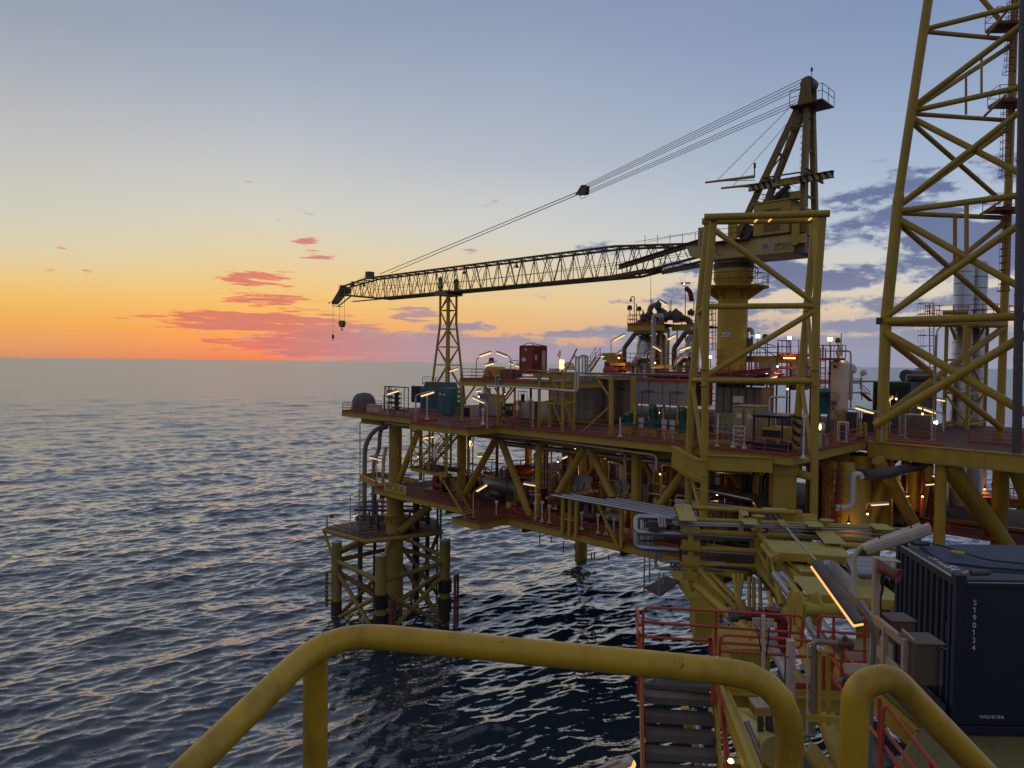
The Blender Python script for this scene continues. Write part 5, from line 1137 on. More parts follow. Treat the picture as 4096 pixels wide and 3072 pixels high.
sw = T('stair_tower', P(1700, 1870, -2.6), 'yellow braced frame carrying the landing of the outside stair', 'stair tower'); b = MB(); A = frst(1645, 1865, -3.4); Bq = frst(1786, 1860, -3.4); zl = A[2]
b.pb(A[0], Bq[0] - 1.2, -3.6, -.6, zl - .12, zl); build('landing_plate', b, DECK, sw)
b = MB(); sx0, sx1 = A[0] + .1, A[0] + 3.0
for s in (sx0, sx1, sx1 + 2.6):
    for t in (-3.5, -.7): b.beam(pl(s, t, zl - .3), pl(s, t, ZU - .5), .16, .16, E1)
for t in (-3.5, -.7):
    b.ib(pl(sx0, t, zl - .1), pl(sx1 + 2.6, t, zl - .1), .35, .2); zm = (zl + ZU) / 2 - .2; b.tube(pl(sx0, t, zm), pl(sx1, t, zm), .06, 6)
    b.tube(pl(sx0, t, zl), pl(sx1, t, zm), .06, 6); b.tube(pl(sx1, t, zm), pl(sx0, t, ZU - .6), .06, 6); b.tube(pl(sx1, t, zl), pl(sx0, t, zm), .06, 6)
b.tube(pl(sx0, -3.5, zl), pl(sx0, -.7, zm), .06, 6); b.tube(pl(sx0, -.7, zm), pl(sx0, -3.5, ZU - .6), .06, 6); build('frame_post', b, YEL, sw)
b = MB(); railbox(b, [pl(sx1 + 1.5, -3.55, 0), pl(sx0 - .05, -3.55, 0), pl(sx0 - .05, -.7, 0)], zl, 1.1, .03, 1); build('landing_rail', b, REDD, sw)
b = MB(); b.pb(sx0 + 3.5, sx0 + 4.2, -3.56, -3.52, zl + 1.3, zl + 2.2); build('notice', b, SGN, sw)
# ================================================================== upper deck, middle and right
fx = T('pipe_support_frame', pl(33, 1.5, ZU), 'yellow braced support frame carrying white pipes at the deck edge', 'pipe frame')
cu = [(2157, .3), (2252, .3), (2200, 3.2), (2296, 3.2)]; zt = fr(2160, 1492, .3).z; Q = [frst(u, 1600, t) for u, t in cu]
b = MB()
for s, t, _ in Q: b.beam(pl(s, t, ZU), pl(s, t, zt), .2, .2, E1)
build('post', b, YEL, fx); b = MB()
for a, c in ((0, 1), (2, 3), (0, 2), (1, 3)): b.ib(pl(Q[a][0], Q[a][1], zt), pl(Q[c][0], Q[c][1], zt), .3, .2); zm = fr(2160, 1610, .3).z; b.beam(pl(Q[a][0], Q[a][1], zm), pl(Q[c][0], Q[c][1], zm), .12, .12)
b.ib(pl(Q[0][0]-.8, .3, zt), pl(Q[1][0]+1.6, .3, zt), .3, .2); build('beam', b, YEL, fx)
b = MB(); zm = fr(2160, 1610, .3).z; m = (Q[0][0]+Q[1][0])/2
for a, c in ((0, 1), (2, 3)): mid = (Q[a][0]+Q[c][0])/2; b.tube(pl(mid-.25, Q[a][1], zm), pl(Q[a][0], Q[a][1], ZU+.3), .07, 7); b.tube(pl(mid+.25, Q[a][1], zm), pl(Q[c][0], Q[c][1], ZU+.3), .07, 7)
b.tube(pl(Q[1][0], .3, zt-.2), pl(Q[1][0]+1.5, .3, zt+2.2), .07, 7); b.tube(pl(Q[1][0], Q[1][1], zm+.6), pl(Q[1][0]-1.2, Q[1][1], zm+1.9), .07, 7); build('brace', b, YEL, fx)
for k in (0, 1):
    b = MB(); v = 1542 + 14*k; b.path([fr(1947 + 175*k, v - k*5, -.15 - .2*k), fr(2300 + 11*k, 1563 + 3*k, -.15 - .2*k), fr(2304 + 11*k, 1425, -.15 - .2*k)], .085, 10, .3)
    one('white_pipe', b, WHT, ['upper long white pipe crossing the yellow frame and turning up', 'lower white pipe beside it, starting at the yellow frame'][k], 'pipe', 'white pipes at the yellow frame')
b = MB()
for k in range(3): b.path([fr(2113 + 12*k, 1480 + 2*k, 1.2), fr(2320, 1491 + 2*k, 1.2), fr(2800, 1499 + 3*k, 1.2 + k*.3)], .05, 6)
one('conduit_run', b, GAL, 'thin grey conduits running level along the tops of the grey enclosures', 'conduit')
b = MB(); b.path([fr(1984, 1545, .4), fr(1984, 1508, .4), fr(1990, 1504, .4), fr(1998, 1508, 2)], .1, 8, .1); b.path([fr(1994, 1545, .6), fr(1994, 1510, .6)], .1, 8); one('grey_duct_pair', b, GAL, 'two short grey bent ducts at the raised deck edge under the winch skid', 'duct')
# big enclosures
X = pbox(2204, 2374, 2526, 1503, 1692, 11.4); s0, s1, t0, t1, z0, z1 = X
en = T('enclosure', pl((s0+s1)/2, (t0+t1)/2, ZU), 'big grey panelled enclosure with a brown clad right side', 'enclosure'); b = MB(); b.pb(s0, s1-.02, t0, t1, ZU+.3, z1); build('front_panels', b, GREY, en, bev=.04)
b = MB(); b.pb(s1-.02, s1+.04, t0+.02, t1, ZU+.3, z1-.02); build('side_cladding', b, CLADB, en); b = MB()
for k in range(1, 4): zz = ZU+.3+(z1-ZU-.3)*k/4; b.pb(s0, s1+.06, t0-.02, t0, zz-.02, zz+.02)
for k in range(1, 6): s = s0+(s1-s0)*k/6; b.pb(s-.02, s+.02, t0-.02, t0, ZU+.3, z1)
for k in (1, 2, 3): t = t0+(t1-t0)*k/4; b.pb(s1+.04, s1+.07, t-.03, t+.03, ZU+.3, z1)
build('panel_seam', b, GREYD, en); b = MB(); b.pb(s0-.1, s1+.1, t0-.1, t1, ZU, ZU+.3); build('base_frame', b, YELD, en); b = MB()
for t in (t0+1.8, t0+4.6): b.tube(pl(s1+.2, t, ZU+.4), pl(s1+.2, t, z1-.3), .06, 6); b.tube(pl(s1+.2, t, z1-1.6), pl(s1+.2, t+1.0, z1-1.5), .06, 6)
build('side_pipe', b, GREYD, en)
X = pbox(2540, 2768, 2776, 1527, 1627, 11.6); s0, s1, t0, t1, z0, z1 = X; t1 = t0 + 4
en = T('enclosure', pl((s0+s1)/2, (t0+t1)/2, z0), 'dented grey panel wall raised above the green pumps', 'enclosure'); b = MB(); b.pb(s0, s1, t0, t1, z0, z1); build('front_panels', b, GREY, en, bev=.04); b = MB()
for k in (1, 2, 3): s = s0+(s1-s0)*k/4; b.pb(s-.03, s+.03, t0-.03, t0, z0, z1)
b.pb(s0, s1, t0-.025, t0, (z0+z1)/2-.02, (z0+z1)/2+.02); build('panel_seam', b, GREYD, en); b = MB()
for k in range(5): s = s0+(s1-s0)*k/4; b.beam(pl(s, t0+.3, ZU), pl(s, t0+.3, z0), .2, .2, E1)
build('support_post', b, YEL, en); b = MB()
for k in (1, 3): s = s0+(s1-s0)*k/4 - .6; b.path([pl(s, t0-.25, z0-1), pl(s, t0-.25, z1-1), pl(s+1.2, t0-.25, z1-1)], .06, 6, .2)
build('front_pipe', b, GREYD, en); b = MB(); b.pb(s0-.2, s1+.2, t0-.35, t0-.05, z1, z1+.25); build('top_beam', b, RED, en)
for lab, a in (('yellow column with knee braces between the enclosure and the panel wall', (2445, 1505, 1742, 1.2)), ('yellow column behind the first green pump', (2532, 1500, 1720, 5))):
    u, vt, vb, t = a; b = MB(); p, q = fr(u, vb, t), fr(u, vt, t); b.beam(p, q, .3, .3, E1); 
    if t < 3: b.beam(q - Z*.2, q - Z*.2 + E1*-1.5 + Z*.1, .2, .2); b.beam(p + Z*3, q - E1*1.7, .14, .14); b.tube(p + Z*2.6, p - E1*3.2, .1, 8)
    one('support_column', b, YEL, lab, 'column')
# green pumps
def pump(label, u, vb, t, h, w):
    p = fr(u, vb, t); p.z = ZU; o = T('pump', p, label, 'pump', 'green pumps'); b = MB(); b.ob(p + Z*.3, E1*w*.75, E2*w*.6, Z*.3); build('plinth', b, YELD, o, bev=.03)
    b = MB(); b.lathe(p, [(w*.55, .6), (w*.6, .8), (w*.45, 1.0), (w*.42, h*.55)], 16); b.lathe(p + Z*h*.42 - E2*w*.4, [(w*.32, 0), (w*.32, .12)], 14, -E2); b.tube(p + Z*h*.4 - E1*w*.9, p + Z*h*.4 + E1*w*.9, .16, 10); build('casing', b, GRN, o)
    b = MB(); b.lathe(p, [(w*.36, h*.55), (w*.40, h*.6), (w*.40, h*.95), (w*.3, h)], 12, smooth=False)
    for k in range(12): a = 2*math.pi*k/12; d = V((math.cos(a), math.sin(a), 0)); b.ob(p + d*w*.42 + Z*h*.77, d*.05, Z.cross(d)*.015, Z*h*.15)
    build('motor', b, GRN, o); b = MB(); b.ob(p + Z*h*.9 - E2*w*.42, E1*.2, E2*.01, Z*.06); build('name_plate', b, YCAT, o)
    b = MB(); b.path([p + E1*w*.9 + Z*.3, p + E1*w*.9 + Z*h*.9, p + E1*w*1.4 + Z*h*.98, p + E1*w*1.5 + Z*.2], .07, 6, .2); build('pipe', b, GREYD, o)
pump('green pump at the left, lower than the others and set between yellow beams', 2514, 1742, 4.5, 1.9, .9); pump('tall green vertical pump in the middle of the panel wall', 2611, 1745, 4.0, 2.75, .8); pump('green pump partly behind the portal frame left legs', 2729, 1762, 3.4, 2.75, .8)
for k, (u, v0, v1) in enumerate(((2566, 1650, 1745), (2658, 1650, 1752), (2690, 1655, 1758))):
    o = T('instrument_stand', fr(u, v1, 2.2), ['pale instrument stand left of the tall green pump', 'pale instrument stand right of the tall green pump', 'pale instrument stand beside the portal frame leg'][k], 'instrument', 'instrument stands'); b = MB(); p = fr(u, v1, 2.2); p.z = ZU; b.tube(p, p + Z*1.5, .045, 6); build('post', b, GALW, o); b = MB(); b.ob(p + Z*1.5 - E2*.06, E1*.25, E2*.06, Z*.2); b.ob(p + Z*1.0 - E2*.06, E1*.2, E2*.05, Z*.18); build('gauge_box', b, GALW, o)
# grey-brown ribbed module
X = pbox(2871, 3048, 3095, 1553, 1660, 13); s0, s1, t0, t1, z0, z1 = X; md = T('ribbed_module', pl((s0+s1)/2, (t0+t1)/2, z0), 'grey-brown ribbed steel module behind the portal frame', 'module'); b = MB(); b.pb(s0, s1, t0, t1, z0, z1)
for k in range(6): s = s0 + .3 + (s1-s0-.6)*k/5; b.prism([pl(s-.35, t0, z0+.05), pl(s-.25, t0-.12, z0+.05), pl(s+.25, t0-.12, z0+.05), pl(s+.35, t0, z0+.05)], Z*(z1-z0-.1))
build('shell', b, CORR, md); b = MB(); b.pb(s0+1.6, s0+2.6, t0-.15, t0-.125, z0+1.0, z0+1.6); build('notice', b, SGN, md); b = MB(); b.pb(s0, s1, t0, t1, ZU, z0); build('base_frame', b, YELD, md); b = MB()
rr = random.Random(2)
for k in range(16): s = rr.uniform(s0, s1); t = rr.uniform(t0, t1); h = rr.uniform(.3, .9); b.tube(pl(s, t, z1), pl(s, t, z1+h), .07, 6); b.lathe(pl(s, t, z1+h*.6), [(.15, 0), (.15, .15)], 8)
b.tube(pl(s0, t0+.5, z1+.25), pl(s1, t0+.5, z1+.25), .08, 6); build('top_valves', b, INSU, md)
# cream cabinets, white stand, compressor
X = pbox(2931, 3028, 3078, 1626, 1772, 5.6); cc = container('equipment_container', 'cream equipment cabinet with two tall doors behind the yellow compressor', X, CRM, 'cabinet', ribs='s', n=4); s0, s1, t0, t1, z0, z1 = X
for k in (0, 1):
    a = s0+.12+(s1-s0-.2)*.5*k; w = (s1-s0-.2)*.46; b = MB(); b.pb(a, a+w, t0+.01, t0+.045, z0+.25, z1-.15); d = build('door', b, CRM, cc); b = MB(); b.pb(a+w*.25, a+w*.75, t0-.005, t0+.01, z1-1.0, z1-.65); build('notice', b, SGN, d); b = MB(); b.tube(pl(a+w*.9, t0-.02, z0+.4), pl(a+w*.9, t0-.02, z1-.3), .03, 5); build('lock_bar', b, BRN, d)
o = T('step_ladder', fr(2956, 1793, 2.0), 'white step stand in front of the cream cabinet', 'ladder'); b = MB(); A_, B_ = frst(2935, 1700, 2.0), frst(2979, 1700, 2.0); zt = A_[2]
for s in (A_[0], B_[0]): b.beam(pl(s, 2.0, ZU), pl(s, 2.0, zt), .09, .09, E1); b.lathe(pl(s, 2.0, ZU), [(.25, 0), (.08, .3)], 4)
build('upright', b, WHT, o); b = MB()
for k in range(5): zz = zt - .05 - k*(zt-ZU-.3)/4; b.beam(pl(A_[0], 2.0, zz), pl(B_[0], 2.0, zz), .1, .08)
build('step', b, WHT, o)
X = pbox(3010, 3132, 3192, 1672, 1806, 2.2); s0, s1, t0, t1, z0, z1 = X; ac = T('air_compressor', pl((s0+s1)/2, (t0+t1)/2, ZU), 'yellow slatted compressor set in a dark blue lifting frame', 'compressor'); z0 = ZU
b = frame3((s0+.06, s1-.06, t0+.06, t1-.06, z0+.1, z1), .07, 6); build('lifting_frame', b, NAVD, ac); b = MB(); b.prism([pl(s0-.1, t0-.1, z1), pl(s1+.3, t0-.1, z1+.05), pl(s1+.3, t1+.1, z1+.1), pl(s0-.1, t1+.1, z1+.05)], Z*.1); build('canopy', b, NAVD, ac); b = MB(); b.pb(s0, s1, t0, t1, z0, z0+.5); build('base', b, NAVD, ac)
zy = z0+.75; zh = z0 + (z1-z0)*.68; b = MB(); b.pb(s0+.5, s1-.3, t0+.3, t1-.3, zy, zh); body = build('body', b, YCAT, ac, bev=.08); b = MB()
for k in range(8): zz = zy+.2+k*(zh-zy-.4)/8; b.pb(s0+.6, s0+.6+(s1-s0)*.62, t0+.27, t0+.3, zz, zz+.07)
build('louvre', b, BLK, body); b = MB(); b.pb(s1-.3, s1-.28, t0+.45, t0+.75, zy+.25, zy+.65); build('control_panel', b, BLK, body); b = MB(); b.pb(s0+.5+(s1-s0)*.55, s1-.35, t0+.28, t0+.3, zy-.3, zy+.15); build('fuel_tank', b, YCAT, ac)
for lab, a in (('grey pipe manifold of short stubs left of the cream cabinet', (2905, 1770, 3.5)), ('dark red and grey pump skid left of the cream cabinet behind the portal leg', (2890, 1700, 8))):
    u, v, t = a; p = fr(u, v, t); p.z = ZU; o = T('manifold', p, lab, 'manifold'); b = MB()
    for k in range(4): b.path([p + E1*(k*.45-.7), p + E1*(k*.45-.7) + Z*(1.2 + t*.1), p + E1*(k*.45-.7) + Z*(1.2+t*.1) + E2*.8], .08, 7, .15)
    b.tube(p - E1*1 + Z*.9, p + E1*1 + Z*.9, .1, 8); build('pipes', b, INSU, o); b = MB(); b.ob(p + Z*.12, E1*1.2, E2*.6, Z*.12); build('skid_base', b, RED if t > 5 else YELD, o)
b = MB(); b.path([fr(3078, 1740, 6.5), fr(3078, 1588, 6.5), fr(3155, 1587, 6.5)], .08, 7, .25); b.tube(fr(3102, 1700, 6.6), fr(3102, 1590, 6.6), .05, 6); one('vent_pipe', b, WHT, 'white bent pipe standing behind the blue framed compressor', 'pipe')
o = T('globe_lamp', at(3280, 1815, 53.5), 'bright globe lamp on a white post right of the portal frame', 'lamp'); b = MB(); p, q = at(3280, 1815, 53.5), at(3280, 1728, 53.5); b.tube(p, q, .12, 10); b.path([q + V((.2, 0, 0)), q + V((.55, 0, -.4)), q + V((.5, 0, -1.2))], .03, 5); build('post', b, WHT, o); b = MB(); b.lathe(q, [(.2, 0), (.34, .12), (.36, .5), (.24, .72)], 16); build('globe', b, mat('glass_globe', (.62, .58, .45), .25, 0, .1), o); b = MB(); b.lathe(q + Z*.15 + (CAM-q).normalized()*.33, [(.05, 0), (.11, .2), (.04, .45)], 8); build('bulb', b, BLB, o)
# silver columns with pipework platform on top
def column(label, u0, u1, vt, t, m, elbow=None):
    a, c = frst(u0, 1400, t), frst(u1, 1400, t); p = pl((a[0]+c[0])/2, t, ZM + .2); r = abs(c[0]-a[0])/2*.86; h = fr((u0+u1)/2, vt, t).z - p.z; o = T('scrubber_column', p, label, 'process column', 'silver process columns')
    b = MB(); b.lathe(p, [(r, 0), (r, h*.75), (r*.97, h*.8), (r*.8, h*.95), (r*.45, h), (r*.45, h+.8)], 28); sh = build('shell', b, m, o); b = MB()
    for k in (.22, .5, .76): b.lathe(p + Z*h*k, [(r+.03, -.04), (r+.03, .04)], 28)
    build('band', b, GAL, o); return o, p, r, h
o, p, r, h = column('silver clad column with a large flanged elbow at its left', 2546, 2614, 1340, 22, CLAD)
q = fr(2588, 1428, 19.6); b = MB(); b.path([q + E1*.6, q - E1*.9, q - E1*1.6 - Z*.7, q - E1*1.6 - Z*3], .52, 16, .9); b.lathe(q + E1*.3, [(.75, -.1), (.75, .1)], 20, E1); b.lathe(q, [(.72, -.1), (.72, .05)], 20, E1); build('inlet_elbow', b, CLAD, o); text_part('lettering', 'OTV', .5, p - E2*r - E1*.5 + Z*.9 - E2*.05, E1, Z, TXTB, o)
o, p2, r2, h2 = column('brown tinted clad column standing right behind the silver one', 2616, 2668, 1335, 24, CLADB)
o, p3, r3, h3 = column('second silver column half hidden by the portal frame', 2740, 2800, 1338, 22, CLAD); q = fr(2765, 1425, 19.6); b = MB(); b.path([q + E1*.6, q - E1*.9, q - E1*1.6 - Z*.7, q - E1*1.6 - Z*3], .5, 16, .9); b.lathe(q, [(.7, -.1), (.7, .05)], 20, E1); build('inlet_elbow', b, CLAD, o); text_part('lettering', 'TV 120', .5, p3 - E2*r3 + E1*.6 + Z*.9 - E2*.05, E1, Z, TXTB, o)
pt = T('pipework_platform', fr(2620, 1300, 23), 'yellow edged platform with orange rails on top of the silver columns', 'platform'); a, c, e = frst(2520, 1300, 21), frst(2668, 1300, 21), frst(2805, 1296, 21); z = a[2]
b = MB(); b.pb(a[0], c[0], 20.5, 27, z - .05, z); b.pb(c[0], e[0], 22, 27, z - .35, z - .3); build('floor_plate', b, DECK, pt); b = MB()
for q0, q1 in (((a[0], 20.5), (c[0], 20.5)), ((a[0], 20.5), (a[0], 27)), ((c[0], 22), (e[0], 22)), ((a[0]+1.5, 20.7), (a[0]+1.5, 27))): b.ib(pl(*q0, z-.06), pl(*q1, z-.06), .7, .3)
for s in np.linspace(a[0]+.6, c[0]-.6, 5): b.tube(pl(s, 20.7, z-.5), pl(s*.6+.4*(a[0]+c[0])/2, 21.6, z-1.8), .08, 6)
for s in np.linspace(c[0]+.6, e[0]-.4, 4): b.tube(pl(s, 22.2, z-.8), pl(s-.5, 23, z-1.9), .07, 6)
for s in (a[0]+3.6, c[0]-.4, e[0]-.3): b.beam(pl(s, 22, z-.5), pl(s, 22, ZM), .2, .2, E1)
build('floor_beam', b, YEL, pt); b = MB(); railbox(b, [pl(a[0], 26, 0), pl(a[0], 20.55, 0), pl(c[0]-2.2, 20.55, 0)], z, 1.15, .035, .9); railbox(b, [pl(c[0]+.2, 22.05, 0), pl(e[0], 22.05, 0)], z-.3, 1.15, .035, .9); railbox(b, [pl(e[0]-1.5, 26, 0), pl(c[0]+.2, 26, 0)], z+.6, 1.1, .035, .9); build('rail', b, REDN, pt); b = MB(); b.pb(a[0], c[0], 20.42, 20.47, z, z+.2); build('toe_board', b, RED, pt)
o = T('overhead_pipework', fr(2620, 1280, 23), 'tangle of dark valves and thick pipes on the column top platform', 'pipework'); G = lambda u, v, t=23.: fr(u, v, t)
for k, (pp, r) in enumerate((([G(2592, 1290), G(2600, 1238), G(2606, 1224), G(2634, 1218)], .32), ([G(2634, 1290), G(2634, 1222)], .22), ([G(2618, 1300, 21), G(2622, 1265, 21), G(2645, 1262, 21), G(2648, 1300, 21)], .3), ([G(2655, 1285), G(2665, 1260), G(2705, 1262), G(2705, 1290)], .42), ([G(2590, 1275), G(2620, 1262), G(2660, 1272)], .3), ([G(2700, 1280, 24), G(2750, 1275, 24), G(2765, 1300, 24)], .35), ([G(2540, 1300), G(2570, 1282), G(2600, 1278)], .28))):
    b = MB(); b.path(pp, r, 10, .5); build('pipe', b, GREYD if k % 2 else INSU, o)
b = MB()
for u, v, w, hh, t in ((2633, 1225, .38, 1.0, 23), (2598, 1262, .5, .9, 23), (2650, 1252, .55, .8, 23.5), (2680, 1265, .6, .9, 23), (2703, 1262, .7, 1.1, 23.4), (2573, 1270, .35, .8, 22), (2764, 1250, .4, .6, 24), (2726, 1270, .4, .7, 24)): b.lathe(G(u, v, t), [(w*.6, -hh*.5), (w, -hh*.3), (w, hh*.3), (w*.5, hh*.5), (.06, hh*.75)], 10)
build('valve_actuator', b, GREYD, o); b = MB()
for u, v0, v1 in ((2546, 1290, 1214), (2572, 1290, 1238), (2575, 1292, 1245), (2684, 1260, 1200), (2776, 1240, 1195), (2608, 1226, 1198)): b.tube(G(u, v0), G(u, v1), .06, 5)
build('stand_pipe', b, GALW, o)
for k, pp in enumerate(([(2497, 1490), (2497, 1398), (2500, 1388), (2538, 1338), (2546, 1332), (2613, 1331)], [(2696, 1475), (2696, 1400), (2700, 1388), (2738, 1335), (2746, 1328), (2790, 1328)])):
    b = MB(); b.path([fr(u, v, 20.4) for u, v in pp], .27, 12, .35); one('lagged_pipe', b, GREYD, ['thick dark pipe rising left of the silver column and bending into it', 'thick dark pipe rising between the columns and bending right'][k], 'pipe', 'thick dark pipes at the columns')
b = MB(); b.path([fr(2615, 1400, 19), fr(2615, 1268, 19), fr(2622, 1262, 19), fr(2650, 1263, 19)], .26, 12, .4); one('riser_pipe', b, GAL, 'light grey vertical pipe standing in front of the silver column', 'pipe')
# orange rail platform and pipe deck on top of the mezzanine
mz = T('pipe_deck', fr(2650, 1500, 12.5), 'orange railed pipe deck with red pipes at the feet of the silver columns', 'pipe deck'); b = MB(); rr = random.Random(8)
for k in range(7): t = 12.6 + k*.7; zz = ZM + .45 + rr.uniform(0, .9); b.path([pl(36, t, zz), pl(rr.uniform(40, 47), t, zz), pl(48, t + rr.uniform(-.5, .5), zz + .5)], rr.uniform(.06, .14), 7, .2)
for k in range(22): s = rr.uniform(36, 48); t = rr.uniform(12.5, 17); b.tube(pl(s, t, ZM+.2), pl(s, t, ZM + rr.uniform(.8, 1.9)), .05, 5); b.lathe(pl(s, t, ZM + .8), [(.14, 0), (.14, .2)], 7)
build('pipes', b, REDD, mz); b = MB(); a, c = frst(2602, 1460, 18), frst(2690, 1460, 18); railbox(b, [pl(a[0], 18, 0), pl(c[0], 18, 0), pl(c[0], 21, 0)], fr(2640, 1459, 18).z, 1.2, .035, 1.0); railbox(b, [pl(a[0], 14, 0), pl(c[0]+4, 14, 0)], ZM+.2, 1.1, .035, 1.2); build('rail', b, REDN, mz); b = MB(); b.pb(a[0], c[0], 17.9, 21, fr(2640, 1462, 18).z - .25, fr(2640, 1459, 18).z); build('floor_beam', b, YEL, mz); b = MB(); b.beam(fr(2609, 1470, 18), fr(2665, 1470, 18), .1, .1); build('lamp_strip', b, TUBE, mz)
o = T('red_pipe_skid', fr(2470, 1480, 17), 'red pipe skid with rails between the red stairway and the silver column', 'pipe skid'); b = MB()
for k in range(4): b.path([fr(2420, 1478 - 9*k, 17+k*.4), fr(2520, 1480 - 9*k, 17+k*.4)], .16, 8)
b.tube(fr(2420, 1482, 16.8), fr(2480, 1484, 16.8), .4, 12); build('pipes', b, REDD, o); b = MB(); A_ = frst(2438, 1460, 17)[0]; B_ = frst(2500, 1460, 17)[0]; zz = fr(2470, 1452, 17).z; railbox(b, [pl(A_, 17, 0), pl(B_, 17, 0), pl(B_, 20, 0)], zz, 1.1, .035, .9); build('rail', b, REDN, o); b = MB(); b.pb(A_, B_, 17, 20, zz - .3, zz); 
for s in (A_+.2, B_-.2): b.beam(pl(s, 17.2, ZM), pl(s, 17.2, zz), .2, .2, E1)
build('platform', b, YEL, o); b = MB(); b.pb(A_ - 1.2, A_ + .4, 18, 19, zz, zz + 1.0); build('cabinet', b, YELD, o)
X = pbox(2410, 2452, 2462, 1412, 1440, 21); b = MB(); b.pb(*X); one('yellow_cabinet', b, YELD, 'small yellow cabinet behind the red stairway', 'cabinet')
b = MB(); p = fr(2275, 1480, 16); b.lathe(p, [(.7, 0), (.7, .3), (.55, .75), (.2, .95)], 16); one('dome_cover', b, WHTW, 'pale domed cover right of the amber beacon', 'cover')
for k, (u, v) in enumerate(((2213, 1502), (2195, 1496))): b = MB(); X = pbox(u, u+30, u+42, v-22, v, 14+k*3); b.pb(*X); one('deck_box', b, [YELD, WHTW][k], ['small yellow box below the amber beacon', 'pale box left of the amber beacon'][k], 'box')
# things seen through and behind the portal frame
o = T('swan_neck_vent', fr(2998, 1420, 18), 'silver swan-neck vent above a dark drum right of the crane pedestal', 'vent'); b = MB(); q = lambda u, v: fr(u, v, 18); b.path([q(2986, 1352), q(2986, 1325), q(2998, 1314), q(3010, 1325), q(3010, 1340)], .2, 10, .3); build('pipe', b, GAL, o); b = MB(); b.vessel(q(2994, 1402), .32, q(2994, 1352).z - q(2994, 1402).z, 14); b.path([q(3008, 1345), q(3008, 1400), q(2995, 1440)], .12, 8, .3); build('drum', b, GREYD, o)
b = MB()
for (u0, v0, u1, v1) in ((3016, 1434, 3016, 1380), (3040, 1430, 3040, 1375), (3070, 1430, 3070, 1370), (3114, 1436, 3114, 1372), (3010, 1392, 3116, 1388), (3010, 1412, 3116, 1410), (3020, 1375, 3114, 1432), (3050, 1372, 3100, 1384)): b.tube(fr(u0, v0, 17), fr(u1, v1, 17), .045, 5)
one('scaffold', b, GREYD, 'dark scaffold tubes standing beside the green floodlight', 'scaffold')
o = T('access_platform', fr(3100, 1440, 19), 'yellow beam walkway with pipes right of the crane pedestal', 'walkway'); b = MB(); b.ib(fr(2985, 1424, 18.5), fr(3200, 1424, 18.5), .6, .4); b.ib(fr(2985, 1424, 22), fr(3200, 1426, 22), .6, .4); build('beam', b, YEL, o); b = MB()
for u in (2996, 3006, 3020, 3028): b.tube(fr(u, 1425, 18.7), fr(u, 1515, 18.7), .09, 7)
build('down_pipe', b, GALW, o)
o = T('white_equipment_house', fr(3070, 1490, 21), 'white equipment house lit by two white work lights', 'house'); b = MB(); X = pbox(3034, 3090, 3106, 1444, 1500, 21); b.pb(*X); build('wall', b, WHT, o, bev=.05); b = MB(); b.ob(fr(3056, 1470, 20.6), E1*.4, E2*.4, Z*.9); build('side_unit', b, WHTW, o)
o = T('red_access_tower', fr(3150, 1560, 17), 'orange tower of stacked railed landings behind the portal frame', 'access tower'); A_, B_ = frst(3108, 1500, 17)[0], frst(3192, 1500, 17)[0]; zs = [fr(3150, v, 17).z for v in (1560, 1505, 1465, 1415)]
b = MB()
for zz in zs[1:]: railbox(b, [pl(A_, 20, 0), pl(A_, 17, 0), pl(B_, 17, 0), pl(B_, 20, 0)], zz, 1.25, .04, .9)
build('rail', b, REDN, o); b = MB()
for zz in zs[1:]: b.pb(A_, B_, 17, 20, zz - .25, zz)
build('landing', b, RED, o); b = MB()
for s in (A_, (A_+B_)/2, B_):
    for t in (17, 20): b.beam(pl(s, t, ZU), pl(s, t, zs[3]), .12, .12, E1)
build('post', b, REDD, o); b = MB(); b.beam(fr(3135, 1432, 16.9), fr(3180, 1433, 16.9), .1, .08); build('lamp_strip', b, FLO, o)
for k, (u0, u1, vt, vb, t, lab) in enumerate(((3190, 3246, 1432, 1560, 21, 'white domed tank behind the right back leg of the portal frame'), (3154, 3196, 1440, 1560, 22, 'white domed tank behind the orange access tower'))):
    a, c = frst(u0, 1450, t), frst(u1, 1450, t); p = pl((a[0]+c[0])/2, t, fr(u0, vb, t).z); o = T('white_tank', p, lab, 'tank', 'white tanks'); b = MB(); b.vessel(p, abs(c[0]-a[0])*.39, fr(u0, vt, t).z - p.z, 20); build('shell', b, WHT, o)
def ladder_thing(label, p0, p1, m=REDN, r=.36, name='caged_ladder', **k):
    o = T(name, p0, label, 'ladder', 'caged ladders'); cage(p0, p1, r, o, m, **k); return o
ladder_thing('orange caged ladder rising beside the foot of the crane pedestal', fr(2880, 1510, 16), fr(2885, 1400, 16), face=(-E2)); ladder_thing('orange caged ladder between panel wall and ribbed module behind the portal leg', fr(2850, 1700, 9), fr(2853, 1525, 9), face=(-E2))
ladder_thing('tall orange caged ladder left of the white vessel', at(3290, 1570, 64), at(3292, 1395, 64), face=V((-.6, -.8, 0))); ladder_thing('orange caged ladder on the back of the crane pedestal high up', fr(2858, 1400, 18), fr(2858, 1210, 18), face=V((-.9, -.4, 0)), m=REDD)
o = T('red_railed_platform', at(3320, 1440, 65), 'red railed platform below the glowing orange floodlight', 'platform'); b = MB(); c = at(3320, 1432, 65); P4 = [c + V(q) for q in ((-1.0, -.7, 0), (1.0, -.9, 0), (1.2, .9, 0), (-.9, 1.0, 0))]; b.prism([p - Z*.2 for p in P4], Z*.2); build('floor', b, RED, o); b = MB(); railbox(b, P4, c.z, 1.15, .035, .7, True); build('rail', b, REDN, o); b = MB(); b.tube(at(3316, 1620, 65), at(3320, 1436, 65), .09, 7); b.tube(at(3345, 1560, 65.6), at(3345, 1436, 65.6), .09, 7); build('post', b, REDD, o)
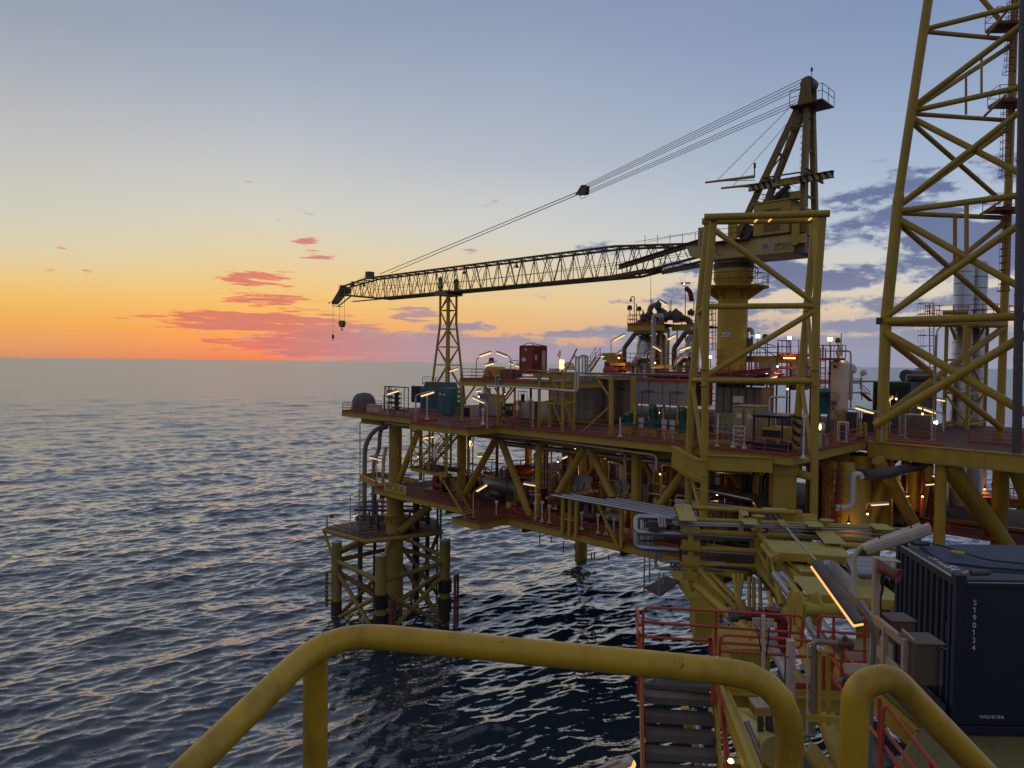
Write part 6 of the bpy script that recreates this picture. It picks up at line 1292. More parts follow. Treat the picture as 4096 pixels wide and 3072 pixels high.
vs = T('pressure_vessel', at(3352, 1690, 66), 'tall white vertical vessel right of the portal frame', 'vessel'); c = at(3352, 1690, 66); b = MB(); b.vessel(c, .83, at(3352, 1437, 66).z - c.z, 28); build('shell', b, WHT, vs); b = MB(); w = (V((CAM.x, CAM.y, 0)) - V((c.x, c.y, 0))).normalized()
q = at(3335, 1586, 66) + w*.8; b.lathe(q - w*.1, [(.38, 0), (.46, .02), (.46, .12), (.38, .14)], 22, w); build('manway', b, WHTW, vs); b = MB()
for a in range(20): x, y = frame(w); d = x*math.cos(a*.314) + y*math.sin(a*.314); b.tube(q + d*.42, q + d*.42 + w*.08, .03, 5)
build('bolt_ring', b, BLK, vs); b = MB(); q2 = at(3340, 1467, 66) + w*.8; b.lathe(q2, [(.16, -.1), (.16, .12), (.08, .12)], 12, w); b.tube(at(3313, 1494, 66), at(3324, 1494, 66), .13, 8); b.tube(at(3314, 1510, 66), at(3324, 1508, 66), .08, 8); build('nozzle', b, BRN, vs); b = MB(); b.ob(at(3334, 1612, 66) + w*.85, V((.3, 0, 0)), w*.01, Z*.08); b.ob(at(3334, 1632, 66) + w*.85, V((.14, 0, 0)), w*.01, Z*.1); build('name_plate', b, BRN, vs)
b = MB(); q = at(3352, 1437, 66); b.tube(q, at(3356, 1405, 66), .12, 8); b.lathe(at(3356, 1412, 66), [(.12, -.4), (.26, -.1), (.26, .3), (.1, .6)], 10); b.path([at(3349, 1436, 66), at(3352, 1408, 66), at(3362, 1404, 66), at(3402, 1404, 66), at(3404, 1480, 66), at(3403, 1640, 66)], .09, 8, .3); b.tube(at(3364, 1400, 66), at(3365, 1332, 66), .05, 6); build('top_pipe', b, GALW, vs); b = MB(); b.lathe(at(3373, 1440, 65.2), [(.05, 0), (.16, .05), (.05, .12)], 8); build('lamp_bulb', b, BLB, vs)
tk = T('teal_tank', at(3296, 1655, 63), 'teal domed tank standing left of the white vessel', 'tank'); c = at(3296, 1655, 63); b = MB(); zz = at(3296, 1572, 63).z - c.z; b.lathe(c, [(.48, 0), (.5, .1), (.5, zz), (.56, zz), (.5, zz+.25), (.3, zz+.42), (.05, zz+.47)], 22); build('shell', b, TEAL, tk); b = MB(); b.path([c + V((-.2, -.52, zz*.8)), c + V((-.35, -.6, zz*.5)), c + V((.1, -.6, .2))], .04, 6, .2); build('pipe', b, TEAL, tk); b = MB()
for k in (-1, 1): b.beam(c + V((k*.4, 0, -1.9)), c + V((k*.4, 0, 0)), .15, .15)
build('leg', b, GREYD, tk)
# dark green louvred house with exhaust drum, right of the tower leg
X = pbox(3490, 3642, 3745, 1530, 1690, 29); s0, s1, t0, t1, z0, z1 = X; gh = T('louvred_house', pl((s0+s1)/2, (t0+t1)/2, z0), 'dark green house with wide louvres behind the tower leg', 'equipment house'); b = MB(); b.pb(s0, s1, t0, t1, z0, z1); build('wall', b, GRND, gh, bev=.05); b = MB()
for j in (0, 1):
    a = s0 + .25 + j*(s1-s0-.3)/2
    for i in range(18): zz = z0 + .6 + i*(z1-z0-1.0)/18; b.pb(a, a+(s1-s0-.6)/2, t0-.05, t0, zz, zz+.09)
build('louvre', b, mat('louvre_green', (.006, .03, .018), .5, 0, .2), gh); b = MB(); b.pb(s1, s1+.03, t0+.1, t1, z0, z1-.1); build('side_panel', b, GREYD, gh)
b = MB(); b.tube(at(3625, 1504, 73), at(3700, 1503, 76), .62, 22, cap=False); b.lathe(at(3625, 1504, 73), [(.66, -.05), (.66, .1)], 22, at(3700, 1503, 76) - at(3625, 1504, 73)); one('exhaust_drum', b, GREYD, 'dark open exhaust drum lying on the green louvred house', 'exhaust')
b = MB(); b.path([at(3622, 1640, 71), at(3626, 1500, 71), at(3740, 1501, 71)], .06, 7, .1); one('handrail_pipe', b, GALW, 'pale bent pipe in front of the green louvred house', 'pipe')
# exhaust stacks in a yellow support tower
for k, (u, vt, lab) in enumerate(((3834, 1030, 'left ribbed silver exhaust stack behind the tower bracing'), (3898, 1052, 'right ribbed silver exhaust stack, slightly lower than its twin'))):
    c = at(u, 1690, 76 + k); top = at(u + 8, vt, 76 + k); o = T('exhaust_stack', V((c.x, c.y, 14)), lab, 'stack', 'exhaust stacks'); b = MB(); b.lathe(V((c.x, c.y, 14)), [(.9, 0), (.9, 9), (.84, 10), (.84, top.z-14), (.76, top.z-13.9)], 28); build('pipe', b, CLAD, o); b = MB()
    for i in range(15): zz = 24 + i*(top.z-24.3)/14; b.lathe(V((c.x, c.y, zz)), [(.86, -.03), (.86, .03)], 28)
    build('band', b, GREYD, o)
sf = T('stack_support', at(3870, 1690, 74), 'yellow braced tower and orange railed platform round the exhaust stacks', 'support tower'); cs = [at(3776, 1690, 73), at(3868, 1690, 71.5), at(3938, 1690, 75), at(3848, 1690, 79)]; zt = at(3868, 1270, 73).z
b = MB()
for c in cs: b.beam(V((c.x, c.y, ZU)), V((c.x, c.y, zt)), .3, .3, E1)
build('post', b, YEL, sf); b = MB(); lv = [ZU + .5, ZU + 3.6, ZU + 7, zt - .2]
for zz in lv:
    for i in range(4): p, q = cs[i], cs[(i+1) % 4]; b.beam(V((p.x, p.y, zz)), V((q.x, q.y, zz)), .2, .2)
build('horizontal_brace', b, YEL, sf); b = MB()
for j in range(3):
    for i in range(4): p, q = cs[i], cs[(i+1) % 4]; p, q = (p, q) if (i+j) % 2 else (q, p); b.tube(V((p.x, p.y, lv[j])), V((q.x, q.y, lv[j+1])), .1, 7)
build('diagonal_brace', b, YEL, sf); P4 = [at(3700, 1270, 72.5), at(3990, 1262, 69.5), at(4060, 1262, 72), at(3780, 1270, 80)]; zt = P4[0].z; b = MB(); b.prism([V((p.x, p.y, zt-.25)) for p in P4], Z*.25); build('platform_floor', b, RED, sf); b = MB(); railbox(b, P4, zt, 1.2, .04, 1.1, True); build('platform_rail', b, REDN, sf)
b = MB(); q = [at(3770, 1262, 72.2), at(3800, 1246, 72.2)]; b.tube(at(3772, 1252, 72), at(3870, 1250, 71.6), .2, 8); build('damper', b, YELD, sf)
ladder_thing('long orange caged ladder rising from the deck to the stack platform', at(3728, 1640, 72), at(3726, 1215, 72.5), m=REDD, r=.75, face=V((-.9, -.3, 0)), step=1.0)
o = T('red_stair_cage', at(3700, 1600, 72), 'orange railings of a stair behind the bracing beside the green house', 'railing'); b = MB(); railbox(b, [at(3660, 1600, 72), at(3740, 1596, 71)], at(3700, 1600, 72).z, 1.1, .04, .6); railbox(b, [at(3665, 1560, 72), at(3740, 1556, 71)], at(3700, 1560, 72).z, 1.0, .04, .6); build('rail', b, REDD, o)
# satellite domes and small stuff right of the white vessel
for u, v, Y, r, lab, cw in ((3405, 1475, 70, .5, 'white dome aerial on a pedestal beside the white vessel', 1), (3454, 1490, 72, .33, 'small white ball aerial on a thin post left of the tower leg', 0)):
    c = at(u, v, Y); o = T('dome_aerial', at(u, 1580, Y), lab, 'aerial', 'dome aerials'); b = MB(); b.lathe(c, [(r, -r*.6), (r, 0), (r*.87, r*.5), (r*.5, r*.87), (.02, r)], 18); b.lathe(c, [(.05, -r), (r*.8, -r*.75), (r, -r*.6)], 18); build('dome', b, WHT, o); b = MB(); b.tube(at(u - (7 if not cw else 4), 1600, Y), c - Z*r*.7 - (V((.2, 0, 0)) if not cw else V((0, 0, 0))), .2 if cw else .06, 9); build('post', b, WHTW, o)
o = T('stair_landing', at(3440, 1560, 70), 'orange railed landing and short stair left of the green house', 'landing'); b = MB(); railbox(b, [at(3410, 1555, 70), at(3440, 1556, 69.5), at(3441, 1552, 73)], at(3430, 1556, 70).z, 1.0, .035, .4); b.path([at(3442, 1535, 69.5), at(3482, 1568, 69.5)], .04, 5); b.path([at(3442, 1548, 69.5), at(3482, 1582, 69.5)], .04, 5); build('rail', b, REDN, o); b = MB(); b.beam(at(3392, 1570, 70), at(3465, 1572, 70), 1.4, .12); b.beam(at(3442, 1568, 69.5), at(3485, 1604, 69.5), .9, .1); build('tread_frame', b, YELP, o)
for k, (u0, u1, u2, vt, vb, Y, m, lab) in enumerate(((3370, 3430, 3442, 1640, 1712, 64, GREYD, 'dark crate of equipment behind the right side rail'), (3340, 3372, 3380, 1645, 1700, 62, YELD, 'yellow beam stand left of the dark equipment crates'), (3440, 3500, 3510, 1645, 1712, 66, GREYD, 'second dark crate next to the tower leg'), (3560, 3600, 3640, 1640, 1700, 64, GREYD, 'dark cabinet right of the tower leg foot'), (3622, 3728, 3740, 1664, 1735, 60, GREYD, 'dark railed skid with pale roof slats behind the extension rail'), (3350, 3386, 3392, 1690, 1765, 58, GREYD, 'white framed dark tray near the right side rail'))):
    q = st(at(u1, (vt+vb)/2, Y)); X = pbox(u0, u1, u2, vt, vb, q[1]); X = (X[0], X[1], X[2], X[3], ZU, X[5]); o = T('equipment_crate', pl(X[0], X[2], ZU), lab, 'crate', 'deck equipment on the right'); b = MB(); b.pb(X[0]+.15, X[1]-.15, X[2]+.15, X[3], ZU+.1, X[5]-.25); build('body', b, m, o); build('crate_frame', frame3(X, .05), [GALW, YEL, GALW, GALW, GALW, WHT][k], o)
    if k == 4: b = MB(); [b.pb(X[0] + (X[1]-X[0])*i/9, X[0] + (X[1]-X[0])*(i+.6)/9, X[2]-.1, X[3], X[5], X[5]+.06) for i in range(9)]; build('roof_slat', b, WHTW, o)
for k, (u, v) in enumerate(((3444, 1720), (3461, 1718), (3434, 1755), (3452, 1752))): b = MB(); p = at(u, v + 25, 60); b.beam(p, at(u, v - 27 if k < 2 else v - 12, 60), .22, .22, E1); one('bollard', b, [YEL, YEL, REDD, REDD][k], ['left of two square yellow bollards by the right side rail', 'right of two square yellow bollards by the right side rail', 'left dark red bollard at the right side rail', 'right dark red bollard at the right side rail'][k], 'bollard', 'bollards at the right side rail')
ship = T('supply_ship', at(3680, 1474, 9000), 'tiny distant ship on the horizon right of the tower leg', 'ship'); ship.location.z = 0; LOC[ship.name].z = 0; c = LOC[ship.name]; b = MB(); b.prism([c + V((-52, 0, 14)), c + V((52, 0, 17)), c + V((46, 0, 0)), c + V((-46, 0, 0))], V((0, 16, 0))); build('hull', b, GREYD, ship); b = MB(); b.wb(c.x+8, c.x+30, c.y+2, c.y+14, 15, 34); build('wheelhouse', b, WHT, ship)
# ================================================================== lower deck and the space between the decks
o = T('platform_sign', fr(1582, 1975, -.12), 'yellow sign board with dark letters on the lower deck rail at the big left leg', 'sign')
a, c = fr(1537, 1925, -.15), fr(1626, 1980, -.15); A_, B_ = st(a), st(c); z1, z0 = fr(1537, 1925, -.15).z, fr(1537, 1962, -.15).z
b = MB(); b.pb(A_[0], B_[0], -.2, -.12, z0, z1); build('board', b, YELP, o); text_part('lettering', 'MCR\u00b7A', 1.06, pl((A_[0]+B_[0])/2, -.205, z0 + .2), E1, Z, TXTM, o, .006, 'CENTER', .96)
# lagged risers at the left end
for k, (pp, t, r, m, lab) in enumerate((([(1546, 1708), (1505, 1716), (1475, 1750), (1460, 1790), (1458, 1900), (1457, 2110)], 4.5, .30, INSU, 'thick lagged riser pipe curving down at the left end of the deck'),
        ([(1530, 1708), (1519, 1735), (1517, 1800), (1496, 1840), (1494, 1905), (1493, 2110)], 5.2, .26, INSU, 'second lagged riser pipe with a double bend lit by the lamp'),
        ([(1545, 1790), (1535, 1830), (1532, 1900), (1530, 2110)], 6, .22, GALW, 'pale riser pipe partly hidden by the big left leg'), ([(1440, 2085), (1440, 1690), (1560, 1702), (1660, 1708)], 1.0, .07, GALW, 'thin pale pipe at the very left end turning along under the deck edge'), ([(1401, 2110), (1401, 1980), (1436, 1966)], 2.5, .06, GAL, 'thin grey bent pipe standing on the boat deck'), ([(1566, 1885), (1566, 1945)], 2.1, .08, BLK, 'short black cable duct on the front of the big left leg'))):
    b = MB(); b.path([fr(u, v, t) for u, v in pp], r, 14 if r > .1 else 7, .8 if r > .1 else .2); one('riser_pipe', b, m, lab, 'pipe', 'riser pipes at the left end')
ladder_thing('pale caged ladder beside the risers down to the boat deck', fr(1447, 2145, 2.6), fr(1447, 1960, 2.6), m=YELP, face=(-E1), r=.3); o = T('float', fr(1416, 2125, 1.5), 'dark red float stowed on the boat deck', 'float'); b = MB(); c = fr(1416, 2128, 1.5); b.lathe(c - E1*.55, [(.1, 0), (.33, .08), (.33, 1.0), (.1, 1.1)], 14, E1); build('body', b, SOCK, o); b = MB(); b.ob(c - Z*.4, E1*.5, E2*.3, Z*.06); build('cradle', b, GREYD, o)
o = T('camera_post', fr(1310, 2155, 1.5), 'grey post with a small camera at the outer corner of the boat deck', 'camera mast'); b = MB(); p = V((-22.2, 85.6, 9.7)); q = at(1312, 2062, 85.6); b.path([V((p.x, p.y, 9.7)), V((p.x, p.y, q.z)), V((p.x+.4, p.y, q.z))], .09, 7); build('post', b, GAL, o); b = MB(); b.ob(V((p.x+.55, p.y, q.z-.1)), V((.2, 0, 0)), V((0, .12, 0)), Z*.12); build('camera', b, BLK, o)
o = T('boat_deck_machinery', V((-15.8, 86.5, 9.7)), 'dark tangle of pipe stubs and winches on the boat deck behind the risers', 'machinery'); b = MB(); rr = random.Random(31)
for k in range(14): x, y, h = rr.uniform(-18.5, -12), rr.uniform(84.5, 90), rr.uniform(.6, 3.2); b.lathe(V((x, y, 9.7)), [(.3, 0), (.3, h*.4), (.14, h*.5), (.14, h)], 9)
for k in range(8): y, h = rr.uniform(84.5, 90), rr.uniform(.6, 2.4); b.tube(V((-19, y, 9.7+h)), V((-10, y+rr.uniform(-1, 1), 9.7+h)), .12, 7)
build('pipe_stub', b, GREYD, o); b = MB(); b.lathe(V((-18.3, 84.2, 9.7)), [(.45, 0), (.5, .5), (.3, 1.1)], 12); b.lathe(V((-14.2, 84.5, 9.7)), [(.5, 0), (.5, .8), (.3, 1.4)], 12); build('winch', b, INSU, o)
# conduit along the truss and silver pipe bundle
b = MB(); b.path([fr(1540, 1691, .4), fr(1955, 1738, .4), fr(2200, 1762, .4), fr(2610, 1819, .4), fr(2626, 1828, .4), fr(2626, 1888, .4), fr(2660, 1893, 4)], .1, 9, .3); one('grey_conduit', b, GALW, 'long grey conduit running under the whole upper deck edge and turning down', 'conduit')
ub = [2205, 2245, 2288, 2427, 2475]; zb_ = 18.55
for k, u in enumerate(ub):
    t = -1.6 + .72*k; s = frst(u, 1975 + (2 if u < 2400 else 24), t)[0]; e = frst(2790, 2080, t)[0]; b = MB(); zz = zb_ + .0
    b.path([pl(s + .2, 3.2, zz - .1), pl(s, t, zz), pl(e, t, zz)], .115, 12, .2); 
    for j in range(9): q = s + (e - s)*(j + .5)/9; b.lathe(pl(q, t, zz), [(.12, -.03), (.12, .03)], 12, E1)
    one('clad_pipe', b, CLAD, ['front pipe of the silver bundle on the lower deck edge', 'second pipe of the silver bundle from the front', 'middle pipe of the silver bundle', 'fourth pipe of the silver bundle, starting further right', 'rearmost pipe of the silver bundle, starting furthest right'][k], 'pipe', 'silver pipe bundle')
bs = T('bundle_support', fr(2270, 2140, -.1), 'yellow posts and struts holding up the silver pipe bundle', 'pipe support'); b = MB()
for u in (2250, 2278, 2304, 2486): s = frst(u, 2100, -.25)[0]; b.beam(pl(s, -.25, ZL - .3), pl(s, -.25, zb_ - .2), .24, .24, E1)
build('post', b, YEL, bs); b = MB()
for u in (2240, 2486, 2700): s = frst(u, 2050, 0)[0]; b.beam(pl(s, -1.9, zb_ - .28), pl(s, 1.2, zb_ - .28), .2, .2)
b.beam(pl(frst(2250, 2050, 0)[0], -.25, zb_ - 2.2), pl(frst(2304, 2050, 0)[0], -.25, zb_ - 2.2), .15, .15); build('cross_arm', b, YEL, bs); b = MB(); s = frst(2486, 2100, 0)[0]; b.beam(pl(s, -.3, ZL - .4), pl(s - 2.2, -.3, zb_ - .4), .2, .2); build('strut', b, YEL, bs)
ub = [(2835, 1942), (2835, 1950), (2835, 1958), (2835, 1966)]
for k in range(4):
    b = MB(); t = 6.4 - k*.55; s = frst(2770, 1945, t)[0]; Y0 = 55.8 - k*.75; x = 19.75 - .42*k
    b.path([pl(s, t, 19.8), st_ if False else V((x, Y0, 19.8)), V((x - 2.0, 45.5, 19.8)), V((x - 3.4, 30, 19.7)), V((x - 4.2, 18, 19.3))], .2, 12, .5); one('bridge_pipe', b, CLAD, ['outermost silver pipe bending from the platform on to the bridge', 'second silver pipe bending on to the bridge', 'third silver pipe bending on to the bridge', 'innermost silver pipe bending on to the bridge'][k], 'pipe', 'silver pipes bending on to the bridge')
for k in range(3):
    b = MB(); b.path([at(2700, 2000 + 9*k, 54), at(2835, 2014 + 9*k, 53), at(3060, 2040 + 7*k, 51), at(3100, 2052 + 6*k, 50)], .13, 10, .3); one('lower_pipe', b, CLAD, ['top one of three pipes passing behind the portal frame leg', 'middle one of three pipes passing behind the portal frame leg', 'bottom one of three pipes passing behind the portal frame leg'][k], 'pipe', 'pipes behind the portal frame leg')
# black hose loops
for k in range(6):
    u = 2970 + (k % 3)*16 + (k//3)*68; b = MB(); Y = 56 + k*.3; b.path([at(u, 2050, Y), at(u, 1905 + (k % 3)*10, Y), at(u + 20, 1884 + (k % 3)*10, Y), at(u + 60 - (k % 3)*8, 1884 + (k % 3)*10, Y+1.5)], .16, 9, .9); one('black_hose', b, BLK, 'black hose hanging in a loop left of the yellow box column', 'hose', 'black hose loops')
# grey lagged valves and the red drum
def lag(label, u, vb, vt, t):
    p = fr(u, vb, t); h = fr(u, vt, t).z - p.z; o = T('lagged_valve', p, label, 'valve', 'grey lagged valves'); b = MB(); r = .34; b.lathe(p, [(r, 0), (r*1.1, h*.25), (r*.8, h*.35), (r*1.15, h*.55), (r*1.1, h*.8), (r*.6, h*.92), (.05, h)], 12); rr = random.Random(int(u)); 
    for i in range(len(b.v)): b.v[i] = b.v[i] + V((rr.uniform(-.05, .05), rr.uniform(-.05, .05), rr.uniform(-.04, .04)))
    build('lagging', b, INSU, o); b = MB(); b.beam(p + E1*.2 - E2*.35, p + E1*.5 - E2*.35 + Z*h*.75, .1, .06); build('prop', b, YELP, o)
for k, a in enumerate(((2305, 1962, 1898), (2328, 1962, 1893), (2352, 1962, 1898), (2474, 1985, 1918), (2503, 1985, 1920), (2574, 2006, 1936))):
    lag(['left grey lagged valve of the row of three on the lower deck', 'middle grey lagged valve of the row of three', 'right grey lagged valve of the row of three', 'left grey lagged valve of the pair behind the fourth brace', 'right grey lagged valve of the pair behind the fourth brace', 'single grey lagged valve right of the lower deck column'][k], *a, 3.5)
def hz_vessel(label, p, q, r, m, name='horizontal_vessel', group=None):
    d = (q - p).normalized(); L_ = (q - p).length; o = T(name, p.lerp(q, .5) - Z*r, label, 'vessel', group); b = MB(); b.vessel(p, r, L_, 20, d); build('shell', b, m, o); b = MB()
    for k in (.25, .75): c = p.lerp(q, k); b.beam(V((c.x, c.y, c.z - r - .7)), V((c.x, c.y, c.z - r*.6)), .25, r*1.3, d)
    build('saddle_foot', b, GREYD, o)
hz_vessel('dark red round ended drum between the lower deck braces', fr(2033, 1898, 7), fr(2033, 1898, 7) + E2*3.5, .85, REDD); hz_vessel('pale grey vessel lying behind the lower stair flight', pl(19.5, 6, ZL + 1.6), pl(24.5, 6, ZL + 1.6), .8, GREY); hz_vessel('grey vessel lying left of the pale vessel near the big leg column', pl(14, 7, ZL + 1.3), pl(18.5, 7, ZL + 1.3), .5, GREY)
b = MB(); b.hoop(fr(2055, 2052, -.05), E1, Z, .36, .075, 8, 22); one('life_ring', b, RED, 'orange ring buoy hung on the lower deck rail', 'life ring', 'ring buoys'); b = MB(); b.hoop(fr(2042, 1690, -.05), E1, Z, .36, .075, 8, 22); one('life_ring', b, RED, 'orange ring buoy hung on the upper deck rail near the striped post', 'life ring', 'ring buoys')
for lab, u0, u1, vt, vb in (('yellow notice board standing behind the lower deck rail near the ring buoy', 2025, 2042, 2008, 2060), ('yellow notice board at the right end of the lower deck rail', 2495, 2518, 2110, 2155)):
    a, c = frst(u0, vt, .4), frst(u1, vt, .4); z1 = a[2]; z0 = fr(u0, (vt*2+vb)/3 + 6, .4).z; o = T('notice_board', pl(a[0], .4, ZL), lab, 'sign', 'yellow notice boards'); b = MB(); b.pb(a[0], c[0], .38, .42, z0, z1); build('board', b, YELP, o); b = MB(); b.tube(pl((a[0]+c[0])/2, .45, ZL), pl((a[0]+c[0])/2, .45, z0), .04, 6); build('post', b, YELD, o)
o = T('hydrant', fr(2135, 2000, .8), 'red hydrant valves on white piping at the lower deck edge', 'hydrant'); b = MB(); b.path([fr(2143, 2080, .9), fr(2143, 1965, .9), fr(2118, 1965, .9)], .06, 7); b.tube(fr(2118, 1978, .9), fr(2160, 1980, .9), .05, 6); build('pipe', b, WHT, o); b = MB()
for u, v in ((2127, 1972), (2157, 1968)): b.lathe(fr(u, v + 5, .7), [(.05, 0), (.16, .1), (.16, .3), (.06, .4)], 10)
build('valve', b, RED, o)
o = T('cabinet_row', pl(29.6, 6, ZL), 'tall blue-grey cabinet standing behind the thin column on the lower deck', 'cabinet'); X = pbox(2134, 2148, 2156, 1815, 1930, 5); b = MB(); b.pb(*X); build('body', b, mat('slate_blue', (.06, .08, .12), .5, 0, .3), o); b = MB(); b.pb(X[0], X[1], X[2]-.02, X[2], X[5]-1.0, X[5]-.3); build('notice', b, SGN, o)
ladder_thing('grey ladder tower right of the thin column on the lower deck', fr(2178, 1950, 3.2), fr(2178, 1790, 3.2), m=GALW, face=-E2, r=.3)
# steel clutter seen in the shade between the decks
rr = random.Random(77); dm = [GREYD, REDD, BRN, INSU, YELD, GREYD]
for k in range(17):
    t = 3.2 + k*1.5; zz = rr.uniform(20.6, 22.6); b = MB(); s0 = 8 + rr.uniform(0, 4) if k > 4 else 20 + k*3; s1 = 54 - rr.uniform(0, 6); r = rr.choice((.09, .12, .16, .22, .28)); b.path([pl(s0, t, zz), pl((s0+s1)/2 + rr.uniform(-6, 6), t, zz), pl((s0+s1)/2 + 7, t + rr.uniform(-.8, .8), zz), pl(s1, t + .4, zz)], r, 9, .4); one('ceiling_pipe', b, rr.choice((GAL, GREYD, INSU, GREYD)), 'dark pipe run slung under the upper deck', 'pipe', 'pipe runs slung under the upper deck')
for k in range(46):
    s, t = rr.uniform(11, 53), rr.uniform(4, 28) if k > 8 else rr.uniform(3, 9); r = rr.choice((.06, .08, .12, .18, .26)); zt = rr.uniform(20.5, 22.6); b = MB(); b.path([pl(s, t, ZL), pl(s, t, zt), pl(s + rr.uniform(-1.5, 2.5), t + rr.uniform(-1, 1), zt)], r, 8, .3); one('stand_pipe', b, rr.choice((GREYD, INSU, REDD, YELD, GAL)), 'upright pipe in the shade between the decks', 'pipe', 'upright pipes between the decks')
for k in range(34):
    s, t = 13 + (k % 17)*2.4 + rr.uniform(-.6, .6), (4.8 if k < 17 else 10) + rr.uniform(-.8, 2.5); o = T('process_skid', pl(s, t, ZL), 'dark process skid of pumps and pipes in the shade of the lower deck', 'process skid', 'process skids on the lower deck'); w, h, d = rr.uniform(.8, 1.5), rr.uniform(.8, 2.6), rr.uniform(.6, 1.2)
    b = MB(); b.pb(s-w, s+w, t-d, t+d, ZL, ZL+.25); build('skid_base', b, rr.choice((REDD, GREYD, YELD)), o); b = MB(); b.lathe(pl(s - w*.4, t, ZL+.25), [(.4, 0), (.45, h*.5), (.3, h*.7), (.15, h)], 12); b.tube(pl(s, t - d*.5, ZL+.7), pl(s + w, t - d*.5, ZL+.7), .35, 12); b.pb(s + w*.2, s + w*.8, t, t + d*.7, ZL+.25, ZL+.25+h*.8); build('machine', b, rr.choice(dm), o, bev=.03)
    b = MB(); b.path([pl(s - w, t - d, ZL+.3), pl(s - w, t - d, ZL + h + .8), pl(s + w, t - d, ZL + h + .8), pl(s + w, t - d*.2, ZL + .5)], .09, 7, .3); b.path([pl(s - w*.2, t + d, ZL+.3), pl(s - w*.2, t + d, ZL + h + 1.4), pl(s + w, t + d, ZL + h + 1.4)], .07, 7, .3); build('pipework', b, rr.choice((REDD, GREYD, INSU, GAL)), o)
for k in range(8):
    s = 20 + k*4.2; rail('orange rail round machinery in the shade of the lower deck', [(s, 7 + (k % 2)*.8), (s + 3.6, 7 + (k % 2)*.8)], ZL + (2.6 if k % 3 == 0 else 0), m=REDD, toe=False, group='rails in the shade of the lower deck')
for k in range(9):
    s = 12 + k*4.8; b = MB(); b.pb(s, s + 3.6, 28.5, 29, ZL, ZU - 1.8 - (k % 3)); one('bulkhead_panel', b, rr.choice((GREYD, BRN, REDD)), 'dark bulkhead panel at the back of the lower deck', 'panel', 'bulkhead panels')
# drain pipes and sampling stubs hanging below the lower deck
for k, (u, v0, v1) in enumerate(((2159, 2135, 2182), (2205, 2150, 2168), (2254, 2165, 2210), (2300, 2178, 2200), (2366, 2210, 2240), (2378, 2210, 2232), (2435, 2220, 2240))):
    b = MB(); b.tube(fr(u, v0, 1.5), fr(u, v1, 1.5), .06, 6); one('drain_pipe', b, GREYD, 'thin drain pipe hanging below the lower deck', 'pipe', 'drain pipes below the lower deck')
us = T('under_deck_scaffold', at(2680, 2400, 47.5), 'dark hanging scaffold with a plank floor under the near corner of the lower deck', 'scaffold'); b = MB(); c = [at(2578, 2205, 50), at(2598, 2205, 49.5), at(2637, 2290, 48), at(2655, 2290, 49)]; bt = [at(2576, 2372, 50), at(2598, 2330, 49.5), at(2636, 2385, 48), at(2652, 2345, 49)]
for p, q in zip(c, bt): b.tube(p, q, .06, 6)
build('hanger', b, GAL, us); b = MB(); b.prism([at(2578, 2355, 50), at(2640, 2388, 48), at(2720, 2330, 49.5), at(2665, 2310, 52)], Z*.12); build('plank_floor', b, GREYD, us)
# right-hand part below the extension
ladder_thing('tall dark orange caged ladder right of the portal frame below the deck', at(3318, 2090, 52.5), at(3326, 1880, 52.5), m=REDD, r=.42, face=V((.6, -.8, 0)))
o = one('ladder_screen', (lambda b: (b.beam(at(3350, 2090, 54), at(3352, 1880, 54), .5, .1, E1), b)[1])(MB()), REDD, 'dark red screen plate beside the tall caged ladder', 'screen')
b = MB(); b.path([at(3340, 2030, 53), at(3406, 2031, 53), at(3409, 1925, 53), at(3412, 1898, 53), at(3440, 1896, 53), at(3447, 1914, 53)], .22, 12, .6); one('white_swan_neck', b, WHT, 'white swan-neck pipe under the right extension', 'pipe')
b = MB(); b.path([at(3370, 1892, 57), at(3500, 1900, 55), at(3560, 1892, 55), at(3690, 1858, 58)], .42, 16, 1.2); one('dark_duct', b, GREYD, 'thick dark duct sagging under the right extension', 'duct'); b = MB(); b.lathe(at(3450, 1890, 60), [(1.1, 0), (1.15, .15), (.6, .2), (.6, 1.6)], 20); one('flanged_hub', b, GREYD, 'dark flanged hub above the sagging duct', 'hub')
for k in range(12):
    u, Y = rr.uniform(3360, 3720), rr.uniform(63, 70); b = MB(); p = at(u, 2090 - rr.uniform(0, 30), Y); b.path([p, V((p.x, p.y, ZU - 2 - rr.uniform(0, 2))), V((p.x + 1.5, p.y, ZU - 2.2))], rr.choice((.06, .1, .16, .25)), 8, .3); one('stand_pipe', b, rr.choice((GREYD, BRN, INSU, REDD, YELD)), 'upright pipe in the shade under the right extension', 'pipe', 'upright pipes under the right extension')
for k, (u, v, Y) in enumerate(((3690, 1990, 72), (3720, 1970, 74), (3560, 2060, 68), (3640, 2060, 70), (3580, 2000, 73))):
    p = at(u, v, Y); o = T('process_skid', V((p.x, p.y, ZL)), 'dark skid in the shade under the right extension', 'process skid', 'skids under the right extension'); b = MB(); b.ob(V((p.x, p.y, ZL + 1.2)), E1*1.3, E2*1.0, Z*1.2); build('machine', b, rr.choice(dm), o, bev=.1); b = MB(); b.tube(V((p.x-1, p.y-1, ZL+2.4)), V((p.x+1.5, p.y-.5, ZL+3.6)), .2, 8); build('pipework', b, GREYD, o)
fc = T('far_service_crane', at(3932, 1965, 82), 'small pale service crane lit orange on a far landing at the right', 'crane'); b = MB(); c = at(3932, 1972, 82); b.lathe(c, [(.75, 0), (.75, .25), (.35, .5), (.3, 3.4)], 14); build('pedestal', b, WHTW, fc); b = MB(); b.prism([c + V((-.6, 0, 3.4)), c + V((.8, 0, 3.2)), c + V((2.0, -.4, 1.4)), c + V((.9, 0, 4.6)), c + V((-.2, 0, 5.3))], V((0, .6, 0))); build('sheeted_boom', b, TARP, fc)
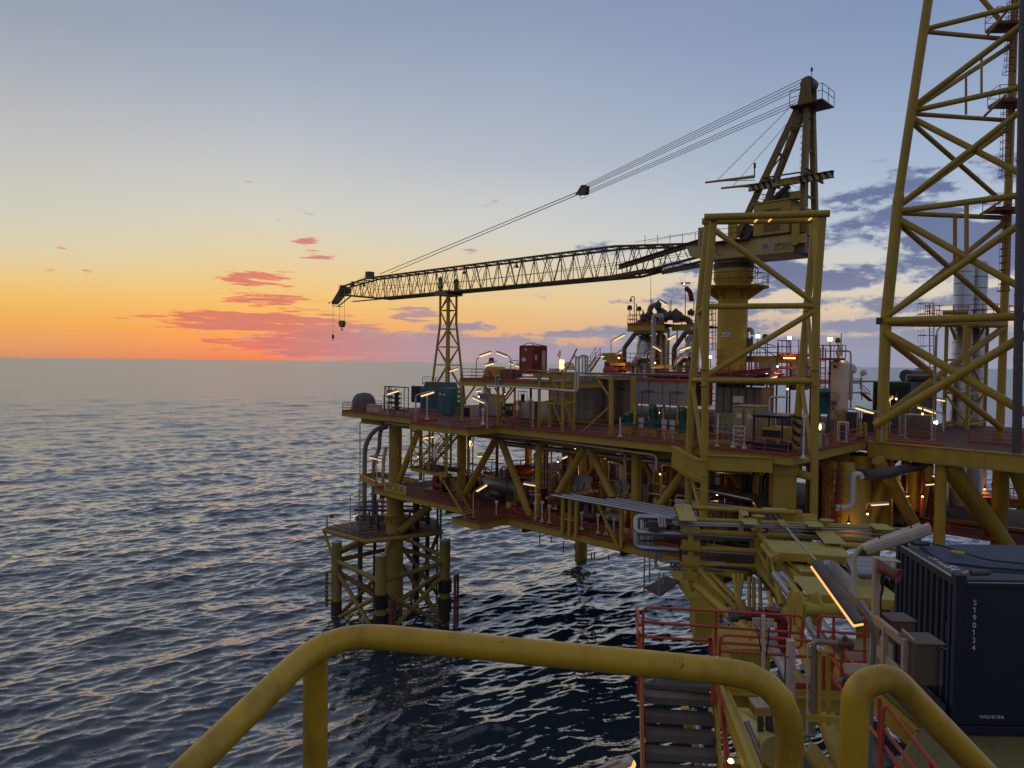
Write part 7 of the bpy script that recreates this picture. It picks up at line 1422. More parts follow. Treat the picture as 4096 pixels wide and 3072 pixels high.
fl = T('far_landing', at(3980, 1975, 82), 'far railed landing beyond the right extension columns', 'landing'); b = MB(); c = at(3905, 1978, 82); q = at(4075, 1990, 80); zz = c.z; P4 = [V((c.x-2, c.y-1, zz)), V((q.x, q.y-1, zz)), V((q.x+1, q.y+5, zz)), V((c.x-2, c.y+5, zz))]; b.prism([p - Z*.3 for p in P4], Z*.3); build('floor', b, RED, fl); b = MB(); railbox(b, P4, zz, 1.2, .05, 1.2, True); build('rail', b, REDD, fl); b = MB(); b.ib(V((c.x-2, c.y, zz-.3)), V((q.x+1, q.y, zz-.3)), .9, .4); b.beam(V((q.x-3, q.y, zz-4)), V((q.x+1, q.y, zz-.6)), .4, .4); b.ib(V((q.x-2, q.y-1.5, zz-1.4)), V((q.x+2.5, q.y-1.5, zz-1.2)), .7, .4); build('beam', b, YELD, fl)
for k, (u, v) in enumerate(((3990, 1942), (3978, 1938))): b = MB(); p = at(u, v, 81); b.lathe(p, [(.3, -.3), (.35, .1), (.1, .35)], 10); one('hose_reel', b, REDD, ['right red drum on the far landing', 'left red drum on the far landing'][k], 'drum', 'red drums on the far landing')
# lamps that stand among the machinery and light it
def glow(label, p, e, bulb=True, col=(1, .5, .12)):
    o = T('work_lamp', p, label, 'lamp', 'orange work lamps between the decks'); b = MB(); b.lathe(p, [(.03, 0), (.08, .05), (.08, .14), (.03, .18)], 8); build('bulb', b, BLB, o); b = MB(); b.lathe(p + Z*.18, [(.2, 0), (.08, .15), (.03, .6)], 8); build('shade', b, GREYD, o)
    l = bpy.data.lights.new('work_lamp_light', 'POINT'); l.energy = e * .34; l.color = col; l.shadow_soft_size = .15; lo = bpy.data.objects.new('work_lamp_light', l); COL.objects.link(lo); lo.parent = o; lo.location = V((0, 0, -.25))
for lab, a, e in (('bright bulb lamp hanging between the decks left of the second brace', (1882, 1769, 7), 160), ('orange lamp low among the lagged risers at the left end', (1508, 1862, 3.0), 90), ('orange lamp behind the third pair of braces', (2232, 1850, 14), 420), ('orange lamp lighting the struts right of the thin column', (2205, 1880, 9), 160), ('orange lamp above the pipe manifold on the right of the lower deck', (2640, 1900, 9), 220), ('orange lamp behind the silver bundle near the portal leg', (2560, 2030, 4.5), 260),
                  ('orange lamp among valves between the portal frame legs', (2868, 1985, 10), 260), ('orange lamp under the lower deck behind the leg brace', (1640, 2060, 8), 120), ('small lamp near the ceiling left of the third brace', (2300, 1800, 8), 90), ('small lamp behind the fourth brace near the ceiling', (2420, 1835, 7), 120), ('orange lamp between the columns of the cabinet row', (2100, 1850, 16), 260), ('orange lamp above the stair landing in the stair tower', (1672, 1830, 0.5), 60)):
    glow(lab, fr(*a), e)
for lab, a, e in (('orange lamp lighting the raking column under the right extension', (3690, 1990, 62.5), 240), ('orange lamp at the foot of the tapered column right of the portal', (3395, 2100, 52.5), 120), ('orange lamp at the foot of the far service crane', (3938, 1960, 80.5), 160), ('orange lamp between the V shaped columns', (3470, 2060, 56), 140), ('lamp low at the tower base bracing', (3690, 1660, 58), 60), ('lamp beside the green house lighting the tower braces', (3585, 1600, 60), 90)): glow(lab, at(*a), e)
for lab, a, e in (('lamp among the red pipe skids on the column deck', (2475, 1435, 16), 120), ('lamp at the foot of the silver columns', (2620, 1455, 16), 120), ('lamp by the white equipment house', (3110, 1470, 15), 160), ('lamp behind the ribbed module', (3150, 1560, 14), 120), ('lamp under the raised deck beside the teal generators', (1915, 1590, 6), 60), ('lamp behind the green pumps under the panel wall', (2640, 1655, 8), 120), ('lamp under the raised deck right of the first cabinet', (2018, 1580, 8), 60)): glow(lab, fr(*a), e)
# ================================================================== the pipe bridge coming from the platform towards the camera
bg_ = T('pipe_bridge', at(3100, 2262, 41), 'yellow tubular pipe bridge with flat cover plates running towards the camera', 'bridge')
def gb(name, p, q, r, m=YEL, n=18): b = MB(); b.tube(p, q, r, n); return build(name, b, m, bg_)
ZBR = 20.5
# corner posts with disc caps
for u, vt, vb, Y in ((3033, 2062, 2270, 41.3), (3307, 2079, 2280, 40.6)):
    p, q = at(u, vb, Y), at(u, vt + 2, Y); gb('corner_post', p, q, .2); b = MB(); b.lathe(q, [(.39, 0), (.39, .03), (.02, .05)], 24); b.lathe(at(u, vt + 58, Y), [(.2, 0), (.42, .0), (.42, .03), (.2, .04)], 24); build('disc_cap', b, YEL, bg_)
# main chords
LC = [at(3033, 2262, 41.3), at(3166, 2465, 33.6), at(3240, 2660, 28), at(3330, 2960, 22)]
b = MB(); b.path(LC, .27, 20); build('chord', b, YEL, bg_)
RC = [at(3307, 2270, 40.6), V((17.2, 30, 18.3)), V((16.6, 16, 18.0))]; b = MB(); b.path(RC, .27, 20); build('chord', b, YEL, bg_)
TC = [at(3033, 2130, 41.3), at(3085, 2196, 37.5), at(3110, 2230, 35.6)]; b = MB(); b.path(TC, .17, 16); build('upper_chord', b, YEL, bg_)
gb('web_brace', at(3033, 2200, 41.3), at(3072, 2278, 38.0), .13); gb('web_post', at(3077, 2205, 37.4), at(3078, 2330, 37.2), .17); gb('web_brace', at(3083, 2210, 37.2), at(3126, 2420, 34.5), .13); gb('web_post', at(3190, 2330, 31.5), at(3192, 2480, 31.4), .22)
# transverse tubes
for u0, v0, Y0, u1, v1, Y1, r in ((2766, 2030, 44.5, 3195, 2051, 43.6, .155), (2766, 2078, 43.2, 3480, 2108, 41.5, .14), (2722, 2124, 41.8, 3560, 2166, 40.3, .155), (2722, 2190, 41.8, 3080, 2207, 40.8, .15), (2722, 2254, 41.8, 3025, 2266, 41.0, .13), (3060, 2168, 40, 3640, 2196, 38.8, .14), (2990, 2205, 41, 2830, 2180, 44, .12)): gb('transverse_tube', at(u0, v0, Y0), at(u1, v1, Y1), r)
gb('end_post', at(2764, 2120, 41.7), at(2764, 2362, 41.7), .18); gb('end_post', at(3198, 2041, 43.4), at(3198, 2092, 43.4), .18); gb('end_post', at(2964, 2031, 43.9), at(2964, 2130, 43.4), .15); gb('end_post', at(3120, 2120, 42.6), at(3120, 2150, 42.6), .15)
b = MB(); b.tube(at(3195, 2072, 43.4), at(3250, 2072, 48), .3, 16); build('tie_tube', b, YEL, bg_)
# brackets of the outrigger
for v in (2118, 2178, 2240, 2300):
    b = MB(); b.beam(at(2728, v, 41.7), at(2800, v + 4, 41.5), .45, .5 if v > 2120 else .3); build('outrigger_bracket', b, YELP if v < 2130 else YEL, bg_)
for k, v in enumerate((2030, 2046, 2062, 2080, 2094, 2106)): gb('stub_end', at(2697 + k*5, v, 43.6 - k*.35), at(2730 + k*5, v + 1, 43.4 - k*.35), .12)
gb('raking_strut', at(2780, 2340, 41.4), at(2985, 2530, 37), .22); gb('raking_strut', at(2800, 2280, 41.4), at(2945, 2440, 38), .16); gb('raking_strut', at(2845, 2300, 41), at(2985, 2440, 38), .18); gb('raking_strut', at(2985, 2520, 37), at(2960, 2400, 37.5), .26); gb('raking_strut', at(2985, 2530, 37), at(3030, 2700, 32), .28)
for u in (2935, 2952, 2968): gb('lower_web', at(2938 + (u - 2938)*1.1, 2298, 39.5), at(2952, 2420, 38), .11)
for u in (2996, 3014, 3040): gb('hanger', at(u, 2310, 39), at(u + 6, 2600, 36), .1, YELD)
gb('lower_chord', at(2790, 2345, 41), at(3250, 2760, 27), .22); gb('lower_chord', at(3090, 2420, 36), at(3060, 2560, 33), .12); gb('lower_chord', at(3075, 2370, 36), at(3110, 2520, 33), .12)
gb('lower_web', at(2960, 2620, 31), at(3040, 2480, 34), .1); gb('lower_web', at(2970, 2560, 33), at(3010, 2480, 35), .1); b = MB(); b.ob(at(2960, 2590, 32.5), V((.9, 0, 0)), V((0, 1.4, 0)), Z*.5); build('walkway_box', b, YEL, bg_)
# cover plates
def plate(label, c, th=.12, z=None, edge=True):
    P = [at(*q) for q in c] if z is None else [dk(q[0], q[1], z) for q in c]; b = MB(); n = V((0, 0, 0))
    b.prism([p - Z*.035 for p in P], Z*.035)
    o = T('cover_plate', P[0].lerp(P[2], .5), label, 'cover plate', 'flat yellow cover plates on the bridge'); build('sheet', b, YELP, o)
    if edge:
        b = MB(); l, r_ = P[3], P[2]; b.beam(l - Z*.22, r_ - Z*.22, .06, .36); ll, rr_ = P[0], P[3]
        b.tube(ll - Z*.3 - V((.12, 0, 0)), rr_ - Z*.3 - V((.12, .3, 0)), .15, 12); b.tube(P[1] - Z*.3 - V((.3, 0, 0)), P[2] - Z*.3 - V((.3, .3, 0)), .15, 12); b.tube(l.lerp(r_, .45) - Z*.3 + V((0, .3, 0)), l.lerp(r_, .45) - Z*.3 - V((0, .25, 0)), .15, 12); build('support', b, YEL, o)
    return o
plate('large flat yellow plate crossed by two thin conduits at the middle of the bridge', [(3060, 2160), (3356, 2175), (3408, 2228), (3096, 2208)], z=ZBR)
plate('dark shaded plate set lower between the two large plates', [(3150, 2233), (3300, 2240), (3345, 2292), (3202, 2285)], z=19.9)
plate('largest near yellow plate below the slanting lit lamp', [(3170, 2303), (3505, 2318), (3617, 2404), (3226, 2374)], z=ZBR)
plate('narrow leaning yellow plate over the pipe stubs at the far left end of the bridge', [(2698, 2015), (2760, 2017), (2789, 2083), (2719, 2081)], z=21.2, edge=False)
plate('small yellow plate by the left disc-capped post', [(2960, 2069), (3023, 2070), (3036, 2098), (2978, 2096)], z=21.1, edge=False); plate('tiny yellow plate above the left disc-capped post', [(2958, 2043), (2988, 2043), (2996, 2061), (2973, 2061)], z=21.3, edge=False); plate('thin strip plate between the two disc-capped posts', [(3109, 2077), (3134, 2078), (3154, 2103), (3125, 2102)], z=21.1, edge=False); plate('small yellow plate left of the right disc-capped post', [(3214, 2083), (3285, 2084), (3297, 2107), (3237, 2106)], z=21.0, edge=False); plate('small yellow plate at the right end of the bridge top', [(3474, 2093), (3545, 2096), (3580, 2119), (3502, 2116)], z=21.0, edge=False); plate('flat yellow strip lying on the farthest bridge tube', [(3045, 2029), (3143, 2033), (3150, 2040), (3062, 2037)], z=21.9, edge=False); plate('yellow plate running back beside the right disc-capped post', [(3256, 2120), (3330, 2123), (3390, 2175), (3300, 2172)], z=20.7, edge=False); plate('yellow plate half hidden by the blue container', [(3590, 2170), (3640, 2172), (3660, 2215), (3622, 2205)], z=20.5, edge=False)
# pipes that loop at the left end of the bridge
for k in range(3):
    u = 2545 + 28*k; Y = 44.6 + k*.5; r = .19
    b = MB(); b.path([at(2800, 2078 + 8*k, Y - .6), at(u, 2066 + 5*k, Y), at(u, 2128 + 2*k, Y - .3), at(2840, 2140 + 3*k, Y - 1.2), at(3060, 2152 + 3*k, Y - 2.2)], r, 12, .28); one('loop_pipe', b, CLAD, ['outer silver expansion loop at the left end of the bridge, upper turn', 'middle silver expansion loop at the left end of the bridge, upper turn', 'inner silver expansion loop at the left end of the bridge, upper turn'][k], 'pipe', 'silver expansion loops')
    b = MB(); b.path([at(u, 2125, Y - .25), at(u, 2188 + 2*k, Y - .3), at(2840, 2206 + 3*k, Y - 1.2), at(3060, 2216 + 3*k, Y - 2.2)], r, 12, .28); one('loop_pipe', b, CLAD, ['outer silver expansion loop at the left end of the bridge, lower turn', 'middle silver expansion loop at the left end of the bridge, lower turn', 'inner silver expansion loop at the left end of the bridge, lower turn'][k], 'pipe', 'silver expansion loops')
for k, (u, v) in enumerate(((2624, 2272), (2638, 2246), (2650, 2242))):
    b = MB(); b.path([at(u - 4, 2203, 44), at(u, v, 44), at(2760, v + 4, 43), at(2900, v + 10, 42)], .1 if k == 0 else .07, 8, .2); one('small_bore_pipe', b, GAL, ['lowest grey small pipe dropping below the expansion loops', 'second grey small pipe dropping below the expansion loops', 'third grey small pipe dropping below the expansion loops'][k], 'pipe', 'small pipes below the expansion loops')
b = MB(); b.path([at(2560, 2163, 43.2), at(2700, 2163, 43.2), at(2721, 2175, 43.2), at(2722, 2250, 42.9), at(2760, 2258, 42), at(3000, 2280, 40.5), at(3040, 2310, 39), at(3090, 2380, 36)], .07, 7, .3); one('black_cable', b, BLK, 'black cable bending along the left side of the bridge', 'cable')
for k, (u, v, r) in enumerate(((2645, 2120, 10), (2708, 2266, 14), (2690, 2262, 9))):
    b = MB(); c = at(u, v, 43); b.hoop(c, V((1, 0, 0)), Z, r/2841*43, .03, 5, 16); b.tube(c - V((r/2841*43, 0, 0)), c + V((r/2841*43, 0, 0)), .02, 4); b.tube(c, c + V((0, 1.2, 0)), .05, 5); one('gate_valve', b, GREYD, ['thin dark valve wheel on the expansion loops', 'larger dark valve wheel below the bridge bracket', 'smaller dark valve wheel below the bridge bracket'][k], 'valve', 'hand wheel valves on the bridge')
b = MB(); b.ob(at(2610, 2102, 43.9), V((.25, 0, 0)), V((0, .3, 0)), Z*.28); b.tube(at(2585, 2100, 44), at(2690, 2098, 43.8), .14, 10); b.lathe(at(2625, 2110, 43.8), [(.2, -.3), (.2, .3)], 10); one('flanged_valve', b, GREYD, 'dark flanged valve between the upper expansion loops', 'valve')
for k in range(3): b = MB(); b.path([at(2633 + 11*k, 2066, 43.2), at(2640 + 11*k, 2108, 42.9)], .07, 7); one('slanted_stub', b, GALW, 'short pale slanted pipe over the expansion loops', 'pipe', 'pale slanted stubs')
for k, (v0, v1, u0, u1) in enumerate(((2088, 2108, 2690, 3300), (2094, 2114, 2690, 3620), (2100, 2122, 2700, 3590), (2122, 2140, 3150, 3590), (2138, 2156, 3170, 3560))):
    b = MB(); b.path([at(u0, v0, 41.6 - k*.3), at(u1, v1, 40.4 - k*.4)], .05 if k else .075, 7); one('thin_conduit', b, GAL, ['highest thin conduit crossing the bridge top', 'second thin conduit crossing the bridge top', 'third thin conduit crossing the bridge top', 'fourth thin conduit crossing the bridge top, starting at mid span', 'lowest thin conduit crossing the bridge top'][k], 'conduit', 'thin conduits crossing the bridge')
for k in range(7):
    b = MB(); b.path([at(3380 + 4*k, 2236 + 9*k, 36 - .8*k), at(3700, 2246 + 10*k, 35 - .8*k)], .17, 10); one('cross_pipe', b, CLAD if k % 2 else GAL, 'grey pipe crossing right behind the near lamp', 'pipe', 'grey pipes crossing right of the bridge')
for k, (pp, r) in enumerate((([at(3100, 2300, 34), at(3170, 2390, 31), at(3280, 2560, 25)], .2), ([at(3130, 2300, 34.4), at(3200, 2380, 31.5), at(3330, 2560, 25)], .2), ([at(3290, 2262, 33), at(3330, 2262, 33), at(3400, 2335, 29)], .24), ([at(3075, 2560, 26), at(3130, 2660, 23), at(3200, 2800, 20)], .18), ([at(3225, 2425, 27), at(3330, 2560, 24)], .16))):
    b = MB(); b.path(pp, r, 12, .4); one('bridge_pipe', b, CLAD, ['left silver pipe running under the cover plates towards the camera', 'right silver pipe running under the cover plates towards the camera', 'short grey pipe emerging under the right of the large plate', 'silver pipe seen low behind the orange rails', 'silver pipe showing under the near cover plate'][k], 'pipe', 'silver pipes under the cover plates')
# conduits hanging down to the near lit lamp are part of that lamp; red fire main at the bridge end
o = T('fire_monitor', at(3090, 2470, 27), 'dark red flanged fire main standing behind the orange rails', 'fire main'); b = MB(); b.path([at(2985, 2462, 27), at(3110, 2466, 27), at(3130, 2475, 27), at(3133, 2720, 27)], .2, 14, .4); build('pipe', b, REDD, o); b = MB()
for u, v in ((3015, 2462), (3045, 2463)): b.lathe(at(u, v, 27), [(.3, -.05), (.3, .05)], 16, V((1, 0, 0)))
b.lathe(at(3090, 2455, 27), [(.25, 0), (.25, .12), (.3, .12), (.3, .2)], 14); b.lathe(at(3133, 2560, 27), [(.28, 0), (.28, .1)], 14); build('flange', b, REDD, o); b = MB(); b.tube(at(2925, 2460, 27), at(2985, 2460, 27), .16, 12); b.lathe(at(2930, 2462, 27), [(.24, -.1), (.24, .2)], 14, V((1, 0, 0))); build('valve', b, GREYD, o)
for k, (u, v, Y) in enumerate(((3180, 2430, 23), (3215, 2440, 22), (3282, 2440, 22))):
    b = MB(); c = at(u, v, Y); b.prism([c + V((-.05, 0, -.6)), c + V((-.05, .5, -.6)), c + V((-.05, .6, .2)), c + V((-.05, .25, .5)), c + V((-.05, -.1, .2))], V((.1, 0, 0))); b.tube(c, c + V((.9, 0, 0)), .2, 12); one('pad_eye', b, YEL, ['left yellow padeye at the near end of the bridge', 'middle yellow padeye at the near end of the bridge', 'right yellow padeye at the near end of the bridge'][k], 'padeye', 'padeyes at the bridge end')
# ================================================================== near platform: rails, stair, lamps, container
def arc_rail(name, label, pts, r, rad, group): b = MB(); b.path(pts, r, 28, rad); return one(name, b, YELR, label, 'handrail', group)
hr = T('yellow_handrail', at(1330, 3072, 1.4), 'thick yellow tubular handrail crossing the whole foreground and bending down at its right end', 'handrail', 'thick yellow handrails')
b = MB(); C0_ = at(1318, 2528, 1.42); Lf = at(600, 3230, 1.02); R0_ = at(3168, 2712, 1.27); Rd = at(3141, 3420, 1.27)
b.path([Lf, C0_, R0_, Rd], .0243, 32, .115); build('top_rail', b, YELR, hr); b = MB(); p = at(1263, 2610, 1.405); b.tube(at(1262, 2585, 1.405), V((p.x, p.y, 28.4)), .0243, 28); build('post', b, YELR, hr)
sr_ = T('yellow_handrail', at(3400, 3072, 1.27), 'thick yellow stair handrail bending over at bottom right beside the container', 'handrail', 'thick yellow handrails'); b = MB(); b.path([at(3396, 3420, 1.25), at(3424, 2745, 1.25), at(3560, 2700, 1.25), at(4100, 3260, 1.34), at(4300, 3480, 1.36)], .0243, 32, .075); build('rail', b, YELR, sr_)
# landing with orange rails
ZN = 24.6
def nrail(name, label, P, segs, r=.024, group='orange rails of the near landing'):
    o = T(name, P, label, 'guard rail', group); b = MB()
    for pts, rad in segs: b.path(pts, r, 12, rad)
    build('rail_frame', b, REDN, o); return o
A4 = lambda u, v, Y: at(u, v, Y)
Yf, Yr = 12.3, 11.8
nrail('guard_rail', 'long orange guard rail on the far side of the near landing with looped end', at(2575, 2700, Yf), [([A4(2571, 2700, Yf), A4(2573, 2428, Yf), A4(3214, 2464, Yr), A4(3204, 2592, Yr), A4(3166, 2586, Yr)], .12), ([A4(2573, 2487, Yf), A4(3205, 2532, Yr)], 0), ([A4(2573, 2548, Yf), A4(2862, 2563, Yf - .2)], 0), ([A4(2864, 2446, Yf - .2), A4(2860, 2700, Yf - .2)], 0), ([A4(3163, 2466, Yr), A4(3158, 2590, Yr)], 0)])
nrail('guard_rail', 'orange guard rail starting behind the white sign post and running right', at(2880, 2700, 11.2), [([A4(2877, 2720, 11.2), A4(2881, 2538, 11.2), A4(3310, 2568, 10.7)], .12), ([A4(2880, 2570, 11.2), A4(3180, 2590, 10.9)], 0), ([A4(2880, 2604, 11.2), A4(3260, 2628, 10.8)], 0)])
nrail('guard_rail', 'orange guard rail panel behind the brass ended drain pipe', at(3275, 2660, 12.4), [([A4(3272, 2560, 12.4), A4(3273, 2464, 12.4), A4(3410, 2470, 12.2), A4(3470, 2474, 12.1)], .1), ([A4(3273, 2524, 12.4), A4(3470, 2538, 12.1)], 0), ([A4(3335, 2466, 12.3), A4(3333, 2670, 12.3)], 0), ([A4(3458, 2474, 12.1), A4(3458, 2672, 12.1)], 0), ([A4(3333, 2594, 12.3), A4(3470, 2604, 12.1)], 0), ([A4(3333, 2640, 12.3), A4(3470, 2646, 12.1)], 0)])
nrail('guard_rail', 'orange guard rail seen end on at the left side of the near landing', at(2550, 2700, 11.4), [([A4(2546, 2425, 12.3), A4(2562, 2500, 11.0)], .0), ([A4(2546, 2425, 12.3), A4(2552, 2600, 12.2)], 0), ([A4(2557, 2530, 11.2), A4(2552, 2700, 11.2)], 0), ([A4(2545, 2480, 12.3), A4(2556, 2560, 11.2)], 0)])
b = MB(); P4 = [A4(2575, 2695, Yf), A4(2862, 2708, Yf - .2), A4(2845, 2748, 11.6), A4(2568, 2733, 11.8)]
lan = T('near_landing', at(2700, 2720, 12), 'near landing with open grating floor and yellow and orange edge beams', 'landing')
q0, q1, q2, q3 = P4; b = MB()
for i in range(46): b.beam(q0.lerp(q1, i/45), q3.lerp(q2, i/45), .012, .03)
for i in range(7): b.tube(q0.lerp(q3, i/6), q1.lerp(q2, i/6), .006, 4)
build('grating', b, GREYD, lan); b = MB(); b.beam(q3 - Z*.03, q2 - Z*.03, .06, .07); build('nosing', b, TREAD, lan); b = MB(); b.beam(q3 - Z*.2 + V((0, .1, 0)), q2 - Z*.2 + V((0, .1, 0)), .05, .3); b.beam(A4(2900, 2785, 11.3), A4(3480, 2812, 10.8), .05, .32); b.beam(A4(2900, 2768, 11.3), A4(3480, 2795, 10.8), .2, .03); build('edge_beam', b, YEL, lan); b = MB(); b.beam(A4(2880, 2742, 11.35), A4(3480, 2770, 10.85), .02, .2); build('toe_board', b, RED, lan)
b = MB(); g0, g1, g2, g3 = A4(2890, 2690, 12.4), A4(3480, 2716, 11.9), A4(3480, 2755, 10.9), A4(2885, 2730, 11.4)
for i in range(70): b.beam(g0.lerp(g1, i/69), g3.lerp(g2, i/69), .012, .03)
build('grating', b, GREYD, lan)
# stair going down towards the camera
stn = T('near_stair', at(2710, 3000, 11), 'steep stair with worn treads and yellow stringers going down from the near landing', 'stair')
for k in range(7):
    v = 2790 + k*74; Y = 11.55 - .17*k; w = 1 + .008*k; b = MB(); a, c = A4(2573 + 1.5*k, v - 14, Y), A4(2846 + 6*k, v + 2, Y); b.ob(a.lerp(c, .5), (c - a)*.5, V((0, .12, 0)), Z*.02); b.ob(a.lerp(c, .5) + V((0, -.12, -.04)), (c - a)*.5, V((0, .012, 0)), Z*.055); build('tread', b, TREAD, stn)
b = MB(); b.beam(A4(2565, 2740, 11.6), A4(2574, 3330, 10.3), .06, .24); build('stringer', b, YEL, stn); b = MB(); b.beam(A4(2855, 2745, 11.6), A4(2900, 3330, 10.3), .06, .26); build('stringer', b, YEL, stn)
nrail('stair_rail', 'pair of orange stair rails on the left side of the near stair', at(2560, 3072, 11), [([A4(2557, 2525, 11.3), A4(2566, 2700, 10.9), A4(2580, 3300, 10.0)], .1), ([A4(2557, 2540, 11.3), A4(2552, 2800, 11.4)], .0)]); nrail('stair_rail', 'pair of orange stair rails on the right side of the near stair', at(2870, 3072, 11), [([A4(2842, 2640, 11.5), A4(2838, 2550, 11.4), A4(2853, 2548, 11.2), A4(2868, 2700, 10.9), A4(2900, 3000, 10.3), A4(2915, 3300, 9.7)], .06), ([A4(2870, 2720, 10.8), A4(2894, 2860, 10.6), A4(2912, 3000, 10.3), A4(2930, 3300, 9.8)], .1)])
b = MB(); b.prism([A4(2843, 2550, 11.4), A4(2856, 2560, 11.3), A4(2858, 2820, 11.2), A4(2842, 2820, 11.3)], V((.02, .03, 0))); one('rail_plate', b, RED, 'orange side plate at the head of the near stair', 'plate')
b = MB(); b.beam(A4(2876, 2760, 11.3), A4(3015, 3120, 8.9), .07, .30); b.beam(A4(2890, 2757, 11.28), A4(3032, 3116, 8.85), .22, .03); one('yellow_channel', b, YEL, 'worn yellow channel sloping down beside the near stair', 'beam')
# white sign post with bolted plate, square post, drain pipe and its frame
ps = T('plate_post', at(3053, 2770, 10.9), 'white post carrying a blank bolted plate, on a flared foot', 'post'); b = MB(); b.tube(A4(3053, 2780, 10.9), A4(3053, 2460, 10.9), .03, 16); b.lathe(A4(3053, 2808, 10.9), [(.11, 0), (.035, .2)], 4); b.ob(A4(3051, 2812, 10.9), V((.17, 0, 0)), V((0, .16, 0)), Z*.015); build('post', b, WHTW, ps); b = MB(); b.ob(A4(3053, 2491, 10.95), V((.165, .0, -.008)), V((0, .01, 0)), Z*.07); pp_ = build('plate', b, WHTW, ps); b = MB()
for dx in (-.135, -.05, .05, .135):
    for dz in (-.045, .045): b.tube(A4(3053, 2491, 10.93) + V((dx, 0, dz)), A4(3053, 2491, 10.93) + V((dx, -.02, dz)), .009, 6)
build('bolt', b, BLK, pp_); b = MB(); b.path([A4(3028, 2507, 10.95), A4(3034, 2545, 10.9), A4(3046, 2610, 10.9)], .012, 5, .1); b.path([A4(3078, 2508, 10.95), A4(3074, 2560, 10.9), A4(3062, 2630, 10.9)], .012, 5, .1); build('cable', b, BLK, ps); b = MB(); b.ob(A4(3050, 2828, 10.9), V((.18, 0, 0)), V((0, .17, 0)), Z*.06); build('bracket', b, YEL, ps)
b = MB(); b.beam(A4(3164, 2560, 10.6), A4(3160, 2960, 10.6), .105, .105, V((0, 1, 0))); o = one('square_post', b, WHTW, 'pale square post right of the bolted plate', 'post'); b = MB(); b.path([A4(3138, 2760, 10.5), A4(3142, 2630, 10.5), A4(3156, 2628, 10.5)], .012, 6, .05); one('cable_loop', b, GREYD, 'thin dark cable looped beside the pale square post', 'cable')
dp = T('drain_pipe', at(3258, 2700, 10), 'weathered grey pipe bent over with a brass valve on its end', 'pipe'); b = MB(); b.path([A4(3250, 2945, 10), A4(3255, 2565, 10), A4(3350, 2575, 10)], .038, 16, .06); b.path([A4(3255, 2938, 10), A4(3195, 2938, 10)], .036, 14); build('pipe', b, mat('weathered_pipe', (.30, .22, .17), .45, .4, .5, (.15, .08, .05), 5, rust=.3), dp); b = MB(); b.lathe(A4(3352, 2575, 10), [(.045, -.0), (.065, .02), (.05, .05), (.07, .08), (.05, .12), (.075, .15), (.075, .19), (.04, .22)], 14, V((1, 0, -.05))); b.lathe(A4(3380, 2565, 10), [(.02, 0), (.03, .03), (.045, .04), (.02, .08)], 10); b.lathe(A4(3360, 2590, 10), [(.05, -.06), (.05, .05)], 10); build('valve', b, BRN, dp)
b = MB(); b.path([A4(3228, 2960, 10), A4(3231, 2580, 10), A4(3240, 2572, 10), A4(3250, 2571, 10)], .014, 8, .03); b.path([A4(3196, 2940, 10), A4(3230, 3012, 9.8), A4(3243, 2966, 9.8)], .012, 6, .03); one('thin_tube', b, GALW, 'thin pale tube running down left of the weathered pipe', 'pipe')
vf_ = T('valve_stand', at(3290, 2700, 10), 'yellow stand under the brass valve', 'stand'); b = MB(); b.beam(A4(3275, 2600, 10), A4(3275, 2900, 10), .06, .05, V((0, 1, 0))); b.beam(A4(3313, 2600, 10.2), A4(3313, 2900, 10.2), .05, .05, V((0, 1, 0))); build('post', b, YEL, vf_); b = MB(); b.ob(A4(3298, 2603, 10), V((.11, 0, -.005)), V((0, .06, 0)), Z*.01); b.beam(A4(3282, 2600, 10), A4(3284, 2578, 10), .015, .015, V((0, 1, 0))); b.beam(A4(3318, 2600, 10), A4(3320, 2580, 10), .015, .015, V((0, 1, 0))); build('shelf', b, YEL, vf_); b = MB(); b.beam(A4(3225, 2868, 10), A4(3400, 2885, 9.8), .06, .1); build('cross_bar', b, YEL, vf_)
# red valve stand in the landing rails and orange inner rails
nrail('stair_rail', 'orange sloping rails behind the yellow valve stand', at(3370, 2700, 10.6), [([A4(3370, 2590, 10.6), A4(3366, 2705, 10.6)], 0), ([A4(3378, 2615, 10.6), A4(3480, 2730, 10.0)], 0), ([A4(3324, 2630, 11), A4(3420, 2740, 10.4)], 0), ([A4(3320, 2690, 11), A4(3390, 2790, 10.4)], 0), ([A4(3295, 2620, 11), A4(3293, 2790, 11)], 0), ([A4(3327, 2600, 11), A4(3325, 2800, 11)], 0), ([A4(3417, 2670, 10.5), A4(3417, 2760, 10.5)], 0)], .03)
nrail('stair_rail', 'orange sloping stair rails under the thick yellow stair handrail', at(3620, 3000, 7), [([A4(3520, 3120, 7.2), A4(3534, 2830, 7.2), A4(3546, 2822, 7.2), A4(3760, 3090, 6.6)], .03), ([A4(3518, 3100, 7.4), A4(3518, 2790, 7.4)], 0), ([A4(3538, 2920, 7.2), A4(3680, 3100, 6.7)], 0), ([A4(3538, 2985, 7.2), A4(3625, 3100, 6.9)], 0), ([A4(3500, 2850, 7.6), A4(3520, 2880, 7.4)], 0), ([A4(3466, 2890, 8.2), A4(3520, 2960, 7.8)], 0), ([A4(3724, 3050, 6.7), A4(3722, 3120, 6.7)], 0)], .02)
b = MB(); b.lathe(A4(3393, 2760, 10.2), [(.07, 0), (.085, .01), (.085, .16), (.075, .17)], 18); one('black_canister', b, BLK, 'short black canister behind the stair handrail bend', 'canister')
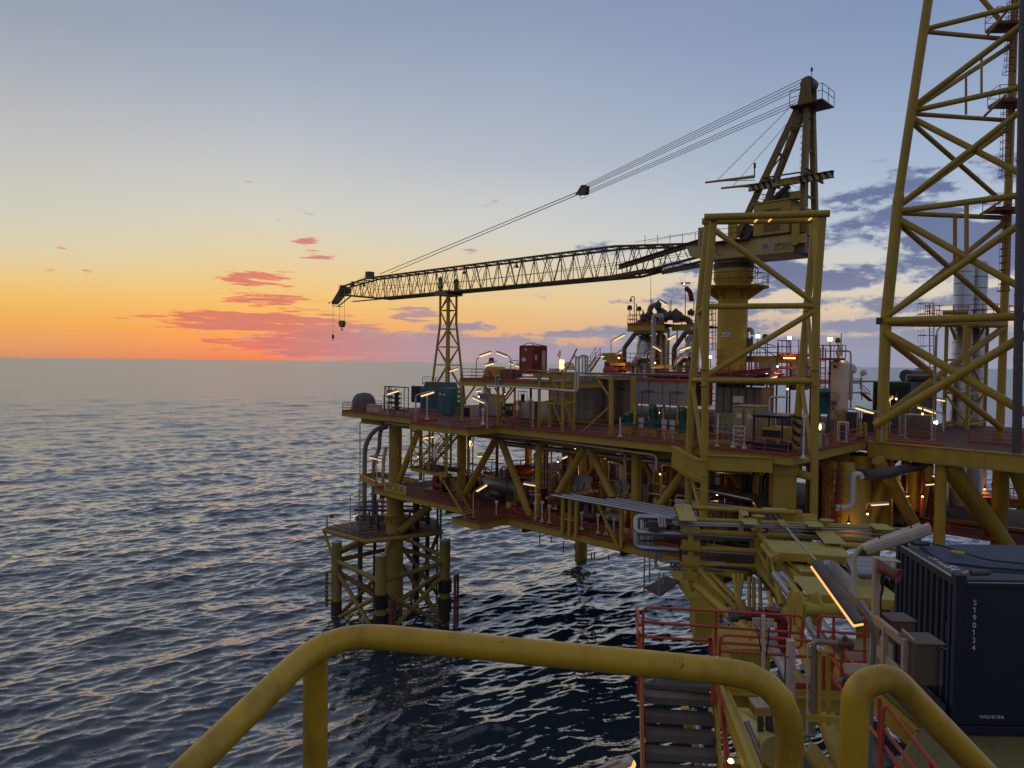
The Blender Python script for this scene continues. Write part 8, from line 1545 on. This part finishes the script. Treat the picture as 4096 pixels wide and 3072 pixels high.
# fluorescent lamps near at hand
nl = T('near_lamp', at(3430, 2420, 12.2), 'unlit white lamp on a pole bent to the right in front of the container', 'lamp', 'near deck lamps'); b = MB(); b.path([A4(3413, 2400, 12.2), A4(3418, 2225, 12.2), A4(3440, 2190, 12.2), A4(3480, 2172, 12.2), A4(3683, 2100, 11.9)], .042, 16, .25); b.path([A4(3426, 2330, 12.1), A4(3426, 2230, 12.1)], .012, 6); b.path([A4(3421, 2400, 12.1), A4(3425, 2370, 12.1)], .012, 6); build('pole', b, WHTW, nl)
h0, h1 = A4(3455, 2196, 12.0), A4(3724, 2108, 11.6); d = (h1 - h0).normalized(); up = V((0, -.35, 1)).normalized(); b = MB(); sd_ = d.cross(up).normalized()
def bar2(b, p, q, prof):
    x = (q-p).normalized(); y = x.cross(Z).normalized(); z = y.cross(x); b.prism([p + y*a + z*c for a, c in prof], q - p)
bar2(b, h0, h1, [(-.07, -.02), (.07, -.02), (.06, .05), (.025, .075), (-.025, .075), (-.06, .05)]); build('housing', b, WHTW, nl, bev=.012); b = MB(); bar2(b, h0 + d*.02, h1 - d*.02, [(-.075, -.022), (-.06, -.09), (-.03, -.115), (.03, -.115), (.06, -.09), (.075, -.022)]); build('diffuser', b, mat('dull_diffuser', (.50, .44, .38), .35, 0, .4, (.3, .24, .2), 6), nl, bev=.012); b = MB()
for k in (.25, .72): c = h0.lerp(h1, k) + Z*.08; b.beam(c - Z*.03, c + Z*.06 + V((0, .05, 0)), .02, .02, V((0, 1, 0)))
build('clip', b, BLK, nl)
n2 = T('near_lamp', at(3490, 2950, 9), 'lit lamp with a dark weathered back slanting down from the bridge to the container', 'lamp', 'near deck lamps'); b = MB(); b.path([A4(3478, 3120, 9.0), A4(3486, 2700, 9.0), A4(3497, 2560, 9.0), A4(3483, 2470, 9.0), A4(3425, 2410, 9.2), A4(3300, 2262, 9.6)], .032, 14, .2); build('pole', b, mat('grey_lamp_pole', (.20, .19, .18), .45, .3, .5, (.1, .09, .08), 6), n2)
h0, h1 = A4(3262, 2246, 9.6), A4(3440, 2492, 8.9); d = (h1-h0).normalized(); b = MB(); bar2(b, h0, h1, [(-.085, -.03), (.085, -.03), (.08, .02), (.04, .05), (-.04, .05), (-.08, .02)]); build('housing', b, mat('grey_lamp_back', (.15, .125, .115), .5, .1, .55, (.05, .045, .045), 6, bump=.2), n2, bev=.015); b = MB(); bar2(b, h0 + d*.03, h1 + d*.01, [(-.08, -.033), (-.098, -.045), (-.092, -.07), (.08, -.07), (.08, -.033)]); build('diffuser', b, TUBEN, n2, bev=.01); b = MB()
for o_ in (0, .03): b.path([A4(3265 + o_*60, 2242, 9.65), A4(3145 + o_*600, 2110 + o_*950, 13)], .014, 6)
b.path([A4(3440, 2400, 9.1), A4(3487, 2470, 8.95)], .012, 6); b.path([A4(3448, 2400, 9.1), A4(3490, 2465, 8.95)], .012, 6); build('conduit', b, GAL, n2)
n3 = T('near_lamp', at(2440, 3072, 8), 'corner of a lit lamp at the bottom edge left of the near stair', 'lamp', 'near deck lamps'); h0, h1 = A4(2330, 3130, 8.0), A4(2528, 3046, 7.8); d = (h1-h0).normalized(); b = MB(); bar2(b, h0, h1, [(-.08, -.02), (.08, -.02), (.07, .04), (.03, .06), (-.03, .06), (-.07, .04)]); build('housing', b, WHTW, n3, bev=.012); b = MB(); bar2(b, h0, h1, [(-.085, -.022), (-.07, -.075), (.07, -.075), (.085, -.022)]); build('diffuser', b, TUBEN, n3, bev=.012)
n3b = MB(); n3b.path([A4(2310, 3110, 8), A4(2480, 3040, 7.8)], .02, 8); build('pole', n3b, WHTW, n3)
b = MB(); b.lathe(A4(2923, 3052, 9.5), [(.02, 0), (.045, .02), (.03, .05)], 10); o = one('small_lamp', b, BLB, 'tiny lit lamp low beside the stair channel', 'lamp')
# tan support frame, horn, junction boxes
tf = T('tan_frame', at(3500, 2760, 9.2), 'tan steel channel frame standing left of the blue container', 'frame'); b = MB(); b.beam(A4(3508, 2232, 9.6), A4(3492, 2780, 9.4), .09, .07, V((0, 1, 0))); build('tall_post', b, TAN, tf); b = MB()
b.beam(A4(3500, 2475, 9.4), A4(3612, 2565, 8.7), .06, .10); b.beam(A4(3500, 2590, 9.4), A4(3606, 2700, 8.7), .06, .10); build('rail_channel', b, TAN, tf)
for u0, v0, u1, v1, Y in ((3540, 2505, 3536, 2760, 9.1), (3620, 2555, 3616, 2780, 8.6)): b = MB(); b.beam(A4(u0, v0, Y), A4(u1, v1, Y), .065, .05, V((0, 1, 0))); build('short_post', b, TAN, tf)
b = MB(); b.beam(A4(3506, 2234, 9.6), A4(3588, 2240, 9.6), .22, .015); b.prism([A4(3515, 2245, 9.6), A4(3530, 2245, 9.6), A4(3515, 2275, 9.6)], V((0, .05, 0))); build('top_shelf', b, TAN, tf); b = MB(); b.beam(A4(3380, 2672, 10), A4(3480, 2675, 9.6), .06, .12); build('foot_rail', b, WHTW, tf)
hn = T('horn_speaker', at(3560, 2300, 9.5), 'red horn loudspeaker hanging under the tan shelf', 'loudspeaker'); b = MB(); a, c = A4(3523, 2270, 9.5), A4(3596, 2305, 9.3); d = (c-a).normalized(); b.lathe(a, [(.075, 0), (.08, .02), (.08, .08), (.065, .1), (.07, .16), (.10, (c-a).length), (.09, (c-a).length), (.05, .2)], 20, d); build('horn', b, mat('faded_red', (.24, .06, .045), .55, 0, .4, (.15, .06, .05), 6), hn); b = MB(); b.beam(A4(3564, 2250, 9.5), A4(3553, 2285, 9.42), .02, .04, V((0, 1, 0))); build('bracket', b, WHTW, hn); b = MB(); b.path([A4(3530, 2295, 9.4), A4(3522, 2325, 9.4), A4(3530, 2345, 9.4), A4(3521, 2400, 9.4), A4(3524, 2480, 9.4)], .012, 6, .1); b.path([A4(3535, 2295, 9.4), A4(3533, 2340, 9.4), A4(3525, 2380, 9.4)], .016, 6, .1); build('cable', b, BLK, hn)
def jbox(label, c, w, d, h): o = T('junction_box', c, label, 'junction box', 'brown junction boxes'); b = MB(); b.ob(c + Z*h/2, V((w/2, 0, 0)), V((0, d/2, 0)), Z*h/2); build('body', b, BRN, o, bev=.008); b = MB(); b.ob(c + Z*(h + .008), V((w/2+.02, 0, 0)), V((0, d/2+.02, 0)), Z*.008); build('lid', b, BRN, o, bev=.004); return o
c = A4(3682, 2718, 8.6); o = jbox('large brown junction box in front of the blue container', c, .34, .34, .50); b = MB(); b.beam(c + V((.12, -.19, .02)), c + V((.12, -.19, .5)), .03, .02, V((0, 1, 0))); b.beam(c + V((.08, -.19, .46)), c + V((.2, -.19, .46)), .02, .02); build('hinge', b, GREYD, o)
b = MB(); b.beam(c + V((-.15, -.1, .52)), c + V((-.1, .25, .52)), .02, .03); build('edge_trim', b, TAN, o); jbox('smaller brown junction box behind the large one', A4(3590, 2560, 9.4), .30, .3, .30)
# lower structure below the stair rails
ld = T('near_deck', at(3900, 3010, 9), 'olive painted deck carrying the blue container', 'deck'); b = MB(); b.prism([V((5.2, 6.0, 23.9)), V((14, 6.0, 23.9)), V((14, 15.5, 23.9)), V((7.0, 15.5, 23.9)), V((7.0, 11.8, 23.9)), V((5.6, 10.2, 23.9))], Z*.1); build('plate', b, DECKY, ld); b = MB(); b.ib(V((5.2, 6, 23.85)), V((5.6, 10.2, 23.85)), .4, .2); b.ib(V((7, 11.8, 23.85)), V((7, 15.5, 23.85)), .4, .2); b.ib(V((5.6, 10.2, 23.85)), V((7, 11.8, 23.85)), .4, .2); build('edge_beam', b, YEL, ld)
us_ = T('lower_structure', at(3050, 3000, 14), 'dark steelwork and pale yellow beams seen below the near stair', 'steelwork')
for u0, v0, u1, v1, Y0, Y1, r, m in ((2740, 2830, 2760, 2960, 15, 15, .09, YEL), (2770, 2840, 2800, 3100, 15.5, 15, .1, YEL), (2790, 2900, 2830, 3110, 14.8, 14.2, .06, CLAD), (2880, 2850, 3100, 3010, 16, 13, .28, YELP), (3040, 2840, 3046, 3100, 13.5, 13.5, .06, GREYD), (3076, 2840, 3078, 3100, 13.5, 13.5, .07, GREYD), (2980, 2890, 2983, 3000, 13.4, 13.4, .05, GREYD), (2985, 2885, 3055, 3050, 13.3, 13, .05, GAL), (2978, 2985, 3075, 2990, 13.4, 13.4, .05, GREYD), (3000, 2850, 3200, 2900, 17, 15, .35, YELP), (3300, 2800, 3420, 3100, 14, 12, .3, YELD), (3380, 2850, 3560, 3110, 13, 11, .18, GREYD), (2990, 3000, 3000, 3110, 13.8, 13.6, .12, YEL), (3240, 3000, 3330, 3110, 12, 11.5, .15, YEL)):
    b = MB(); b.tube(A4(u0, v0, Y0), A4(u1, v1, Y1), r, 12); build('member', b, m, us_)
b = MB(); b.wb(4.6, 7, 12.5, 15, 21.5, 21.6); b.wb(2.6, 6.6, 11.5, 12.5, 21.9, 22.0); build('lower_grating', b, GREYD, us_); b = MB(); b.ib(A4(2870, 3040, 13.4), A4(3100, 3050, 13.2), .35, .2); build('lower_beam', b, YEL, us_)
# blue container
bc = T('blue_container', V((7.3, 11.4, 24.0)), 'dark blue offshore container with number S190134 at the right edge', 'container')
x0, y0, x1, y1, z0, z1 = 7.22, 11.38, 10.6, 13.75, 24.03, 26.58
sk = V(((7.52-7.22), (13.75-11.38), 0)); fx_ = V((1, -.012, 0)).normalized(); sx_ = sk.normalized(); O = V((x0, y0, z0)); Wd, Dp, Ht = 3.2, sk.length, z1 - z0
def cb(b, a0, a1, b0, b1, c0, c1): b.ob(O + fx_*((a0+a1)/2) + sx_*((b0+b1)/2) + Z*((c0+c1)/2), fx_*((a1-a0)/2), sx_*((b1-b0)/2), Z*((c1-c0)/2))
b = MB(); cb(b, .03, Wd-.03, .05, .07, .15, Ht-.12); front = build('front_wall', b, NAVY, bc)
b = MB(); n_ = 10; prof = []
L_ = Dp - .24
for i in range(n_):
    q0 = .12 + L_*i/n_; w = L_/n_; prof += [(q0, .07), (q0 + w*.38, .07), (q0 + w*.5, .02), (q0 + w*.88, .02)]
prof.append((.12 + L_, .07)); vs = []; fs = []
for i, (q, dpt) in enumerate(prof): vs += [O + sx_*q + fx_*dpt + Z*.14, O + sx_*q + fx_*dpt + Z*(Ht-.12)]
for i in range(len(prof)-1): fs.append((2*i, 2*i+1, 2*i+3, 2*i+2))
b.add(vs, fs); build('corrugated_side', b, NAVY, bc); b = MB(); cb(b, .1, Wd, .09, Dp, .1, Ht-.1); build('inner_body', b, NAVD, bc)
b = MB()
for aa in (0, Wd-.12):
    for bb in (0, Dp-.12): cb(b, aa, aa+.12, bb, bb+.12, 0, Ht+.0)
cb(b, .12, Wd-.12, 0.01, .1, .003, .14); cb(b, .01, .1, .12, Dp-.12, .003, .14); cb(b, .005, .1, .12, Dp-.12, Ht-.13, Ht-.012); cb(b, .12, Wd-.12, .012, .1, Ht-.13, Ht-.06); build('frame', b, NAVY, bc, bev=.008)
for aa in (0, Wd-.16):
    for bb in (0, Dp-.16): b = MB(); cb(b, aa-.006, aa+.166, bb-.006, bb+.17, Ht-.05, Ht+.07); build('corner_casting', b, NAVD, bc, bev=.01)
b = MB(); cb(b, .12, Wd-.1, .1, Dp-.05, Ht-.06, Ht-.03)
roof = build('roof', b, mat('roof_blue_grey', (.04, .055, .09), .6, 0, .45, (.09, .10, .12), 2.2), bc); b = MB(); cb(b, .003, .05, .18, Dp-.2, Ht-.015, Ht-.005); build('worn_edge', b, TAN, bc); b = MB(); cb(b, .2, Wd, .012, .04, Ht-.058, Ht-.05); build('worn_edge', b, TAN, bc)
b = MB(); tp = [(.3, 1.05), (.9, .75), (1.7, .55), (3.1, .42), (3.1, Dp-.1), (1.2, Dp-.1), (.35, Dp-.25)]
P3 = [O + fx_*a + sx_*c + Z*(Ht - .02) for a, c in tp]; b.prism(P3, Z*.03); build('roof_sheet', b, mat('sheet_blue_grey', (.05, .068, .108), .7, 0, .4, (.05, .06, .09), 2, bump=.3), roof)
for k, ch in enumerate('S190134'):
    q = O + fx_*.33 + sx_*.045 + Z*(Ht - .43 - .124*k)
    if ch == '1': b = MB(); b.beam(q + Z*.0, q + Z*.092, .013, .006, V((0, 1, 0))); b.beam(q + Z*.09 - fx_*.002, q + Z*.07 - fx_*.028, .013, .006, V((0, 1, 0))); build('serial_number', b, TXTW, front)
    else: text_part('serial_number', ch, .13, q, fx_, Z, TXTW, front, .003, 'CENTER')
text_part('stencil_lettering', 'TAGLINE ONL', .07, O + fx_*.45 + sx_*.045 + Z*.26, fx_, Z, TXTW, front, .003, 'LEFT', .9)
text_part('roof_lettering', 'SWUSA', .30, O + fx_*.20 + sx_*(Dp*.62) + Z*(Ht - .026), -sx_*1.0, fx_, TXTW, roof, .002, 'LEFT', .8)
b = MB(); q = lambda a, c, h: O + fx_*a + sx_*c + Z*(Ht + h); b.path([q(.12, Dp-.2, .05), q(.5, Dp-.5, .12), q(1.0, 1.0, .06), q(2.4, .5, .04), q(3.1, .3, .05)], .016, 7, .2); b.path([q(.15, .12, .07), q(.5, .16, .1), q(1.4, .2, .05), q(3.1, .3, .06)], .016, 7, .2); build('lifting_sling', b, BLK, bc); b = MB(); b.tube(q(.3, .14, .07), q(.6, .16, .08), .05, 10); b.tube(q(.22, Dp-.3, .07), q(.45, Dp-.45, .1), .05, 10); build('sling_ferrule', b, GREYD, bc); b = MB(); b.tube(q(.62, 1.45, .08), q(.78, 1.3, .08), .035, 10); b.tube(q(.14, .11, .06), q(.24, .13, .09), .03, 8); build('yellow_tag', b, YELP, bc)
b = MB(); b.prism([O + fx_*(-.06) + sx_*.12 + Z*.02, O + fx_*(-.06) + sx_*1.3 + Z*.02, O + fx_*(-.06) + sx_*1.3 + Z*.42, O + fx_*(-.06) + sx_*.12 + Z*.42], fx_*.03); build('skirt_plate', b, NAVY, bc); b = MB(); cb(b, .012, .03, .2, .34, 1.45, 1.75); build('side_latch', b, NAVD, bc)
